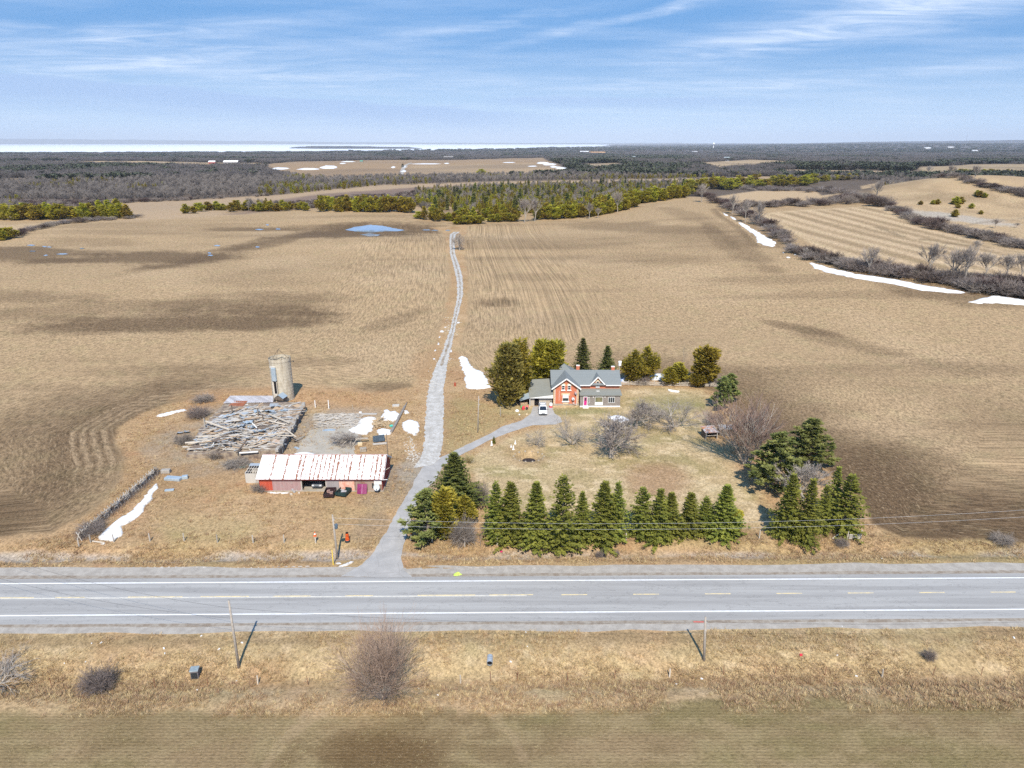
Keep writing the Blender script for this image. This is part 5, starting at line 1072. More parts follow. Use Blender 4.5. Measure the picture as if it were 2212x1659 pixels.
def gable_roof_x(mb, y0, y1, ze, zr, x0, x1, t=.16, ym=None, mi=0):
    ym = ym if ym is not None else (y0 + y1) / 2
    mb.xprism([(y0, ze), (ym, zr), (y1, ze), (y1, ze + t), (ym, zr + t * 1.15), (y0, ze + t)], x0, x1, mi)

# ---- farmhouse
hr = empty('farmhouse', (17, 158, 0), 0, 'orange-red brick farmhouse with grey shingle roof, white gable trim and shake-sided porch room', 'house')
w = MB(); w.box((17.3, 161.0, 2.0), (15.8, 7.2, 4.8)); w.yprism([(9.6, 0), (15.5, 0), (15.5, 4.25), (12.55, 6.35), (9.6, 4.25)], 155.3, 158.5); w.yprism([(18.6, 4.38), (21.5, 4.38), (20.05, 6.2)], 157.401, 160.0)
w.xprism([(157.4, 4.38), (161, 6.55), (164.6, 4.38)], 9.4, 25.2); w.box((12.6, 166.5, 2.1), (6.0, 4.0, 4.4)); W_(hr, 'wall', w, M_BRICK)
fd = MB(); fd.box((12.55, 155.9, .1), (6.1, 1.3, .7)); W_(hr, 'foundation', fd, M_FIELDST)
rf = MB(); gable_roof_x(rf, 156.9, 165.1, 4.38, 6.72, 9.1, 25.55); gable_roof_y(rf, 9.15, 15.95, 4.15, 6.70, 154.75, 161.0); gable_roof_y(rf, 18.2, 21.9, 4.36, 6.42, 157.0, 160.6, .13)
rf.add([(9.2, 162.5, 4.4), (16.0, 162.5, 4.4), (16.0, 169, 4.4), (9.2, 169, 4.4), (12.6, 164.6, 7.45)], [(0, 1, 4), (1, 2, 4), (2, 3, 4), (3, 0, 4), (3, 2, 1, 0)])
ro = W_(hr, 'roof', rf, M_ROOF, fixn=True)
for cx, cy, top in ((15.7, 161.6, 7.9), (24.0, 161.2, 7.75)):
    c = MB(); c.box((cx, cy, top - 1.3), (.75, .6, 2.0)); c.box((cx, cy, top - .22), (.9, .75, .16)); ch = W_(hr, 'chimney', c, M_BRICK, ro); ch.location = (0, 0, 0)
    c = MB(); c.box((cx, cy, top - .08), (.8, .65, .12)); W_(hr, 'chimney_cap', c, M_TRIM, None)
tr = MB()
def verge(x0, x1, ze, zr, y):
    xm = (x0 + x1) / 2
    for a, b in (((x0, ze), (xm, zr)), ((x1, ze), (xm, zr))): tr.bar((a[0], y, a[1] + .02), (b[0], y, b[1] + .02), .10, .26)
verge(9.13, 15.97, 4.12, 6.67, 154.70); verge(18.25, 21.85, 4.38, 6.40, 156.95); tr.box((17.1, 156.84, 4.40), (2.5, .12, .2)); tr.box((23.75, 156.84, 4.40), (3.6, .12, .2))
W_(hr, 'trim', tr, M_TRIM)
q = MB()
for xx in (9.78, 15.32):
    for i in range(14): q.box((xx, 155.285, .4 + i * .29), (.36 if i % 2 else .26, .05, .24))
W_(hr, 'quoins', q, M_CREAM)
for xx in (10.0, 15.05):
    p = MB(); p.tube([(xx, 155.2, .1), (xx, 155.2, 4.0), (xx + (-.35 if xx < 12 else .35), 154.95, 4.2)], .055, 6); W_(hr, 'downpipe', p, M_TRIM)
ev = MB(); ev.tube([(10.95, 155.22, 1.2), (10.95, 155.22, 3.7)], .035, 5); W_(hr, 'conduit', ev, M_TRIM)
for x0 in (11.5, 12.9): front_window(hr, x0, x0 + .72, 3.85, 4.95, 155.3, arch=True, surround=M_CREAM, bars=(1, 2))
wl = front_window(hr, 11.75, 13.2, 1.05, 2.75, 155.3, surround=M_CREAM, bars=(1, 2)); bl = MB(); bl.box((12.47, 155.24, 2.25), (1.25, .03, .85)); W_(hr, 'blind', bl, mat('blind', (.75, .75, .74), .7, noise=(5, (.6, .6, .6), .5)), wl)
v = MB(); v.box((12.5, 155.27, .50), (1.3, .08, .32)); W_(hr, 'basement_lintel', v, M_CREAM)
front_window(hr, 19.75, 20.4, 3.95, 5.25, 157.4, bars=(1, 2), surround=M_CREAM)
# porch room
pw = MB(); pw.xprism([(154.3, .28), (157.4, .28), (157.4, 3.25), (154.3, 2.85)], 15.75, 25.05); W_(hr, 'porch_wall', pw, M_STONE)
pb = MB(); pb.box((20.4, 154.27, .14), (9.35, .14, .28)); pb.box((20.4, 154.22, 2.87), (9.6, .14, .22)); W_(hr, 'porch_trim', pb, M_TRIM)
pr = MB(); pr.xprism([(153.95, 2.90), (157.41, 3.34), (157.41, 3.48), (153.95, 3.04)], 15.6, 25.35); W_(hr, 'porch_roof', pr, M_ROOF2)
sk = MB(); sk.box((20.0, 155.9, 3.32), (.7, .55, .06), rx=.12); W_(hr, 'roof_patch', sk, mat('patch', (.55, .54, .50), .8))
dr = MB(); dr.box((16.98, 154.26, 1.45), (.66, .10, 1.95)); do = W_(hr, 'door', dr, M_DOOR); g = MB(); g.box((16.98, 154.20, 1.95), (.4, .03, .7)); W_(hr, 'door_glass', g, M_GLASS, do)
df = MB(); df.box((16.58, 154.24, 1.5), (.12, .15, 2.1)); df.box((17.38, 154.24, 1.5), (.12, .15, 2.1)); df.box((16.98, 154.24, 2.5), (.68, .15, .12)); W_(hr, 'door_frame', df, M_TRIM, do)
front_window(hr, 17.6, 17.95, .95, 2.4, 154.3, sill=False); front_window(hr, 19.2, 21.0, 1.15, 2.5, 154.3, glass=M_GLASS2, sill=False); pp = MB(); pp.box((20.1, 154.25, .80), (1.85, .1, .66)); W_(hr, 'window_panel', pp, M_TRIM)
front_window(hr, 22.25, 23.75, 1.05, 2.45, 154.3, bars=(3, 1), sill=False)
for lx in (18.75, 21.45): l = MB(); l.box((lx, 154.18, 2.45), (.16, .2, .24)); W_(hr, 'porch_lamp', l, M_TRIM)
stp = MB(); stp.box((17.0, 153.75, .12), (1.3, .9, .25)); stp.box((17.0, 154.0, .32), (1.2, .45, .16)); W_(hr, 'step', stp, M_TRIM)
# garage wing
gw = MB(); gw.add([(4.3, 155, 0), (9.5, 155, 0), (9.5, 155, 2.9), (4.3, 155, 2.25), (4.3, 162, 0), (9.5, 162, 0), (9.5, 162, 4.2), (4.3, 162, 3.9)], [(4, 0, 3, 7), (1, 5, 6, 2), (5, 4, 7, 6)])
gw.box((4.75, 155.0, 1.05), (.9, .14, 2.1)); gw.box((7.1, 155.0, 1.05), (1.6, .14, 2.1)); gw.box((8.6, 155.0, 1.05), (1.4, .12, 2.1)); W_(hr, 'garage_wall', gw, mat('tan_boards', (.5, .44, .36), .85, build=board_b((.42, .35, .27), (.55, .50, .43), .9)), fixn=False)
gi = MB(); gi.box((6.9, 158.3, 1.1), (5.0, 6.2, 2.1)); W_(hr, 'garage_dark_fill', gi, M_BLACK)  # solid black block paints the darkness inside the garage
gr_ = MB(); T4 = [(4.0, 154.3, 2.3), (9.5, 154.3, 3.02), (9.5, 162.0, 4.45), (3.9, 162.0, 4.12)]; gr_.add(T4 + [(x, y, z - .14) for x, y, z in T4], [(0, 1, 2, 3), (7, 6, 5, 4), (0, 4, 5, 1), (1, 5, 6, 2), (2, 6, 7, 3), (3, 7, 4, 0)])
gr_.add([(3.9, 162.0, 4.12), (9.5, 162.0, 4.45), (9.5, 165, 2.6), (3.9, 165, 2.4)], [(0, 1, 2, 3)]); W_(hr, 'garage_roof', gr_, M_ROOF2)
ft = MB(); ft.add([(4.05, 154.27, 2.14), (9.5, 154.27, 2.14), (9.5, 154.27, 2.90), (4.05, 154.27, 2.2), (4.05, 154.42, 2.14), (9.5, 154.42, 2.14), (9.5, 154.42, 2.90), (4.05, 154.42, 2.2)], [(0, 1, 2, 3), (5, 4, 7, 6), (0, 4, 5, 1), (3, 2, 6, 7)]); ft.box((4.15, 154.6, 1.1), (.12, .12, 2.15)); W_(hr, 'garage_fascia', ft, M_TRIM)
lt = MB(); T4 = [(1.75, 154.2, 1.55), (4.0, 154.2, 2.25), (4.0, 156.6, 2.75), (1.75, 156.6, 2.05)]; lt.add(T4 + [(x, y, z - .07) for x, y, z in T4], [(0, 1, 2, 3), (7, 6, 5, 4), (0, 4, 5, 1), (1, 5, 6, 2), (2, 6, 7, 3), (3, 7, 4, 0)]); W_(hr, 'lean_to_roof', lt, M_TINB)
for yy in (154.4, 156.4): lw = MB(); lw.box((1.9, yy, .85), (.12, .12, 1.7)); W_(hr, 'lean_to_post', lw, M_PLANKD)
lw = MB(); lw.box((2.9, 156.55, 1.0), (2.1, .06, 2.0)); W_(hr, 'lean_to_wall', lw, M_PLANKD)
# things by the house
def dish(x, y, z, r, label, yaw=0, ground=False, m=None):
    e = empty('satellite_dish', (x, y, 0 if ground else z), yaw, label, 'satellite dish'); zc = z if ground else 0
    b = MB(); n = 16; rings = ((.02, .0), (.4, .03), (.75, .10), (1.0, .2)); tilt = Matrix.Rotation(R(62), 4, 'X'); vs = []
    for q_, d in rings:
        for i in range(n): a = 6.283 * i / n; vs.append(tilt @ Vector((q_ * r * math.cos(a), q_ * r * 1.1 * math.sin(a), d * r)) + Vector((0, -.25, zc)))
    b.add(vs, [(j * n + i, j * n + (i + 1) % n, (j + 1) * n + (i + 1) % n, (j + 1) * n + i) for j in range(3) for i in range(n)]); b.build('reflector', m or mat('dish_grey', (.50, .53, .56), .5), e, smooth=True, fixn=False)
    a = MB(); a.tube([(0, -.2, zc - r), (0, -r * 1.5, zc - r * .2)], .03, 5); a.box((0, -r * 1.5, zc - r * .15), (.12, .16, .12)); a.build('feed_arm', M_DARKM, e)
    p = MB(); p.tube([(0, 0, 0), (0, 0, zc)] if ground else [(0, .2, -.35), (0, 0, -.2), (0, -.15, 0)], .045, 6); p.build('mount', M_GALV, e); return e
dish(14.1, 155.15, 1.75, .36, 'small round grey dish on the brick gable wall', .3); dish(14.45, 155.15, 3.1, .42, 'upper satellite dish seen edge-on beside the gable corner', 1.2); dish(-23.6, 111.5, 1.25, .55, 'big grey satellite dish on a post in front of the red shed', .1, ground=True)
mt = MB(); mt.box((14.35, 155.1, .62), (.4, .22, .5)); mt.box((14.75, 155.08, .35), (.45, .2, .12)); tag(mt.build('gas_meter', mat('meter_red', (.5, .28, .25), .5, noise=(4, (.6, .58, .55), .9)), bevel=.02), 'small pinkish-grey gas meter low on the brick wall', 'gas meter')
# white minivan
def car(name, label, loc, rz, paint, L=4.9, Wd=1.9, Ht=1.65, rack=True, van=True, group=None):
    e = empty(name, loc, rz, label, 'car', group); h = Wd / 2; b = MB()
    # side profile (x forward): lofted cross-sections
    secs = [(-L / 2, .45, .95, .80, .90), (-L / 2 + .12, .28, 1.05, .95, 1.0), (-L / 2 + .9, .26, 1.02, .97, 1.0), (0, .25, 1.0, 1.0, 1.0), (L / 2 - 1.35, .25, .98, 1.0, 1.0), (L / 2 - .35, .28, .86, .96, 1.0), (L / 2, .42, .68, .80, .95)]
    vs = []
    for x, zb, zt, wt, wb in secs: vs += [(x, -h * wb * .96, zb), (x, h * wb * .96, zb), (x, h * wb, (zb + zt) / 2), (x, h * wt * .93, zt), (x, -h * wt * .93, zt), (x, -h * wb, (zb + zt) / 2)]
    fs = [(i * 6 + j, i * 6 + (j + 1) % 6, (i + 1) * 6 + (j + 1) % 6, (i + 1) * 6 + j) for i in range(len(secs) - 1) for j in range(6)] + [(5, 4, 3, 2, 1, 0), tuple((len(secs) - 1) * 6 + j for j in range(6))]
    b.add(vs, fs); b.build('body', paint, e, bevel=.03, smooth=True)
    r0, r1, f0, f1 = (-L / 2 + .1, -L / 2 + .45, L / 2 - 1.05, L / 2 - 2.0) if van else (-L / 2 + .6, -L / 2 + 1.2, L / 2 - 1.3, L / 2 - 2.1)
    g = MB(); g.add([(r0, -h * .9, 1.0), (f0, -h * .9, .96), (f0, h * .9, .96), (r0, h * .9, 1.0), (r1, -h * .72, Ht - .07), (f1, -h * .72, Ht - .07), (f1, h * .72, Ht - .07), (r1, h * .72, Ht - .07)], [(0, 1, 5, 4), (1, 2, 6, 5), (2, 3, 7, 6), (3, 0, 4, 7), (4, 5, 6, 7)]); g.build('window_glass', mat('car_glass', (.02, .025, .035), .05, spec=.9), e)
    t = MB(); t.add([(r1 - .05, -h * .74, Ht - .07), (f1 + .06, -h * .74, Ht - .07), (f1 + .06, h * .74, Ht - .07), (r1 - .05, h * .74, Ht - .07), (r1 + .05, -h * .64, Ht), (f1 - .1, -h * .64, Ht), (f1 - .1, h * .64, Ht), (r1 + .05, h * .64, Ht)], [(0, 1, 5, 4), (1, 2, 6, 5), (2, 3, 7, 6), (3, 0, 4, 7), (4, 5, 6, 7)])
    for s in (-1, 1):
        t.bar((f0, s * h * .88, .96), (f1, s * h * .72, Ht - .06), .07); t.bar((r0, s * h * .9, 1.0), (r1, s * h * .73, Ht - .05), .09); t.bar((0, s * h * .9, .98), (0, s * h * .73, Ht - .05), .07)
    t.build('roof', paint, e)
    for sx in (-L / 2 + .95, L / 2 - .95):
        for s in (-1, 1):
            wm = MB(); wm.tube([(0, -.11, 0), (0, .11, 0)], .33, 16); o = wm.build('wheel', mat('tyre', (.02, .02, .02), .8), e, loc=(sx, s * (h - .12), .33)); rm = MB(); rm.tube([(0, -.02, 0), (0, .02, 0)], .2, 12); rm.build('rim', M_GALV, o, loc=(0, s * .115, 0))
    for s in (-1, 1):
        l = MB(); l.box((L / 2 - .16, s * h * .72, .72), (.26, .36, .16)); l.build('headlight', mat('lamp_glass', (.8, .8, .82), .15), e); m_ = MB(); m_.box((f0 - .35, s * (h + .12), 1.02), (.14, .22, .15)); m_.build('mirror', M_DARKM, e)
        l = MB(); l.box((-L / 2 + .06, s * h * .8, .85), (.1, .18, .3)); l.build('tail_light', mat('tail_red', (.5, .02, .02), .3), e)
    gl = MB(); gl.box((L / 2 - .02, 0, .60), (.1, .8, .14)); gl.build('grille', M_DARKM, e); bp = MB(); bp.box((L / 2 - .03, 0, .42), (.14, Wd * .86, .10)); bp.build('bumper_slot', M_DARKM, e); wg = MB(); wg.box((f1 + .5, 0, 1.3), (.02, 1.0, .03)); 
    if rack:
        k = MB(); [k.bar((r1 + .2, s * h * .6, Ht + .07), (f1 - .3, s * h * .6, Ht + .07), .05) for s in (-1, 1)]; [k.bar((xx, -h * .62, Ht + .09), (xx, h * .62, Ht + .09), .05) for xx in (r1 + .5, f1 - .6)]; k.build('roof_rack', M_DARKM, e)
    return e
M_WCAR = mat('white_paint', (.86, .87, .88), .25, spec=.5); vp = at(1172, 890)
car('parked_minivan', 'white minivan with roof rack parked nose-out in front of the garage', (vp.x + .05, vp.y - .1, .04), R(-90), M_WCAR)
# red and white stand with dark top, bins, woodpile under the lean-to
st = empty('yard_ornament', (9.0, 154.0, 0), 0, 'white and red bag-shaped stand with a dark peaked top beside the garage wall', 'ornament')
m_ = MB(); m_.lathe([(.34, 0), (.40, .3), (.36, .45)], 10); m_.build('red_base', mat('bright_red', (.75, .05, .08), .5), st, smooth=True); m_ = MB(); m_.lathe([(.38, .45), (.40, .9), (.26, 1.15), (0, 1.2)], 10); m_.build('white_body', M_TRIM, st, smooth=True); m_ = MB(); m_.bar((-.2, 0, 1.1), (0, 0, 1.6), .10); m_.bar((.2, 0, 1.1), (0, 0, 1.6), .10); m_.build('handle', M_DARKM, st)
def sack(name, x, y, r, h, m, label, cat='bin'):
    b = MB(); b.lathe([(r * .8, 0), (r, h * .3), (r, h * .75), (r * .9, h), (r * .3, h * 1.08), (0, h * 1.1)], 10); o = b.build(name, m, loc=(x, y, 0), smooth=True); return tag(o, label, cat)
sack('red_bin', 2.6, 152.6, .38, .75, mat('bright_red', (.75, .05, .08)), 'bright red bin beside the woodpile left of the garage'); sack('green_bin', 2.3, 153.4, .32, .6, mat('bin_green', (.05, .45, .18), .5), 'green bin touching the bright red one'); sack('red_bin', 3.5, 153.2, .32, .7, mat('coral_red', (.75, .18, .16), .5), 'coral red bin right of the bright red one'); sack('black_bin', 3.4, 152.6, .28, .55, M_DARKM, 'small black bin in front of the coral red one')
wp_ = MB(); random.seed(8)
for i in range(40): wp_.tube([(2.1 + (i % 10) * .16 + U(-.02, .02), 154.6, .1 + (i // 10) * .2), (2.1 + (i % 10) * .16, 155.6, .1 + (i // 10) * .2)], .085, 6)
tag(wp_.build('woodpile', mat('firewood', (.55, .36, .22), .9, noise=(6, (.65, .48, .32), .7))), 'stack of orange-tan firewood under the blue tin lean-to', 'woodpile')
for i, (px, py, s, lb) in enumerate(((1117, 888, .45, 'white plastic sack on the grass left of the driveway head'), (1122, 896, .2, 'small white scrap below the white sack'), (1138, 895, .25, 'tan rock left of the driveway head'))):
    p = at(px, py); b = MB(); b.lathe([(s, 0), (s * .9, s * .5), (s * .4, s * .85), (0, s * .9)], 8); tag(b.build('sack' if i == 0 else 'rock', M_TRIM if i < 2 else M_CREAM, loc=p, smooth=True), lb, 'sack' if i == 0 else 'rock')
# birdhouse pole, tarp heap, back fence, canoe
def post(name, px, py, top, r, m, label, cat='post', lean=0.0, group=None, box=False, at_=None):
    p = at_ or at(px, py); d = ray(px, top); h = max(.5, H + d.z * (p.y / d.y) - p.z); b = MB()
    if box: b.box((0, 0, h / 2 - .15), (r * 2, r * 2, h + .3))
    else: b.tube([(0, 0, -.3), (lean * .5, 0, h / 2), (lean, 0, h)], [r, r * .95, r * .85], 8)
    o = b.build(name, m, loc=p, bevel=.01 if box else 0); return tag(o, label, cat, group)
bh = empty('birdhouse', (26.3, 165.5, gz(26.3, 165.5)), 0, 'white birdhouse on a tall thin pole behind the right end of the house', 'birdhouse'); b = MB(); b.tube([(0, 0, 0), (0, 0, 6.6)], .06, 6); b.build('pole', M_GALV, bh); b = MB(); b.box((0, 0, 7.0), (.6, .5, .8)); b.xprism([(-.32, 7.4), (0, 7.75), (.32, 7.4)], -.34, .34); b.build('nest_box', M_TRIM, bh)
p = at(1350, 824); b = MB(); random.seed(4); n = 18; vs = [(U(-.15, .15) + 1.6 * math.cos(6.283 * i / n), U(-.1, .1) + 1.0 * math.sin(6.283 * i / n), 0) for i in range(n)] + [(1.2 * math.cos(6.283 * i / n) + U(-.1, .1), .7 * math.sin(6.283 * i / n), .8 + U(-.12, .12)) for i in range(n)] + [(0, 0, 1.0)]
b.add(vs, [(i, (i + 1) % n, n + (i + 1) % n, n + i) for i in range(n)] + [(n + i, n + (i + 1) % n, 2 * n) for i in range(n)]); tag(b.build('tarp_heap', mat('blue_white_tarp', (.16, .28, .60), .5, noise=(1.2, (.75, .80, .88), 1.0)), loc=p, smooth=True), 'heap under a blue and white tarp right behind the house', 'tarp')
A = at(1340, 832); B = at(1560, 836); bf = empty('rail_fence', A, 0, 'low grey split-rail fence along the back of the lawn', 'fence'); n = 12; random.seed(12)
for i in range(n):
    q0 = (B - A) * (i / n); q1 = (B - A) * ((i + 1) / n); m_ = MB()
    for k in range(5): m_.bar(q0 + Vector((0, U(-.1, .1), .18 + k * .2)), q1 + Vector((0, U(-.1, .1), .18 + k * .2 + U(-.08, .08))), .10)
    m_.build('rails', M_PLANKL, bf); m_ = MB(); m_.box(tuple(q0 + Vector((0, .1, .6))), (.16, .16, 1.3)); m_.build('fence_post', M_PLANK, bf)
ca = at(1443, 844); cb = at(1467, 848); L = (cb - ca).length; b = MB(); n = 12; vs = []
for i in range(n + 1):
    t = i / n; wv = .42 * math.sin(math.pi * t) ** .6 + .02; hv = .40 - .08 * math.sin(math.pi * t)
    for a in range(7): q = math.pi * a / 6; vs.append((L * (t - .5), -wv * math.cos(q), .05 + hv * math.sin(q) ** .8))
b.add(vs, [(i * 7 + a, i * 7 + a + 1, (i + 1) * 7 + a + 1, (i + 1) * 7 + a) for i in range(n) for a in range(6)]); o = b.build('canoe', M_WCAR, loc=(ca + cb) / 2, smooth=True, fixn=False); o.rotation_euler.z = math.atan2((cb - ca).y, (cb - ca).x); tag(o, 'white canoe lying upside down on the back lawn', 'canoe')
# lawn shed and hut
p = at(1536, 949); sh = empty('lawn_shed', p, R(8), 'small open-fronted grey shed with rusty tin roof by the maple', 'shed')
b = MB(); b.box((-1.15, .0, .75), (.12, .12, 1.5)); b.box((1.25, .0, .75), (.12, .12, 1.5)); b.box((0, 0, .85), (2.4, .08, .10)); b.box((0, 0, 1.45), (2.5, .1, .12)); b.build('frame', M_PLANK, sh); b = MB(); b.box((-1.2, 1.2, .75), (.06, 2.3, 1.5)); b.box((1.25, 1.2, .75), (.06, 2.3, 1.5)); b.box((0, 2.3, .85), (2.45, .06, 1.7)); b.build('wall', M_PLANKD, sh)
b = MB(); b.xprism([(-.25, 1.55), (2.6, 1.95), (2.6, 2.02), (-.25, 1.62)], -1.45, 1.5); b.build('roof', mat('rusty_tin', (.45, .46, .47), .6, noise=(1.2, (.45, .19, .08), 1.0)), sh)
p = at(1566, 938); s2 = empty('hut', p, 0, 'low dark hut behind the rusty-roofed lawn shed, under the maple', 'hut'); b = MB(); b.box((0, 0, .8), (3.0, 2.0, 1.6)); b.build('wall', M_PLANKD, s2); b = MB(); gable_roof_x(b, -1.2, 1.2, 1.55, 2.1, -1.65, 1.65, .08); b.build('roof', M_GALV, s2)
# stone-lined pit, statues, little evergreen
pit = empty('stone_pit', (3.3, 127.3, gz(3.3, 127.3)), 0, 'dark sunken pit with a rim of stones on the front lawn', 'pit'); random.seed(5)
b = MB(); b.lathe([(0, .50), (2.1, .54)], 18); o = b.build('pit_water', mat('pit_water', (.035, .025, .025), .2), pit, fixn=False)
for i in range(14):
    a = 6.283 * i / 14; r_ = 2.6; x, y = 3.3 + r_ * math.cos(a) * 1.15, 127.3 + r_ * math.sin(a) * .95; s = U(.12, .22); b = MB(); b.lathe([(s, -.1), (s * .95, s * .5), (s * .5, s * .9), (0, s)], 7); o = b.build('stone', M_FIELDST, pit, smooth=True); o.location = (x - 3.3, y - 127.3, gz(x, y) - gz(3.3, 127.3)); o.rotation_euler.z = U(0, 3)
def statue(px, py, h, lb):
    p = at(px, py); b = MB(); b.lathe([(h * .28, 0), (h * .25, .12), (h * .14, h * .2), (h * .2, h * .45), (h * .1, h * .72), (h * .15, h * .85), (0, h)], 9); tag(b.build('garden_statue', M_TRIM, loc=p, smooth=True), lb, 'statue')
statue(1113, 959, .8, 'white garden statue upper left of the stone pit'); statue(1104, 966, .6, 'lower white garden statue left of the stone pit'); statue(1109, 971, .9, 'white garden statue nearest the driveway by the pit'); statue(1062, 962, 1.0, 'grey garden statue on the inner edge of the driveway')
place('sprB', 'spruce_tree', 1067, 958, 943, 8, 'tiny young spruce beside the statue at the driveway edge'); rd = at(983, 834); b = MB(); b.lathe([(.3, 0), (.3, .05), (.31, .3), (.3, .6), (.31, .9), (.28, .92), (0, .9)], 14); tag(b.build('oil_drum', mat('rust_red', (.35, .09, .05), .8), loc=rd, smooth=True), 'rusty red drum beside the gravel farm track', 'drum')

# ---- red drive shed
S = empty('drive_shed', (-33.5, 116.3, 0), 0, 'long low red shed with white tin roof streaked with rust', 'shed'); X0, X1, Y0, Y1, ZE, ZR, YM = -44.3, -22.7, 112.2, 120.4, 2.54, 5.05, 116.3
def M_of(n, c1, c2, w=.22, wear=None): return mat(n, c1, .9, build=board_b(c1, c2, w, wear=wear))
M_RED = M_of('red_boards', (.42, .065, .04), (.55, .11, .06)); M_DRED = M_of('old_red_boards', (.20, .035, .03), (.30, .05, .04)); M_MAUVE = M_of('mauve_boards', (.33, .20, .20), (.42, .28, .27), .2, (.36, .27, .26)); M_GREYB = M_of('grey_boards', (.28, .25, .25), (.38, .34, .33), .2); M_BROWN = M_of('brown_boards', (.20, .13, .10), (.40, .31, .26), .28, (.30, .10, .06)); M_SALM = mat('salmon_panel', (.66, .30, .21), .85, noise=(2.0, (.72, .48, .38), 1.0))
def wallp(name, x0, x1, z0, z1, m, y=Y0, t=.08, parent=S): b = MB(); b.box(((x0 + x1) / 2, y, (z0 + z1) / 2), (x1 - x0, t, z1 - z0)); return W_(S, name, b, m)
b = MB(); b.add([(X1, Y0, .15), (X1, Y1, .15), (X1, Y1, ZE), (X1, YM, ZR), (X1, Y0, ZE), (X1 - .08, Y0, .15), (X1 - .08, Y1, .15), (X1 - .08, Y1, ZE), (X1 - .08, YM, ZR), (X1 - .08, Y0, ZE)], [(0, 1, 2, 3, 4), (9, 8, 7, 6, 5), (0, 4, 9, 5), (1, 0, 5, 6), (2, 1, 6, 7)]); b.add([(X0, Y0, .15), (X0, Y1, .15), (X0, Y1, ZE), (X0, YM, ZR), (X0, Y0, ZE)], [(4, 3, 2, 1, 0)]); b.box(((X0 + X1) / 2, Y1, 1.35), (X1 - X0, .08, 2.4)); W_(S, 'gable_wall', b, M_DRED, fixn=False)
wallp('front_boards', -44.25, -42.0, .15, 2.5, M_RED); wallp('front_panel', -42.0, -36.95, .15, 2.5, M_MAUVE, y=Y0 - .02); wallp('sliding_door', -32.5, -30.3, .12, 2.4, M_GREYB, y=Y0 - .05); wallp('front_panel', -30.3, -27.65, .15, 2.05, M_SALM); wallp('front_boards', -30.3, -27.65, 2.05, 2.5, M_GREYB); wallp('front_boards', -27.65, -22.78, .15, 2.5, M_BROWN)
wallp('window_panel', -24.55, -24.25, .6, 1.6, M_DARKM, y=Y0 - .05, t=.04); b = MB(); b.box((-36.9, Y0, 1.3), (.2, .2, 2.5)); b.box((-32.6, Y0 + .1, 1.3), (.2, .2, 2.5)); b.box((-34.7, Y0, 2.47), (4.3, .14, .12)); W_(S, 'door_post', b, M_PLANK)
b = MB(); b.box(((X0 + X1) / 2, Y0 - .03, .0), (X1 - X0 + .1, .25, .32)); b.box((X1 + .02, YM, 0), (.2, Y1 - Y0, .32)); W_(S, 'footing', b, M_CONC)
b = MB(); b.box((-34.7, 116.0, .04), (9.0, 7.4, .10)); W_(S, 'floor', b, M_CONC); b = MB(); b.box((-37.2, 116.2, 1.3), (.06, 7.6, 2.4)); b.box((-32.0, 116.2, 1.3), (.06, 7.6, 2.4)); b.box((-34.6, 119.9, 1.3), (5.1, .06, 2.4)); W_(S, 'bay_partition', b, M_PLANKD)
b = MB(); gable_roof_x(b, Y0 - .5, Y1 + .4, ZE - .02, ZR + .03, X0 - .35, X1 + .3, .07, ym=YM); W_(S, 'roof', b, mat('rusted_white_tin', (.8, .8, .8), .5, spec=.4, build=rust_b)); b = MB(); b.bar((X0 - .35, YM, ZR + .13), (X1 + .3, YM, ZR + .13), .22, .06); W_(S, 'ridge_cap', b, mat('ridge_rust', (.45, .22, .18), .7, noise=(2, (.75, .72, .7), .8)))
b = MB(); b.box(((X0 + X1) / 2, Y0 - .44, ZE - .1), (X1 - X0 + .5, .05, .12)); W_(S, 'fascia', b, M_DRED); b = MB(); b.bar((X1 + .34, Y0 - .5, ZE + .02), (X1 + .34, YM, ZR + .05), .05, .22); b.bar((X1 + .34, YM, ZR + .05), (X1 + .34, Y1 + .4, ZE + .02), .05, .22); W_(S, 'barge_board', b, mat('pale_barge', (.62, .60, .62), .6))
b = MB(); b.bar((X1 - .1, Y0 - .55, ZE - .05), (X1 + 1.0, Y0 - .45, ZE - .05), .12, .06); W_(S, 'gutter_end', b, M_TRIM); b = MB(); b.bar((X1 + .1, 114.5, 2.9), (X1 + .9, 114.9, 3.3), .06, .05); W_(S, 'loose_lath', b, M_PLANKL)
# sign: white board with faded small lettering (unreadable at this distance)
sg = empty('sign_board', (-23.5, Y0 - .09, 1.35), 0, 'white sign board with faded grey lettering on the right end of the red shed', 'sign'); b = MB(); b.box((0, 0, .60), (1.32, .04, 1.16)); b.build('board', M_TRIM, sg); random.seed(3); b = MB()
b.box((0, -.025, .98), (.16, .01, .03)); b.box((0, -.025, .92), (.04, .01, .10))
for i in range(9): x = -.5 + i * .125; b.box((x, -.025, .66 + .02 * abs(i - 4)), (.035, .01, U(.07, .14))); b.box((x + .03, -.025, .64), (.05, .01, .03))
b.build('lettering', mat('faded_ink', (.28, .32, .38), .8), sg)
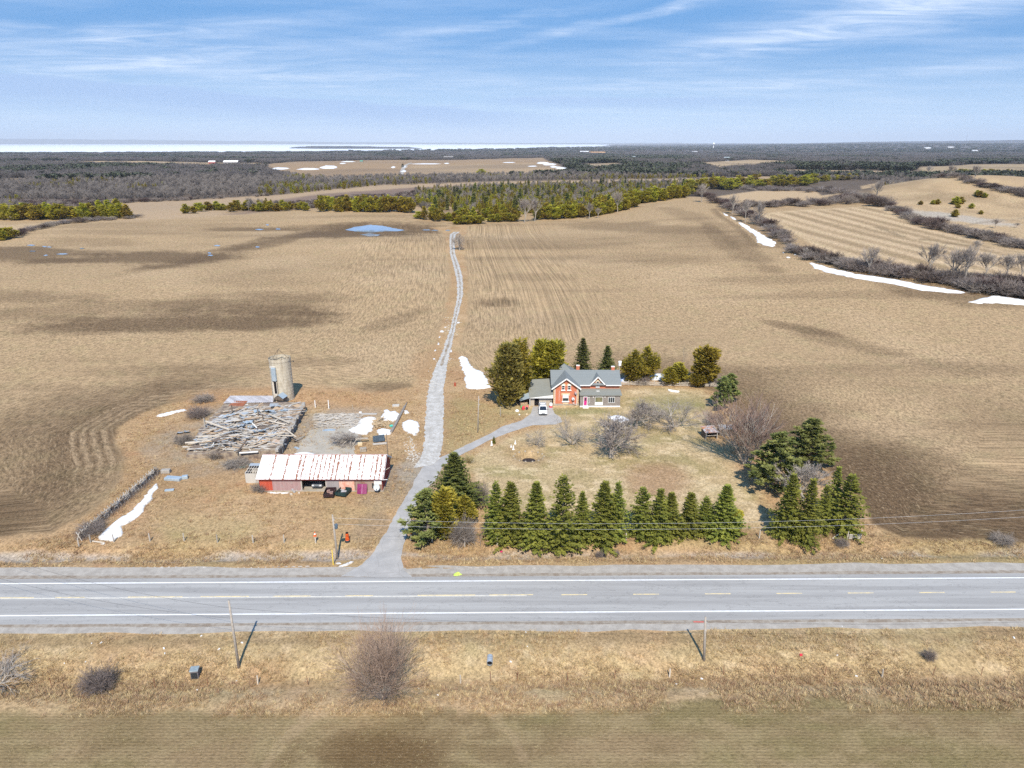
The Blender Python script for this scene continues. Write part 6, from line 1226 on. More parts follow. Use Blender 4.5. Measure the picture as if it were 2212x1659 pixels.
# purple cover leaning on the front
pc = empty('truck_bed_cover', (-26.2, 111.2, 0), 0, 'shiny magenta-purple truck bed cover leaning on the red shed', 'cover'); b = MB(); n = 8; vs = []
for i in range(n + 1):
    t = i / n; x = -.85 + 1.7 * t; bul = .06 * math.sin(math.pi * t)
    for z, y in ((.0, -.1), (1.5, .75)): vs += [(x * (1 if z else .97), y - bul, z + .05), (x, y - bul + .05, z + .05)]
b.add(vs, [q for i in range(n) for q in ((i * 4, i * 4 + 4, i * 4 + 6, i * 4 + 2), (i * 4 + 1, i * 4 + 3, i * 4 + 7, i * 4 + 5), (i * 4 + 2, i * 4 + 6, i * 4 + 7, i * 4 + 3))] + [(0, 2, 3, 1), (n * 4, n * 4 + 1, n * 4 + 3, n * 4 + 2)]); b.build('panel', mat('magenta_gloss', (.20, .018, .085), .2, spec=.6, noise=(1.5, (.30, .05, .15), .6)), pc, smooth=False); b = MB(); b.bar((.02, -.17, .1), (.02, .66, 1.5), .05, .03); b.build('crease_highlight', mat('pale_highlight', (.6, .35, .5), .3), pc)  # pale strip paints a highlight down the middle of the cover
# parked car in the open bay
car('old_car', 'old silver-blue car with chrome front parked inside the open shed bay', (-34.45, 115.0, .09), R(-90), mat('dull_silver', (.35, .38, .42), .25, metal=.6), L=4.6, Wd=1.85, Ht=1.4, rack=False, van=False)
def bedbox(px, py, L, Wd, h, m, lb, rz, name='trailer_box', tilt=0):
    p = at(px, py); e = empty(name, p, rz, lb, 'trailer'); b = MB(); b.box((0, 0, .35), (L, Wd, .08)); [b.box((s * L / 2, 0, .35 + h / 2), (.08, Wd, h)) for s in (-1, 1)]; [b.box((0, s * Wd / 2, .35 + h / 2), (L + .08, .08, h)) for s in (-1, 1)]; b.build('box', m, e, bevel=.02)
    for s in (-1, 1): w_ = MB(); w_.tube([(s * L * .42 - .1, 0, .3), (s * L * .42 + .1, 0, .3)], .3, 12); w_.build('wheel', mat('tyre', (.02, .02, .02)), e)
    return e
e = bedbox(713, 1070, 1.7, 2.6, .55, mat('black_red_steel', (.03, .02, .025), .5, noise=(1, (.05, .02, .02), .5)), 'black trailer box with dark red trim in front of the shed, left of its twin', .05); b = MB(); b.box((.3, -.2, .6), (.6, .5, .4)); b.box((-.3, .5, .55), (.5, .6, .35)); b.build('junk', mat('junk_pink', (.5, .3, .25), .8, noise=(3, (.1, .08, .08), 1)), e)
e = bedbox(742, 1068, 1.9, 2.4, .5, mat('dark_green_steel', (.02, .045, .045), .5), 'dark green trailer box with pale sheets inside, right of its twin', -.25); b = MB(); b.box((.1, 0, .62), (.9, .6, .06), rz=.4); b.box((-.4, .5, .6), (.7, .4, .06), rz=-.3); b.build('sheets', M_GALV, e)
def slab(name, px, py, d, rz, m, lb, cat, z=0, tilt=(0, 0), group=None):
    p = at(px, py); b = MB(); b.box((0, 0, 0), d); o = b.build(name, m, loc=p + Vector((0, 0, z + d[2] / 2)), bevel=min(d) * .1); o.rotation_euler = (tilt[0], tilt[1], rz); return tag(o, lb, cat, group)
for i in range(7): slab('board', 583 + i * 6.5, 1064 + (i % 3), (U(.6, 1.4), .25, .08), U(-.2, .2), M_TRIM if i % 3 else M_PLANKL, 'pale board lying along the front of the red shed', 'board', z=.02, group='pale boards along the shed front')
random.seed(14)
for i, (x, y, s) in enumerate([(629, 1069, .5), (636, 1064, .4), (642, 1060, .5), (633, 1060, .6), (646, 1066, .35), (638, 1057, .45), (650, 1061, .3)]): slab('scrap_box', x, y, (s, s * .8, s * U(.5, 1)), U(0, 3), M_GALV if i % 2 else M_PLANKL, 'grey scrap box in the junk heap beside the open shed bay', 'box', group='junk heap by the shed bay')
# roofless lean-to left of the shed
L = empty('roofless_shed', (-46.4, 117, 0), 0, 'small grey board shed with bare rafters at the left end of the red shed', 'shed')
b = MB(); b.box((-46.3, 115.35, .95), (3.2, .08, 1.9)); b.box((-47.9, 117.0, 1.0), (.08, 3.2, 2.0)); b.box((-46.3, 118.6, 1.1), (3.2, .08, 2.2)); W_(L, 'wall', b, M_of('silver_boards', (.42, .40, .37), (.58, .55, .50), .22)); b = MB()
for i in range(8): b.bar((-47.8 + i * .44, 115.3, 1.95), (-47.8 + i * .44, 118.7, 2.3), .08)
for i in range(3): b.bar((-48, 115.9 + i, 2.08 + i * .1), (-44.7, 115.9 + i, 2.08 + i * .1), .06, .05)
W_(L, 'rafters', b, M_PLANK); b = MB(); b.box((-46.3, 118.2, 2.32), (3.3, .9, .04), rx=.1); W_(L, 'roof_remnant', b, M_GALV); b = MB(); b.box((-46.3, 117, .05), (3.1, 3.1, .06)); W_(L, 'floor', b, M_PLANKD)
# behind the shed
b = MB(); n = 10; vs = []
for i in range(n + 1):
    t = i / n; hv = 1.55 * math.sin(math.pi * (.08 + .84 * t)) ** .35
    for a in range(7): q_ = math.pi * a / 6; vs.append((5.0 * (t - .5), -1.1 * math.cos(q_), .4 + hv * math.sin(q_) ** .6))
b.add(vs, [(i * 7 + a, i * 7 + a + 1, (i + 1) * 7 + a + 1, (i + 1) * 7 + a) for i in range(n) for a in range(6)] + [tuple(range(6, -1, -1)), tuple(n * 7 + a for a in range(7))]); p = at(655, 985, 1.8); cv = b.build('covered_car', M_WCAR, loc=(p.x, 123.3, .2), smooth=True); cv.scale = (.95, 1, 1.15); tag(cv, 'rounded white vehicle top showing behind the roof ridge of the red shed', 'car')
bt = MB(); bt.box((0, 0, .9), (2.6, 1.4, 1.3)); bt.box((0, 0, 1.58), (2.75, 1.55, .08)); p = at(724, 983, 1.6); tag(bt.build('blue_crate', mat('bright_blue', (.02, .25, .75), .5), loc=(p.x, 122.6, .35), bevel=.04), 'bright blue crate behind the roof of the red shed', 'crate')
for i, (x, w_) in enumerate([(752, 3.0), (779, 2.4), (806, 3.6)]):
    p = at(x, 984, 1.4); b = MB(); b.box((0, 0, .9), (w_, 1.3, 1.5)); b.box((0, -.1, 1.69), (w_ + .1, 1.5, .06)); tag(b.build('grey_bin', M_CONC if i != 1 else M_PLANK, loc=(p.x, 122.7, .35), bevel=.03), ['left grey storage bin behind the red shed roof, next to the blue crate', 'middle weathered storage bin behind the red shed roof', 'right long grey storage bin behind the red shed roof'][i], 'bin')
# ---- silo
SI = empty('silo', (-54.65, 159.9, 0), 0, 'roofless round concrete silo with a blue chute hood on its face', 'silo'); b = MB(); RO = 2.46
prof = [(RO + .03, -.3), (RO + .03, .2)]; z = .2
while z < 9.6: prof += [(RO, z + .04), (RO, z + .70), (RO + .025, z + .72), (RO + .025, z + .78)]; z += .78
prof += [(RO + .06, 9.62), (RO + .06, 9.82), (RO - .18, 9.82), (RO - .18, .3), (0, .3)]
def silo_b(k, b_):
    P = k.obj(); sp = k.n('ShaderNodeSeparateXYZ', {0: P}); ang = k.math('ARCTAN2', sp.outputs[1], sp.outputs[0]); v = k.n('ShaderNodeCombineXYZ', {0: k.math('MULTIPLY', ang, 2.4), 1: k.math('MULTIPLY', sp.outputs[2], .25), 2: 0.0}).outputs[0]
    c = k.mix(k.ramp(k.noise(v, 1.6, 5, .7), .35, .65), (.56, .50, .40), (.42, .36, .27)); fr = k.math('FRACT', k.math('DIVIDE', sp.outputs[2], .39)); c = k.mix(k.ramp(fr, .10, .0, 0, .22), c, (.3, .26, .2))
    s_ = k.math('MULTIPLY', k.ramp(k.noise(k.scl(v, 2.5, .5, 1), 2.0, 4), .55, .7), k.ramp(sp.outputs[2], 7.0, 9.6)); return k.mix(k.math('MULTIPLY', s_, .6), c, (.22, .17, .12))
b.lathe(prof, 40); W_ = W_; o = b.build('barrel', mat('silo_concrete', (.5, .45, .36), .9, build=silo_b), SI, fixn=False, smooth=False)
ca_ = R(-90 - 17); cx, cy = math.cos(ca_), math.sin(ca_)
def onsilo(mb, r, w, z0, z1, t): mb.box((cx * r, cy * r, (z0 + z1) / 2), (t, w, z1 - z0), rz=ca_)
b = MB(); onsilo(b, RO + .32, 1.1, 5.3, 8.6, .62); b.build('chute_hood', M_TINB, SI, bevel=.15); b = MB(); onsilo(b, RO + .2, .9, .8, 5.3, .35); b.build('chute_dark_fill', M_BLACK, SI); b = MB(); b.box((cx * (RO + .42) - .48, cy * (RO + .42) + .1, 3.0), (.16, .12, 4.4)); b.box((cx * (RO + .42) + .50, cy * (RO + .42) - .1, 3.0), (.12, .12, 4.4)); b.box((cx * (RO + .44) - .28, cy * (RO + .44), 3.0), (.22, .06, 4.2)); b.box((cx * (RO + .44) + .1, cy * (RO + .44), 1.5), (.5, .08, 1.5)); b.build('chute_boards', M_PLANKL, SI)  # black box below the hood paints the shade in the slot
b = MB(); b.bar((cx * (RO + .5) - .7, cy * (RO + .5), 8.85), (cx * (RO + .5) + .6, cy * (RO + .5), 8.85), .12, .1); b.build('chute_bracket', M_TRIM, SI)
b = MB(); ap = Vector((-.1, 0, 12.3)); [b.tube([Vector(q_), ap], .045, 5) for q_ in ((-1.9, .9, 9.8), (1.9, .9, 9.8), (-.1, -2.3, 9.8))]; b.tube([ap, ap + Vector((.5, 0, .2))], .05, 5); b.box((1.85, .9, 9.95), (.3, .2, .25)); b.build('hoist_tripod', M_PLANKD, SI); b = MB(); b.tube([(1.9 * math.cos(a), 1.9 * math.sin(a), 9.2 - .5 * math.sin((a - 1.6) * 1.5)) for a in [1.6 + i * .16 for i in range(10)]], .05, 5); b.tube([(.6, 2.2, 9.7), (.7, 2.2, 4)], .04, 4); b.build('hanging_cable', M_DARKM, SI)
b = MB(); b.tube([(RO, .2, 9.3), (RO + .7, .2, 9.3)], .05, 5); b.box((RO + .7, .2, 9.3), (.2, .2, .2)); b.build('bracket', M_DARKM, SI)
p = at(611, 869); HB = empty('vent_hut', (p.x, 156.2, 1.2), R(-12), 'small pale blue tin gable hut at the foot of the silo', 'hut'); b = MB(); gable_roof_y(b, -1.2, 1.2, .5, 1.35, -1.0, 1.2, .06); b.build('roof', M_TINB, HB); b = MB(); b.yprism([(-1.1, 0), (1.1, 0), (1.1, .5), (0, 1.3), (-1.1, .5)], -.8, 1.1); b.build('wall', M_PLANKD, HB)
# ---- ruined barn
NE, SE, SW, WW, NW = at(659, 869, 1.9), at(602, 972, 1.9), at(402, 983, .7), at(432, 925, .6), at(490, 866, .9)
RU = empty('barn_ruin', SE, 0, 'stone foundation and floor of the collapsed barn, dark wall on its right side', 'ruin'); q5 = [NE, NW, WW, SW, SE]; b = MB(); top = [v_ - SE for v_ in q5]; n = 5
b.add(top + [Vector((v_.x, v_.y, -2.4)) for v_ in top], [(0, 1, 2, 3, 4)] + [(i, n + i, n + (i + 1) % n, (i + 1) % n) for i in range(n)]); b.build('foundation_wall', mat('ruin_stone', (.16, .12, .10), .95, noise=(.9, (.40, .32, .23), .9)), RU)
b = MB(); random.seed(31); d_ = (NE - SE)
for i in range(26): t = i / 26; b.box(tuple(d_ * t + Vector((U(-.3, .1), 0, -.35 * random.random() + .05))), (U(.5, .8), d_.length / 26 * .9, U(.3, .6)), rz=math.atan2(-d_.x, d_.y)); 
b.build('wall_head', mat('ruin_cap', (.44, .41, .37), .95, noise=(2, (.28, .24, .2), .8)), RU)
b = MB()
for i in range(15): t = U(.05, .95); b.box(tuple(d_ * t + Vector((.10, 0, -U(.8, 1.4)))), (.12, U(.4, .9), U(.8, 1.6)), rz=math.atan2(-d_.x, d_.y))
b.build('wall_boards', mat('wall_boards', (.10, .09, .10), .9, noise=(1, (.34, .40, .46), .6)), RU)
def ztop(x, y):
    """level of the ruin floor"""
    t = max(0, min(1, (x - SW.x) / (SE.x - SW.x))); return .65 + 1.25 * t
quad = [tuple(v_[:2]) for v_ in (at(655, 872, 1.9), at(500, 872, .9), at(440, 925, .7), at(405, 980, .7), at(600, 970, 1.9))]
def in_ruin():
    while True:
        x = U(min(p_[0] for p_ in quad), max(p_[0] for p_ in quad)); y = U(min(p_[1] for p_ in quad), max(p_[1] for p_ in quad))
        if sdf(np.array([x]), np.array([y]), quad)[0] > .4: return x, y
def hmound(x, y): 
    c = at(510, 925, 1); return 1.0 * math.exp(-((x - c.x) / 7) ** 2 - ((y - c.y) / 12) ** 2) + .7 * math.exp(-((x - SW.x - 6) / 7) ** 2 - ((y - SW.y - 4) / 5) ** 2)
random.seed(77); MM = [M_PLANK, M_PLANKL, M_PLANKD, mat('tan_plank', (.50, .36, .23), .9, noise=(4, (.38, .27, .18), .7)), M_GALV, mat('silver_plank', (.50, .50, .50), .9, noise=(3, (.36, .38, .42), .8), var=.3)]; b = MB()
for i in range(1050):
    x, y = in_ruin(); fa = random.choice((.12, .12, .12, .12, .9, -.5, .5)) + random.gauss(0, .22); L_ = random.choice((.8, 1.5, 2.5, 3.5)) * U(.7, 1.3); z = ztop(x, y) + random.random() * hmound(x, y) + .05
    dx_, dy_ = math.cos(fa) * L_ / 2, math.sin(fa) * L_ / 2; dz_ = U(-.12, .16) * L_
    b.bar((x - dx_, y - dy_, z), (x + dx_, y + dy_, z + dz_), U(.10, .30), U(.03, .08), mi=random.choices((0, 1, 2, 3, 4, 5), (34, 20, 12, 12, 9, 13))[0])
for i in range(34):
    x, y = in_ruin(); b.box((x, y, ztop(x, y) + hmound(x, y) * U(.5, 1) + .12), (U(1.2, 3.0), U(.7, 1.7), .07), rz=random.choice((.12, .9, -.5)) + random.gauss(0, .2), rx=U(-.25, .25), ry=U(-.15, .15), mi=random.choice((0, 5, 5, 4, 2, 3)))
tag(b.build('barn_rubble', MM, fixn=False), kind='stuff')
random.seed(78)
def beam(px1, py1, z1, px2, py2, z2, w, m, lb, name='fallen_timber', cat='beam', group='big timbers on the barn ruin'):
    a = at(px1, py1, z1); c = at(px2, py2, z2); b = MB(); b.bar(a - a, c - a, w); o = b.build(name, m, loc=a, bevel=w * .08); return tag(o, lb, cat, group)
ZC = lambda zx, zy: (387 + .13 * zx, 840.6 + .13 * zy)
BE = [((420, 530), 2.2, (830, 670), 2.4, .30, M_PLANKL, 'long pale roof beam leaning at the left of the barn ruin'), ((1490, 415), 2.6, (1830, 560), 2.3, .28, M_PLANKL, 'long pale beam slanting down near the right wall of the ruin'), ((1760, 660), 2.5, (1940, 795), 1.4, .22, M_PLANKL, 'pale beam hanging over the right wall of the ruin'), ((1390, 780), 2.4, (1750, 720), 2.5, .26, M_PLANKL, 'pale beam lying level near the lower right of the ruin'), ((1640, 765), 2.4, (1890, 775), 2.2, .20, M_PLANKL, 'thin pale beam poking over the wall below its neighbour'),
      ((950, 1060), 1.6, (1120, 850), 2.6, .22, M_PLANKD, 'dark brown beam slanting across the front of the ruin'), ((310, 790), 1.8, (680, 775), 1.9, .30, M_PLANKL, 'pale beam on the stacked left edge, upper one'), ((300, 835), 1.6, (640, 850), 1.8, .28, M_PLANK, 'grey beam on the stacked left edge, lower one'), ((620, 810), 1.8, (560, 930), 1.7, .16, M_TRIM, 'white-painted frame timber at the ruin front'), ((850, 660), 2.6, (1010, 680), 2.4, .30, M_PLANKD, 'dark beam in the middle hollow of the ruin'), ((1210, 560), 2.9, (1290, 645), 2.5, .16, M_TRIM, 'short white board standing out in the middle of the ruin'),
      ((980, 395), 2.3, (1100, 450), 2.1, .26, M_PLANKL, 'short pale beam in the upper middle of the ruin'), ((1520, 740), 2.6, (1640, 580), 3.0, .14, M_PLANK, 'thin upright-leaning grey board near the right wall'), ((740, 560), 2.3, (1000, 600), 2.4, .16, M_PLANKL, 'thin pale lath across the middle of the ruin'), ((1480, 520), 2.2, (1760, 590), 2.2, .18, M_PLANKL, 'pale lath below the long slanting beam'), ((100, 890), 1.2, (560, 860), 1.5, .24, M_PLANKL, 'long pale beam at the lower left corner of the ruin'), ((60, 960), .9, (450, 960), 1.1, .24, M_PLANK, 'long grey beam along the front left edge of the ruin'), ((740, 1000), 1.4, (940, 1005), 1.5, .2, M_PLANKL, 'pale beam along the front edge of the ruin'), ((1000, 1060), 1.5, (1310, 1040), 1.7, .2, M_TRIM, 'white edge board along the front of the ruin'), ((1830, 800), .4, (1990, 890), 0.1, .2, M_PLANKD, 'dark beam fallen on the ground right of the ruin'), ((1940, 855), .5, (2080, 780), .3, .14, M_PLANK, 'grey pole lying between ruin and concrete pad')]
for (a, z1, c, z2, w_, m, lb) in BE: beam(*ZC(*a), z1, *ZC(*c), z2, w_, m, lb)
for (zx, zy, zt, lb) in ((430, 620, 435, 'upright grey post at the left of the ruin'), (885, 400, 310, 'short dark post at the back of the ruin'), (1320, 460, 325, 'brown post standing in the middle of the ruin'), (1400, 555, 470, 'thin post standing below the brown one')):
    x, y = ZC(zx, zy); p = at(x, y, 1.2); b = MB(); b.box((0, 0, .9), (.2, .2, 2.0)); tag(b.build('upright_post', M_PLANKD if 'dark' in lb or 'brown' in lb else M_PLANK, loc=p), lb, 'post', 'posts standing in the ruin')
SHT = [(1020, 600, 1.6, 1.0, .2, 2.4), (1140, 545, 1.8, 1.2, .7, 2.4), (1330, 690, 2.6, .8, .1, 2.5), (1480, 360, 2.4, 1.6, -.4, 2.0), (1600, 275, 2.2, 1.2, .3, 2.0), (500, 930, 1.8, .8, .1, 1.5), (1200, 620, 1.4, .7, .8, 2.5), (1740, 350, 1.6, .6, 0, 2.0), (1560, 380, 1.4, .8, -.6, 2.0), (830, 430, 2.4, .6, .4, 2.0), (1290, 360, 1.2, 1.6, .5, 2.0), (750, 900, 1.2, .6, .4, 1.9), (60, 710, 2.6, 1.0, .25, .4), (1540, 170, 1.2, 1.2, .3, 1.6)]
SN = ['pale blue tin sheet in the middle of the ruin', 'ribbed blue-grey tin sheet just right of the pale one', 'teal-grey tin sheet lying near the ruin front', 'crumpled blue tin in the upper right of the ruin', 'bright blue tin sheet below the silo hut', 'small blue tin window frame at the front left', 'small blue-grey tin scrap under the ribbed sheet', 'flat grey tin sheet near the right wall head', 'small crumpled tin beside the larger crumpled one', 'long narrow tin strip at the upper left of the rubble', 'dark blue folded tin near the brown post', 'tiny tin scrap beside the window frame', 'blue-white tin sheet on the grass left of the ruin', 'tin piece at the left foot of the silo']
for i, (zx, zy, a, c, rz, z) in enumerate(SHT):
    x, y = ZC(zx, zy); p = at(x, y, z); b = MB(); n = 8
    b.add([(a * (j / n - .5), s * c / 2, .08 * (j % 2) + .10 * math.sin(j * 1.7 + i)) for j in range(n + 1) for s in (-1, 1)] + [(a * (j / n - .5), s * c / 2, .08 * (j % 2) + .10 * math.sin(j * 1.7 + i) - .025) for j in range(n + 1) for s in (-1, 1)],
          [(j * 2, j * 2 + 2, j * 2 + 3, j * 2 + 1) for j in range(n)] + [(2 * n + 2 + j * 2, 2 * n + 3 + j * 2, 2 * n + 5 + j * 2, 2 * n + 4 + j * 2) for j in range(n)] + [(j * 2, 2 * n + 2 + j * 2, 2 * n + 4 + j * 2, j * 2 + 2) for j in range(n)] + [(j * 2 + 1, j * 2 + 3, 2 * n + 5 + j * 2, 2 * n + 3 + j * 2) for j in range(n)])
    o = b.build('tin_sheet', M_TINB if i % 4 else M_GALV, loc=p); o.rotation_euler = (U(-.35, .1), U(-.2, .2), rz); tag(o, SN[i], 'tin sheet', 'tin sheets on the barn ruin')
def roofsheet(pts, m, lb, name='tin_sheet', seed=0, ribs=24):
    P = [Vector(p_) for p_ in pts]; o_ = P[0]; b = MB(); vs = []
    for i in range(ribs * 2 + 1):
        t = i / (ribs * 2)
        for s in range(2): q_ = P[0].lerp(P[1], t).lerp(P[3].lerp(P[2], t), s) - o_; vs.append((q_.x, q_.y, q_.z + (.07 if i % 2 else 0)))
    nv = len(vs); vs += [(x, y, z - .05) for x, y, z in vs]; b.add(vs, [(i * 2, i * 2 + 2, i * 2 + 3, i * 2 + 1) for i in range(ribs * 2)] + [(nv + i * 2, nv + i * 2 + 1, nv + i * 2 + 3, nv + i * 2 + 2) for i in range(ribs * 2)] + [(i * 2, nv + i * 2, nv + i * 2 + 2, i * 2 + 2) for i in range(ribs * 2)])
    return tag(b.build(name, m, loc=o_), lb, 'roof panel')
roofsheet([at(482, 871, 1.0), at(590, 869, 1.7), at(590, 855, 1.9), at(497, 855, 1.3)], mat('striped_tin', (.7, .7, .72), .6, build=board_b((.30, .28, .29), (.62, .60, .62), .8, wear=(.40, .36, .34))), 'long pale ribbed roof panel lying at the back of the ruin, left of the silo'); roofsheet([at(492, 878, .9), at(524, 879, 1.1), at(535, 866, 1.5), at(505, 866, 1.2)], mat('rust_sheet', (.26, .085, .045), .9, noise=(2, (.36, .15, .08), .8)), 'rust-red roof panel in front of the pale ribbed one', ribs=8)
roofsheet([at(575, 975, 1.2), at(592, 978, 1.0), at(607, 952, 2.1), at(592, 948, 2.3)], mat('grey_rust', (.45, .42, .38), .8, noise=(1, (.42, .26, .16), .9)), 'grey and rusty roof panel sloping at the lower right corner of the ruin', ribs=6)
for (zx, zy, w_, lb, m) in ((1268, 1100, 1.0, 'white-framed window box on the ground at the ruin front', M_TRIM), (1485, 1070, .9, 'dark-fronted box beside the white-framed one', M_PLANK), (900, 1080, .8, 'pale box on the grass below the ruin', M_PLANKL)):
    x, y = ZC(zx, zy); p = at(x, y); e = empty('wooden_case', p, .05, lb, 'window' if 'window' in lb else 'box'); b = MB(); b.box((0, 0, .45), (w_ * 1.2, .5, .9)); b.build('case', m, e, bevel=.03); b = MB(); b.box((0, -.26, .6), (w_ * .85, .03, .38)); b.build('dark_mouth_fill', M_BLACK, e)  # black front panel paints the dark inside of the case
p = at(570, 970); b = MB(); random.seed(6); [b.lathe([(.25, 0), (.3, .15), (.2, .32), (0, .36)], 7, (U(-1, 1), U(-.6, .6), 1.5)) for _ in range(12)]; tag(b.build('firewood_heap', mat('orange_wood', (.62, .38, .20), .9, noise=(3, (.7, .55, .38), .8)), loc=(p.x, p.y, 0)), 'heap of fresh orange cut wood at the lower right of the ruin', 'wood heap')
# ---- scrap on the right-hand pad
ZD = lambda zx, zy: (636 + .125 * zx, 857 + .125 * zy)
a = at(*ZD(1680, 625)); c = at(*ZD(1950, 110)); b = MB(); dd = c - a; random.seed(9)
for k in range(5): o1 = Vector((U(-.22, .22), 0, U(.1, .5))); b.tube([o1, dd * .5 + o1 + Vector((U(-.1, .1), 0, .05)), dd * U(.85, 1) + o1], [.16, .15, .09], 6)
tag(b.build('log_pile', mat('grey_log', (.22, .19, .17), .9, noise=(3, (.36, .33, .30), .8)), loc=a), 'long dark bundle of grey logs slanting beside the snow patches', 'logs')
p = at(*ZD(1250, 790)); r_ = empty('fallen_tree', p, 0, 'pale-trunked fallen tree with its twiggy crown on the concrete pad', 'tree'); t, c_, hh, ww, cn = TPL['barA']
for n_, me in (('trunk', t), ('twigs', c_)): o = bpy.data.objects.new(n_, me); COL.objects.link(o); o.parent = r_
r_.rotation_euler = (R(12), R(-80), R(8)); r_.scale = (.8, 1.15, 1.8); r_.location.z += .9
b = MB(); random.seed(66)
for i in range(150):
    x0, y0 = ZD(U(1340, 1640), U(400, 540)); q_ = at(x0, y0); a_ = U(0, 3.14); L_ = U(.3, 1.1); z = U(.05, .9) * max(.1, 1 - abs(x0 - 822) / 22); b.bar((q_.x - math.cos(a_) * L_, q_.y - math.sin(a_) * L_, z), (q_.x + math.cos(a_) * L_, q_.y + math.sin(a_) * L_, z + U(-.1, .2)), U(.06, .16))
tag(b.build('stick_heap', mat('tan_sticks', (.42, .30, .18), .9, noise=(3, (.58, .46, .30), .8)), fixn=False), kind='stuff')
b = MB()
for i in range(330):
    x0, y0 = ZD(U(380, 1120), U(300, 540)); q_ = at(x0, y0); a_ = U(-.3, .5); L_ = U(.3, 1.3); z = U(.04, .35); b.bar((q_.x - math.cos(a_) * L_, q_.y - math.sin(a_) * L_, z), (q_.x + math.cos(a_) * L_, q_.y + math.sin(a_) * L_, z + U(-.03, .1)), U(.06, .16), .05)
tag(b.build('scattered_sticks', M_PLANK, fixn=False), kind='stuff')
for i, (zx, zy, d3, rz, m, lb, z, ti) in enumerate([(1460, 770, (2.4, 1.6, .06), .15, mat('dark_ribbed', (.035, .05, .065), .5, noise=(3, (.10, .13, .16), .6)), 'dark blue ribbed metal sheet leaning beside the thin pole', .6, (.55, -.1)), (1480, 830, (2.9, .6, .25), .2, M_PLANK, 'long grey board box under the dark blue sheet', .1, (0, 0)), (600, 580, (2.6, 1.0, .05), .05, M_TINB, 'pale blue tin sheet lying on the concrete pad', .05, (0, 0)), (40, 890, (1.5, .6, .05), -.7, M_TINB, 'pale blue tin sheet on the grass right of the ruin', .05, (0, 0)), (1280, 305, (3.8, .9, .12), 0, M_PLANK, 'stack of grey boards behind the scattered sticks', .05, (0, 0)),
                                             (1755, 165, (1.6, 1.2, .35), .1, M_PLANK, 'low grey slab beside the top of the log bundle', 0, (0, 0)), (1140, 280, (.6, .4, .2), 0, M_TRIM, 'white block at the end of the grey board stack', .05, (0, 0)), (1675, 525, (.7, .5, .4), .5, mat('turquoise', (.08, .52, .42), .5), 'turquoise plastic tub by the log bundle', .05, (.2, 0)), (1135, 840, (.9, .8, .6), .3, M_CREAM, 'pale boulder below the fallen tree', 0, (0, 0)), (1190, 945, (1.3, .8, .8), .2, M_FIELDST, 'grey boulder just behind the red shed', 0, (0, 0))]):
    slab('scrap_sheet' if 'sheet' in lb else 'boulder' if 'boulder' in lb else 'scrap_board' if 'board' in lb else 'block', *ZD(zx, zy), d3, rz, m, lb, 'scrap' if 'boulder' not in lb else 'boulder', z=z, tilt=ti)
for zx, zy, top, lb in ((362, 185, 65, 'pale concrete post right of the ruin, the nearer one'), (595, 205, 60, 'pale concrete post right of the ruin, the farther one'), (1010, 215, 140, 'thin grey stake among the weeds behind the pad')):
    x, y = ZD(zx, zy); post('concrete_post' if 'concrete' in lb else 'stake', x, y, 857 + .125 * top, .11 if 'concrete' in lb else .05, M_TRIM if 'concrete' in lb else M_PLANK, lb)
pq = at(828, 990); b = MB(); b.tube([(0, 0, 0), (0, 0, 7.0)], [.09, .06], 7); tag(b.build('thin_pole', M_PLANKD, loc=(-23.3, 121.8, 0)), 'thin dark pole behind the right end of the red shed roof', 'pole')
ZE_ = lambda zx, zy: (.25 * zx, 940 + .25 * zy)
for zx, zy, d3, rz, m, lb in ((1435, 325, (1.6, .9, .7), .1, M_PLANK, 'grey crate at the top end of the rail fence'), (1500, 385, (3.0, 1.2, .5), -.15, M_TINB, 'blue-grey ribbed trough on the grass beyond the snow drift'), (1600, 375, (1.0, .8, .6), .3, M_TINB, 'blue tin barrel half touching the ribbed trough'), (1465, 480, (1.5, .6, .25), .2, M_TINB, 'flat blue-grey tin on the grass below the trough')):
    slab('crate' if 'crate' in lb else 'tin_trough', *ZE_(zx, zy), d3, rz, m, lb, 'crate' if 'crate' in lb else 'scrap')
for i, (x, y, s, lb) in enumerate(((536, 1004, 1.0, 'upper small green tarp scrap left of the roofless shed'), (524, 1009, 1.2, 'lower small green tarp scrap left of the roofless shed'))): slab('green_tarp', x, y, (s, s * .6, .08), .3, mat('tarp_green', (.04, .22, .13), .6), lb, 'tarp')
# ================================================================ POLES, WIRES, FENCES, ROADSIDE THINGS, FAR BUILDINGS
def pole(px, py, tpx, tpy, label, arm=None, r=.16):
    p = at(px, py); d = ray(tpx, tpy); t = p.y / d.y; top = Vector((d.x * t, p.y, H + d.z * t)); h = top.z - p.z
    e = empty('utility_pole', p, 0, label, 'utility pole', 'wooden utility poles'); b = MB(); dx = max(-1.2, min(1.2, top.x - p.x)); b.tube([(0, 0, -.5), (dx * .5, 0, h / 2), (dx, 0, h)], [r, r * .9, r * .7], 9); b.build('pole_shaft', M_POLE, e, smooth=True)
    for k, z in enumerate((h - .9, h - 2.0)): b = MB(); b.lathe([(.04, 0), (.07, .05), (.05, .12), (.07, .17), (0, .2)], 8, (dx + .2, -.05, z)); b.bar((dx * .9, 0, z), (dx + .2, -.05, z), .05); b.build('insulator', M_GALV, e)
    return e, p, Vector((p.x + dx, p.y, top.z))
e1, p1, t1 = pole(516, 1442, 494, 1297, 'grey utility pole on the near verge at the left, leaning left'); e2, p2, t2 = pole(1521, 1427, 1524, 1332, 'shorter utility pole on the near verge at the right'); e3, p3, t3 = pole(729, 1207, 718, 1112, 'utility pole with a transformer can beside the driveway mouth'); e4, p4, t4 = pole(1032, 935, 1034, 855, 'thin grey pole on the grass between farm track and driveway', r=.12)
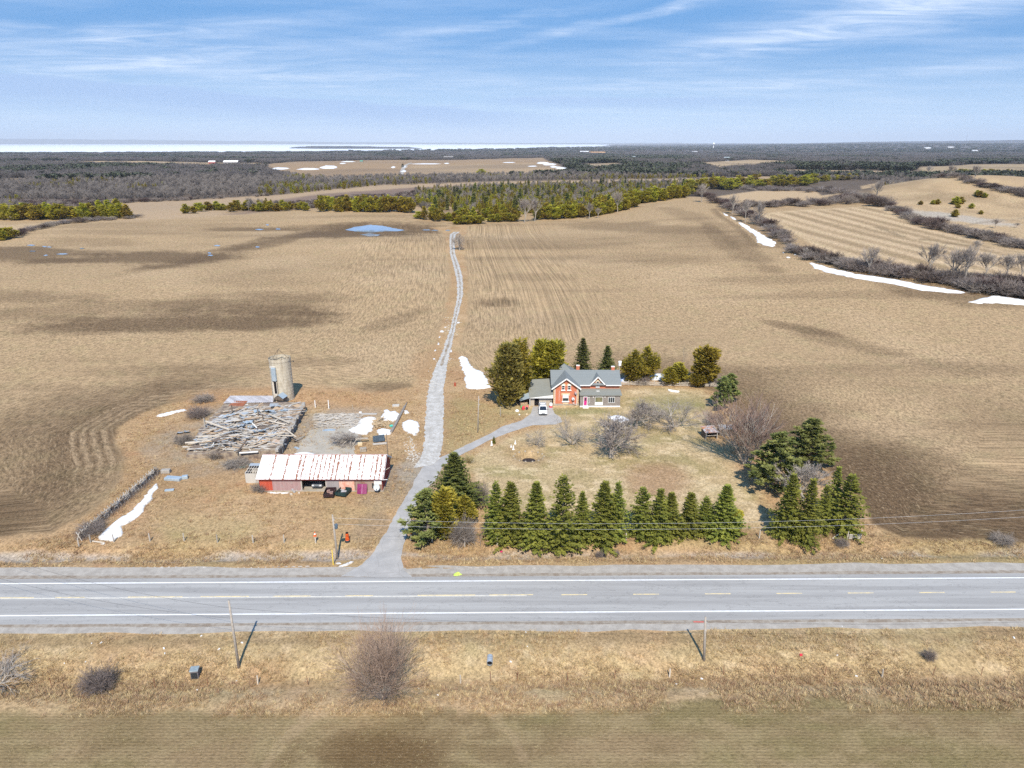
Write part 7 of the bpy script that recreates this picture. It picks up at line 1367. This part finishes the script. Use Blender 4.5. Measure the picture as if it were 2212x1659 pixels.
b = MB(); b.lathe([(.22, 0), (.24, .05), (.24, .65), (.2, .72), (0, .74)], 12, (t3.x - p3.x + .42, -.05, t3.z - p3.z - 2.2)); b.box((t3.x - p3.x + .42, -.25, t3.z - p3.z - 2.1), (.2, .1, .25)); b.build('transformer', mat('transformer_dark', (.08, .12, .16), .5), e3, smooth=True)
b = MB(); b.box((.15, -.1, 7.2), (.12, .12, .9)); 
def wire(a, c, sag, label, group='overhead wires along the road', r=.011, m=None):
    b = MB(); n = 28; b.tube([Vector(a).lerp(Vector(c), i / n) - Vector(a) - Vector((0, 0, 4 * sag * (i / n) * (1 - i / n))) for i in range(n + 1)], r, 4, cap=False)
    return tag(b.build('power_line', m or mat('wire_metal', (.32, .32, .33), .5, metal=.3), loc=a, fixn=False), label, 'wire', group)
M_LW = mat('light_wire', (.72, .72, .72), .4, metal=.2)
M_BW = mat('black_wire', (.05, .045, .045), .6)
wire(t3 - Vector((0, 0, .5)), (105, 93, 9.6), 2.6, 'upper thin bright wire crossing in front of the spruces', m=M_LW); wire(t3 - Vector((0, 0, 1.5)), (105, 93, 8.2), 2.4, 'lower thin bright wire crossing in front of the spruces', m=M_LW)
wire(t1 - Vector((0, 0, 1.0)), t2 - Vector((0, 0, .7)), .9, 'dark wire between the two near poles', m=M_BW); wire(t2 - Vector((0, 0, .7)), (88, 71, 5.6), 1.0, 'dark wire running right from the right near pole', m=M_BW); wire(t1 - Vector((0, 0, 1.0)), (-78, 84.0, 8.4), 1.5, 'upper dark wire crossing the road at the left', m=M_BW); wire(t1 - Vector((0, 0, 2.4)), (-80, 82, 6.8), 1.6, 'lower dark wire crossing the road at the left', m=M_BW)
b = MB(); b.tube([(0, 0, 0), (1.2, 0, -.02)], .05, 6); tag(b.build('red_wire_cover', mat('red_cover', (.55, .05, .05), .5), loc=t2 - Vector((1.35, 0, .72))), 'red sleeve on the wire just left of the right near pole', 'wire cover')
# fence posts
NS = [(112, 1484, 0), (335, 1486, 0), (382, 1492, 0), (450, 1486, 0), (557, 1478, 1), (666, 1480, 0), (995, 1476, 1), (1060, 1471, 0), (1117, 1471, 0), (1226, 1471, 0), (1328, 1467, 0), (1446, 1463, 1), (1563, 1458, 0), (1674, 1458, 0), (1781, 1459, 0), (1905, 1463, 1), (2015, 1459, 0), (2119, 1459, 0)]
ORD = ['first', 'second', 'third', 'fourth', 'fifth', 'sixth', 'seventh', 'eighth', 'ninth', 'tenth', 'eleventh', 'twelfth', 'thirteenth', 'fourteenth', 'fifteenth', 'sixteenth', 'seventeenth', 'eighteenth', 'nineteenth', 'twentieth']
M_RUST = mat('rusty_steel', (.20, .08, .05), .8); pts_n = []
for i, (x, y, wd) in enumerate(NS):
    p = at(x, y); pts_n.append(p); b = MB(); hh = 1.15
    if wd: b.tube([(0, 0, -.2), (.02, 0, hh * .6), (0, 0, hh)], [.09, .085, .07], 8)
    else: b.box((0, 0, hh / 2), (.06, .015, hh + .3)); b.box((0, .02, hh / 2), (.015, .05, hh + .3))
    o = b.build('fence_post', M_PLANKL if wd else M_RUST, loc=p); o.rotation_euler = (U(-.05, .05), U(-.06, .06), 0); tag(o, f'{"grey wooden" if wd else "thin rusty steel"} post, {ORD[i]} from the left in the near roadside fence', 'fence post', 'posts of the near roadside fence')
for j, z in enumerate((1.0, .6)):
    b = MB(); o0 = pts_n[0]
    for a, c in zip(pts_n[:-1], pts_n[1:]): b.tube([a - o0 + Vector((0, 0, z)), (a + c) / 2 - o0 + Vector((0, 0, z - .05)), c - o0 + Vector((0, 0, z))], .006, 3, cap=False)
    tag(b.build('fence_wire', M_RUST, loc=o0, fixn=False), ('top' if j == 0 else 'lower') + ' rusty wire of the near roadside fence', 'wire')
NL = [(171, 1181), (196, 1172), (246, 1171), (324, 1169), (398, 1169), (470, 1172), (547, 1173), (614, 1172), (682, 1173)]
for i, (x, y) in enumerate(NL):
    p = at(x, y); b = MB(); b.tube([(0, 0, -.2), (0, 0, .7), (0, 0, 1.35)], [.10, .095, .085], 8); tag(b.build('fence_post', M_PLANK, loc=p), f'grey wooden post, {ORD[i]} from the left in the far roadside fence by the barn lot', 'fence post', 'posts of the fence below the barn lot')
NR = [(888, 1169), (934, 1172), (1004, 1181), (1074, 1178), (1143, 1178), (1333, 1169), (1352, 1169), (1501, 1160), (1640, 1163), (1710, 1166), (1830, 1165), (1859, 1163)]
for i, (x, y) in enumerate(NR):
    p = at(x, y); b = MB(); b.tube([(0, 0, -.2), (0, 0, .7), (0, 0, 1.45)], [.11, .10, .09], 8); tag(b.build('fence_post', M_PLANKL, loc=p), f'pale wooden post, {ORD[i]} from the left in the fence below the spruces', 'fence post', 'posts of the fence below the spruces')
a = at(1798, 1165); c = at(1826, 1154); b = MB(); b.bar((0, 0, .1), c - a + Vector((0, 0, .9)), .16); tag(b.build('fallen_rail', M_PLANKL, loc=a), 'pale fallen rail leaning right of the spruces near the road', 'rail')
p = at(1845, 1166); g = empty('old_gate', p, 0, 'grey broken gate panel leaning between the last posts right of the spruces', 'gate'); b = MB(); [b.box((0, 0, .25 + .22 * k), (1.7, .06, .12)) for k in range(4)]; b.box((0, -.04, .6), (.12, .05, .9)); b.build('boards', M_PLANK, g); b = MB(); b.bar((.7, 0, 0), (1.1, .2, 1.5), .14); b.build('brace', M_PLANKL, g)
# leaning rail and brush fence at the left
A = at(172, 1168); B = at(343, 1019); FR = empty('leaning_rail_fence', A, 0, 'long old split-rail fence grown through with brown brush beside the snow drift', 'fence'); D = B - A; n = 26; random.seed(44); b = MB(); br = MB(); nx_ = Vector((-D.y, D.x, 0)).normalized()
for i in range(n):
    q0 = D * (i / n); q1 = D * ((i + 1) / n); m_ = MB()
    for k in range(6): m_.bar(q0 + nx_ * U(-.3, .3) + Vector((0, 0, .12 + k * .2)), q1 + nx_ * U(-.3, .3) + Vector((0, 0, .12 + k * .2 + U(-.1, .1))), U(.07, .12))
    m_.build('rails', M_PLANK if i % 3 else M_PLANKD, FR); m_ = MB(); m_.bar(q0 + nx_ * .35, q0 - nx_ * .25 + Vector((0, 0, 1.5)), .1); m_.bar(q0 - nx_ * .35, q0 + nx_ * .25 + Vector((0, 0, 1.5)), .1); m_.build('crossed_stakes', M_PLANK, FR)
for i in range(2600):
    q0 = D * random.random() + nx_ * random.gauss(-.15, .55); h_ = U(.4, 1.15); o_ = Vector((U(-.25, .25), U(-.25, .25), h_)); s_ = Vector((U(-1, 1), U(-1, 1), 0)) * .025; br.add([q0 - s_, q0 + s_, q0 + o_], [(0, 1, 2)], tint=random.random())
o = br.build('brush', M_TWD, FR, tint=True, fixn=False); o['kind'] = 'stuff'
p = at(200, 1172); b = MB(); b.bar((0, 0, .25), (2.0, -.25, .12), .14); tag(b.build('fallen_rail', M_PLANKL, loc=p), 'pale rail lying at the road end of the snow drift', 'rail')
# traffic cones, barrel, yellow marker
M_OR = mat('safety_orange', (.85, .13, .02), .5); M_REFL = mat('reflective_white', (.85, .85, .85), .4)
def cone(px, py, lb, z=1.25):
    p = at(px, py); e = empty('traffic_cone', p + Vector((0, 0, z)), 0, lb, 'traffic cone', 'traffic cones on fence posts'); b = MB(); b.lathe([(.19, 0), (.14, .25)], 12); b.lathe([(.09, .48), (.03, .72), (0, .73)], 12); b.box((0, 0, .02), (.42, .42, .04)); b.build('cone_body', M_OR, e); b = MB(); b.lathe([(.14, .25), (.09, .48)], 12); b.build('white_band', M_REFL, e)
cone(682, 1173, 'orange and white traffic cone sitting on a fence post left of the driveway'); cone(888, 1169, 'traffic cone on the post right of the driveway mouth, against the pine', 1.35)
p = at(753, 1170); e = empty('safety_barrel', p + Vector((-.15, 0, .35)), 0, 'orange construction barrel with black bands on a dark stand by the driveway', 'barrel'); 
for k in range(5): b = MB(); r0 = .33 - .022 * k; b.lathe([(r0, k * .24), (r0 - .02, k * .24 + .15)], 14); b.build('orange_band', M_OR, e); b = MB(); b.lathe([(r0 - .02, k * .24 + .15), (r0 - .022, k * .24 + .24)], 14); b.build('dark_band', M_BLACK, e)
b = MB(); b.lathe([(.24, 1.2), (.1, 1.3), (0, 1.3)], 14); b.build('barrel_top', M_BLACK, e); b = MB(); b.lathe([(.42, -.35), (.38, -.05), (.33, 0), (0, 0)], 14); b.build('stand', M_DARKM, e)
p = at(720, 1220); b = MB(); b.tube([(0, 0, -.2), (0, 0, 2.5)], .075, 8); tag(b.build('yellow_marker', mat('yellow_plastic', (.80, .58, .08), .5), loc=p), 'tall yellow marker tube beside the utility pole at the driveway', 'marker post')
post('lawn_post', 1081, 899, 879, .09, M_PLANK, 'short grey post on the grass left of the garage'); post('orange_flag', 889, 1127, 1120, .1, M_OR, 'small orange marker plate against the shaggy pine')
# things on the near verge
p = at(423, 1462); e = empty('utility_cabinet', p, .15, 'dark grey square utility cabinet on the near verge', 'cabinet'); b = MB(); b.box((0, 0, .55), (.85, .8, 1.1)); b.build('housing', mat('cabinet_grey', (.17, .15, .16), .6, noise=(3, (.26, .24, .24), .8)), e, bevel=.04); b = MB(); b.xprism([(-.46, 1.1), (.46, 1.1), (.40, 1.2), (-.40, 1.2)], -.48, .48); b.build('lid', mat('cabinet_lid', (.30, .36, .38), .6, noise=(3, (.2, .24, .27), .8)), e); b = MB(); b.box((0, -.42, .5), (.7, .03, .8)); b.build('door_panel', M_DARKM, e)
p = at(1058, 1438); e = empty('culvert_pipe', p + Vector((0, .3, .12)), 0, 'short galvanised culvert pipe end in the near ditch', 'culvert'); b = MB(); n = 14; vs = []
for j, y in enumerate((-.5, -.35, -.2, -.05, .1, .3, .6, .9)): r_ = .34 + (.03 if j % 2 else 0); vs += [(r_ * math.cos(6.283 * i / n), y, .3 + r_ * math.sin(6.283 * i / n) - y * .1) for i in range(n)]
b.add(vs, [(j * n + i, j * n + (i + 1) % n, (j + 1) * n + (i + 1) % n, (j + 1) * n + i) for j in range(7) for i in range(n)]); b.build('pipe', M_GALV, e, fixn=False); b = MB(); b.tube([(0, -.3, .32), (0, -.2, .32)], .3, 14); b.build('dark_mouth_fill', M_BLACK, e)  # black plug paints the darkness inside the pipe
# green bag at the shoulder
p = at(988, 1241); b = MB(); n = 12; random.seed(2); vs = [(.55 * math.cos(6.283 * i / n) * U(.7, 1.3), .42 * math.sin(6.283 * i / n) * U(.7, 1.3), .02) for i in range(n)] + [(.3 * math.cos(6.283 * i / n), .22 * math.sin(6.283 * i / n), U(.15, .42)) for i in range(n)] + [(0, 0, .22)]
b.add(vs, [(i, (i + 1) % n, n + (i + 1) % n, n + i) for i in range(n)] + [(n + i, n + (i + 1) % n, 2 * n) for i in range(n)]); tag(b.build('green_bag', mat('lime_green', (.50, .68, .12), .5), loc=p), 'crumpled lime-green bag on the gravel shoulder right of the driveway', 'bag')
random.seed(51)
LIT = [(185, 1430), (139, 1433), (198, 1390), (219, 1389), (354, 1401), (356, 1412), (435, 1374), (473, 1403), (523, 1389), (511, 1471), (426, 1491), (1136, 1366), (1139, 1397), (1103, 1430), (904, 1487), (946, 1502), (1461, 1478), (1516, 1467), (1850, 1461), (1809, 1416), (2190, 1378), (1819, 1353), (1905, 1207), (1690, 1154)]
for i, (x, y) in enumerate(LIT):
    p = at(x, y); b = MB(); s = U(.08, .16); b.box((0, 0, s * .3), (s * 1.8, s, s * .6), rz=U(0, 3)); tag(b.build('paper_scrap', M_TRIM, loc=p), 'small white scrap in the roadside grass, ' + nth(sorted(LIT).index((x, y))) + ' from the left', 'litter', 'white litter in the roadside grass')
p = at(1730, 1416); b = MB(); b.box((0, 0, .1), (.3, .2, .2)); tag(b.build('red_can', mat('bright_red', (.75, .05, .08)), loc=p), 'small bright red can in the right-hand ditch', 'litter'); p = at(1083, 1192); b = MB(); b.lathe([(.2, 0), (.2, .1), (.08, .14), (0, .14)], 10); tag(b.build('pink_disc', mat('raspberry', (.6, .03, .15), .5), loc=p), 'small raspberry-red disc on the bank below the spruces', 'litter')
# blue-grey sheets glimpsed under the spruce row
for i, (x, w_) in enumerate(((1135, 3.0), (1262, 4.2), (1375, 5.2), (1482, 3.6))):
    p = at(x, 1150); b = MB(); b.box((0, 1.2, .05), (w_, 1.4, .10)); tag(b.build('snow_patch', M_SNOW, loc=p, bevel=.04), ORD[i] + ' low snow strip from the left in the shade behind the spruce row', 'snow patch', 'shaded snow behind the spruce row')
# stones and rubble at the lane junction
b = MB(); random.seed(10)
for i in range(320):
    x, y = random.choice(((890, 975), (893, 990), (886, 960), (940, 835), (945, 800), (966, 770), (985, 700), (972, 706))); p = at(x + random.gauss(0, 7), y + random.gauss(0, 11)); s = U(.08, .22); b.lathe([(s, -.05), (s * .9, s * .4), (s * .3, s * .7), (0, s * .7)], 5, tuple(p))
tag(b.build('rubble_stones', mat('pale_stone', (.55, .52, .47), .9, noise=(2, (.4, .37, .33), .8)), fixn=False), kind='stuff')
# ---- far buildings
def far_house(name, px, py, wpx, hpx, label, wall, roof, dm=14, roofh=.45, rz=0, extra=None):
    p = at(px, py); m = mpp(p); w_ = wpx * m; h_ = hpx * m; e = empty(name, p - Vector((0, 0, .5)), rz, label, 'barn' if 'barn' in name else 'building'); hw_ = h_ * (1 - roofh) + .5
    b = MB(); b.box((0, 0, hw_ / 2), (w_, dm, hw_)); b.yprism([], 0, 0) if False else None; b.build('wall', wall, e); b = MB(); gable_roof_x(b, -dm / 2 - .4, dm / 2 + .4, hw_, hw_ + h_ * roofh, -w_ / 2 - .3, w_ / 2 + .3, .3)
    b.build('roof', roof, e); b = MB(); [b.box((-w_ * .35 + w_ * .7 * k / 3, -dm / 2 - .02, hw_ * .45), (w_ * .08, .06, hw_ * .4)) for k in range(4)]; b.build('window_row', M_GLASS, e); return e
WH = mat('white_metal_roof', (.82, .83, .85), .5); GB = mat('barn_grey', (.25, .24, .24), .8); RB = mat('barn_red', (.40, .07, .05), .8); OB = mat('lumber_orange', (.60, .34, .16), .9); WW_ = mat('white_siding', (.78, .78, .76), .7)
random.seed(1)
for a_ in (('barn', 500, 354, 31, 7, 'long grey barn with a white roof on the far left field', GB, WH, 18), ('barn', 459, 353.5, 14, 6, 'small red-sided barn with white roof left of the long grey one', RB, WH, 12), ('farm_building', 216, 341, 22, 3.2, 'low white building complex near the lake at the left', WW_, WH, 30), ('farm_building', 250, 342, 18, 2.6, 'second low white building right of the complex near the lake', WW_, WH, 30),
           ('barn', 969, 344, 20, 6.5, 'brown weathered barn at the back of the far field', mat('barn_brown', (.30, .22, .17), .9), GB, 16), ('farm_building', 781, 350, 6, 3.0, 'tiny green-roofed shed on the far field edge', GB, mat('green_roof', (.12, .4, .28), .6), 10), ('farm_building', 1368, 342.5, 10, 4.5, 'pale blue-roofed house among the far dark woods', WW_, mat('pale_blue_roof', (.5, .6, .66), .6), 12), ('farm_building', 1570, 344.5, 13, 5, 'pale grey-blue house at the right of the dark far woods', WW_, mat('pale_blue_roof', (.5, .6, .66), .6), 14),
           ('farm_building', 1548, 370.5, 15, 3.4, 'white trailer home beside the orange willows', WW_, WH, 6), ('lumber_yard', 1262, 330.5, 18, 4.0, 'pale yellow mill building at the far lumber yard', mat('mill_yellow', (.7, .62, .4), .8), WH, 40), ('lumber_stack', 1290, 331, 34, 3.0, 'orange lumber stacks beside the far mill', OB, OB, 40), ('farm_building', 1500, 329, 12, 2.2, 'small white building below the water tower', WW_, WH, 30), ('farm_building', 2002, 321.5, 14, 3.0, 'white far building on the right, upper left of three', WW_, WH, 60),
           ('farm_building', 2104, 327.5, 12, 3.2, 'bright white far building on the right, lowest of three', WW_, WH, 50), ('farm_building', 2054, 319, 16, 2.0, 'faint low white far building on the right, uppermost of three', WW_, WH, 60)): far_house(*a_)
p = at(1541, 324, None); p = Vector((ray(1541, 317.5).x, ray(1541, 317.5).y, 0)) * (11500 / ray(1541, 317.5).y); e = empty('water_tower', (p.x, p.y, -30), 0, 'white water tower standing on the far right horizon', 'water tower'); b = MB(); b.lathe([(9, 0), (6, 30), (6, 58)], 16); b.build('stem', WH, e, smooth=True); b = MB(); b.lathe([(6, 56), (17, 66), (19, 78), (14, 90), (0, 94)], 20); b.build('tank', WH, e, smooth=True)
for x, d_, h_, lb in ((2085, 11000, 190, 'tall thin radio mast at the far right'), (1764, 11500, 90, 'shorter radio mast on the horizon right of centre')):
    q_ = ray(x, 315); q_ = q_ * (d_ / q_.y); b = MB(); b.tube([(0, 0, 0), (0, 0, h_)], [2.2, 1.2], 5); tag(b.build('radio_mast', mat('mast_grey', (.25, .25, .28), .6), loc=(q_.x, q_.y, -20)), lb, 'mast')
merged('willow', bare, foliage('orange_willow', (.42, .22, .06), (.62, .36, .12), hue=.02), M_BARK, h=7, spread=.8, stems=14, kids=(4, 4, 3), levels=3, up=.3, stemh=.5, r0=.1, budget=500, seed=61, twig=.08)
for i, x in enumerate((1566, 1576, 1586, 1596, 1605)): place('willow', 'willow', x, 371.5, 365 + (i % 2), 12, ORD[i] + ' orange willow bush from the left, right of the white trailer', 'bush', 'orange willows by the trailer')
for x, yb, yt, w_, lb in ((870, 361, 353, 7, 'dark spruce beside the far road'), (1040, 377, 364, 20, 'dark round tree at the edge of the far brown field'), (575, 358, 350, 9, 'dark tree in the gap left of the far brown field')): place('far_spruce_a' if w_ < 10 else 'far_cedar_a', 'far_tree', x, yb, yt, w_, lb)
mb = MB(); fr = [(866, 378), (868, 371), (872, 362), (878, 356), (888, 352)]; P_ = [at(*q_) for q_ in fr]; vs = []
for q_ in P_: vs += [(q_.x - 5, q_.y, q_.z + .4), (q_.x + 5, q_.y, q_.z + .4)]
mb.add(vs, [(i * 2, i * 2 + 1, i * 2 + 3, i * 2 + 2) for i in range(len(P_) - 1)]); tag(mb.build('far_road', M_GRAV, fixn=False), kind='structure')
# ---------------------------------------------------------------- haze
hz = MB(); hz.box((0, 31000, 245), (150000, 64000, 730)); ho = hz.build('haze', [], fixn=False)
hm = bpy.data.materials.new('haze'); hm.use_nodes = True; kk = NT(hm.node_tree); ou = kk.n('ShaderNodeOutputMaterial')
pv = kk.n('ShaderNodeVolumePrincipled', {'Color': (.76, .85, 1.0, 1), 'Density': 2.8e-5, 'Anisotropy': -0.3}); kk.t.links.new(pv.outputs[0], ou.inputs['Volume'])
ho.data.materials.clear(); ho.data.materials.append(hm); tag(ho, kind='stuff')
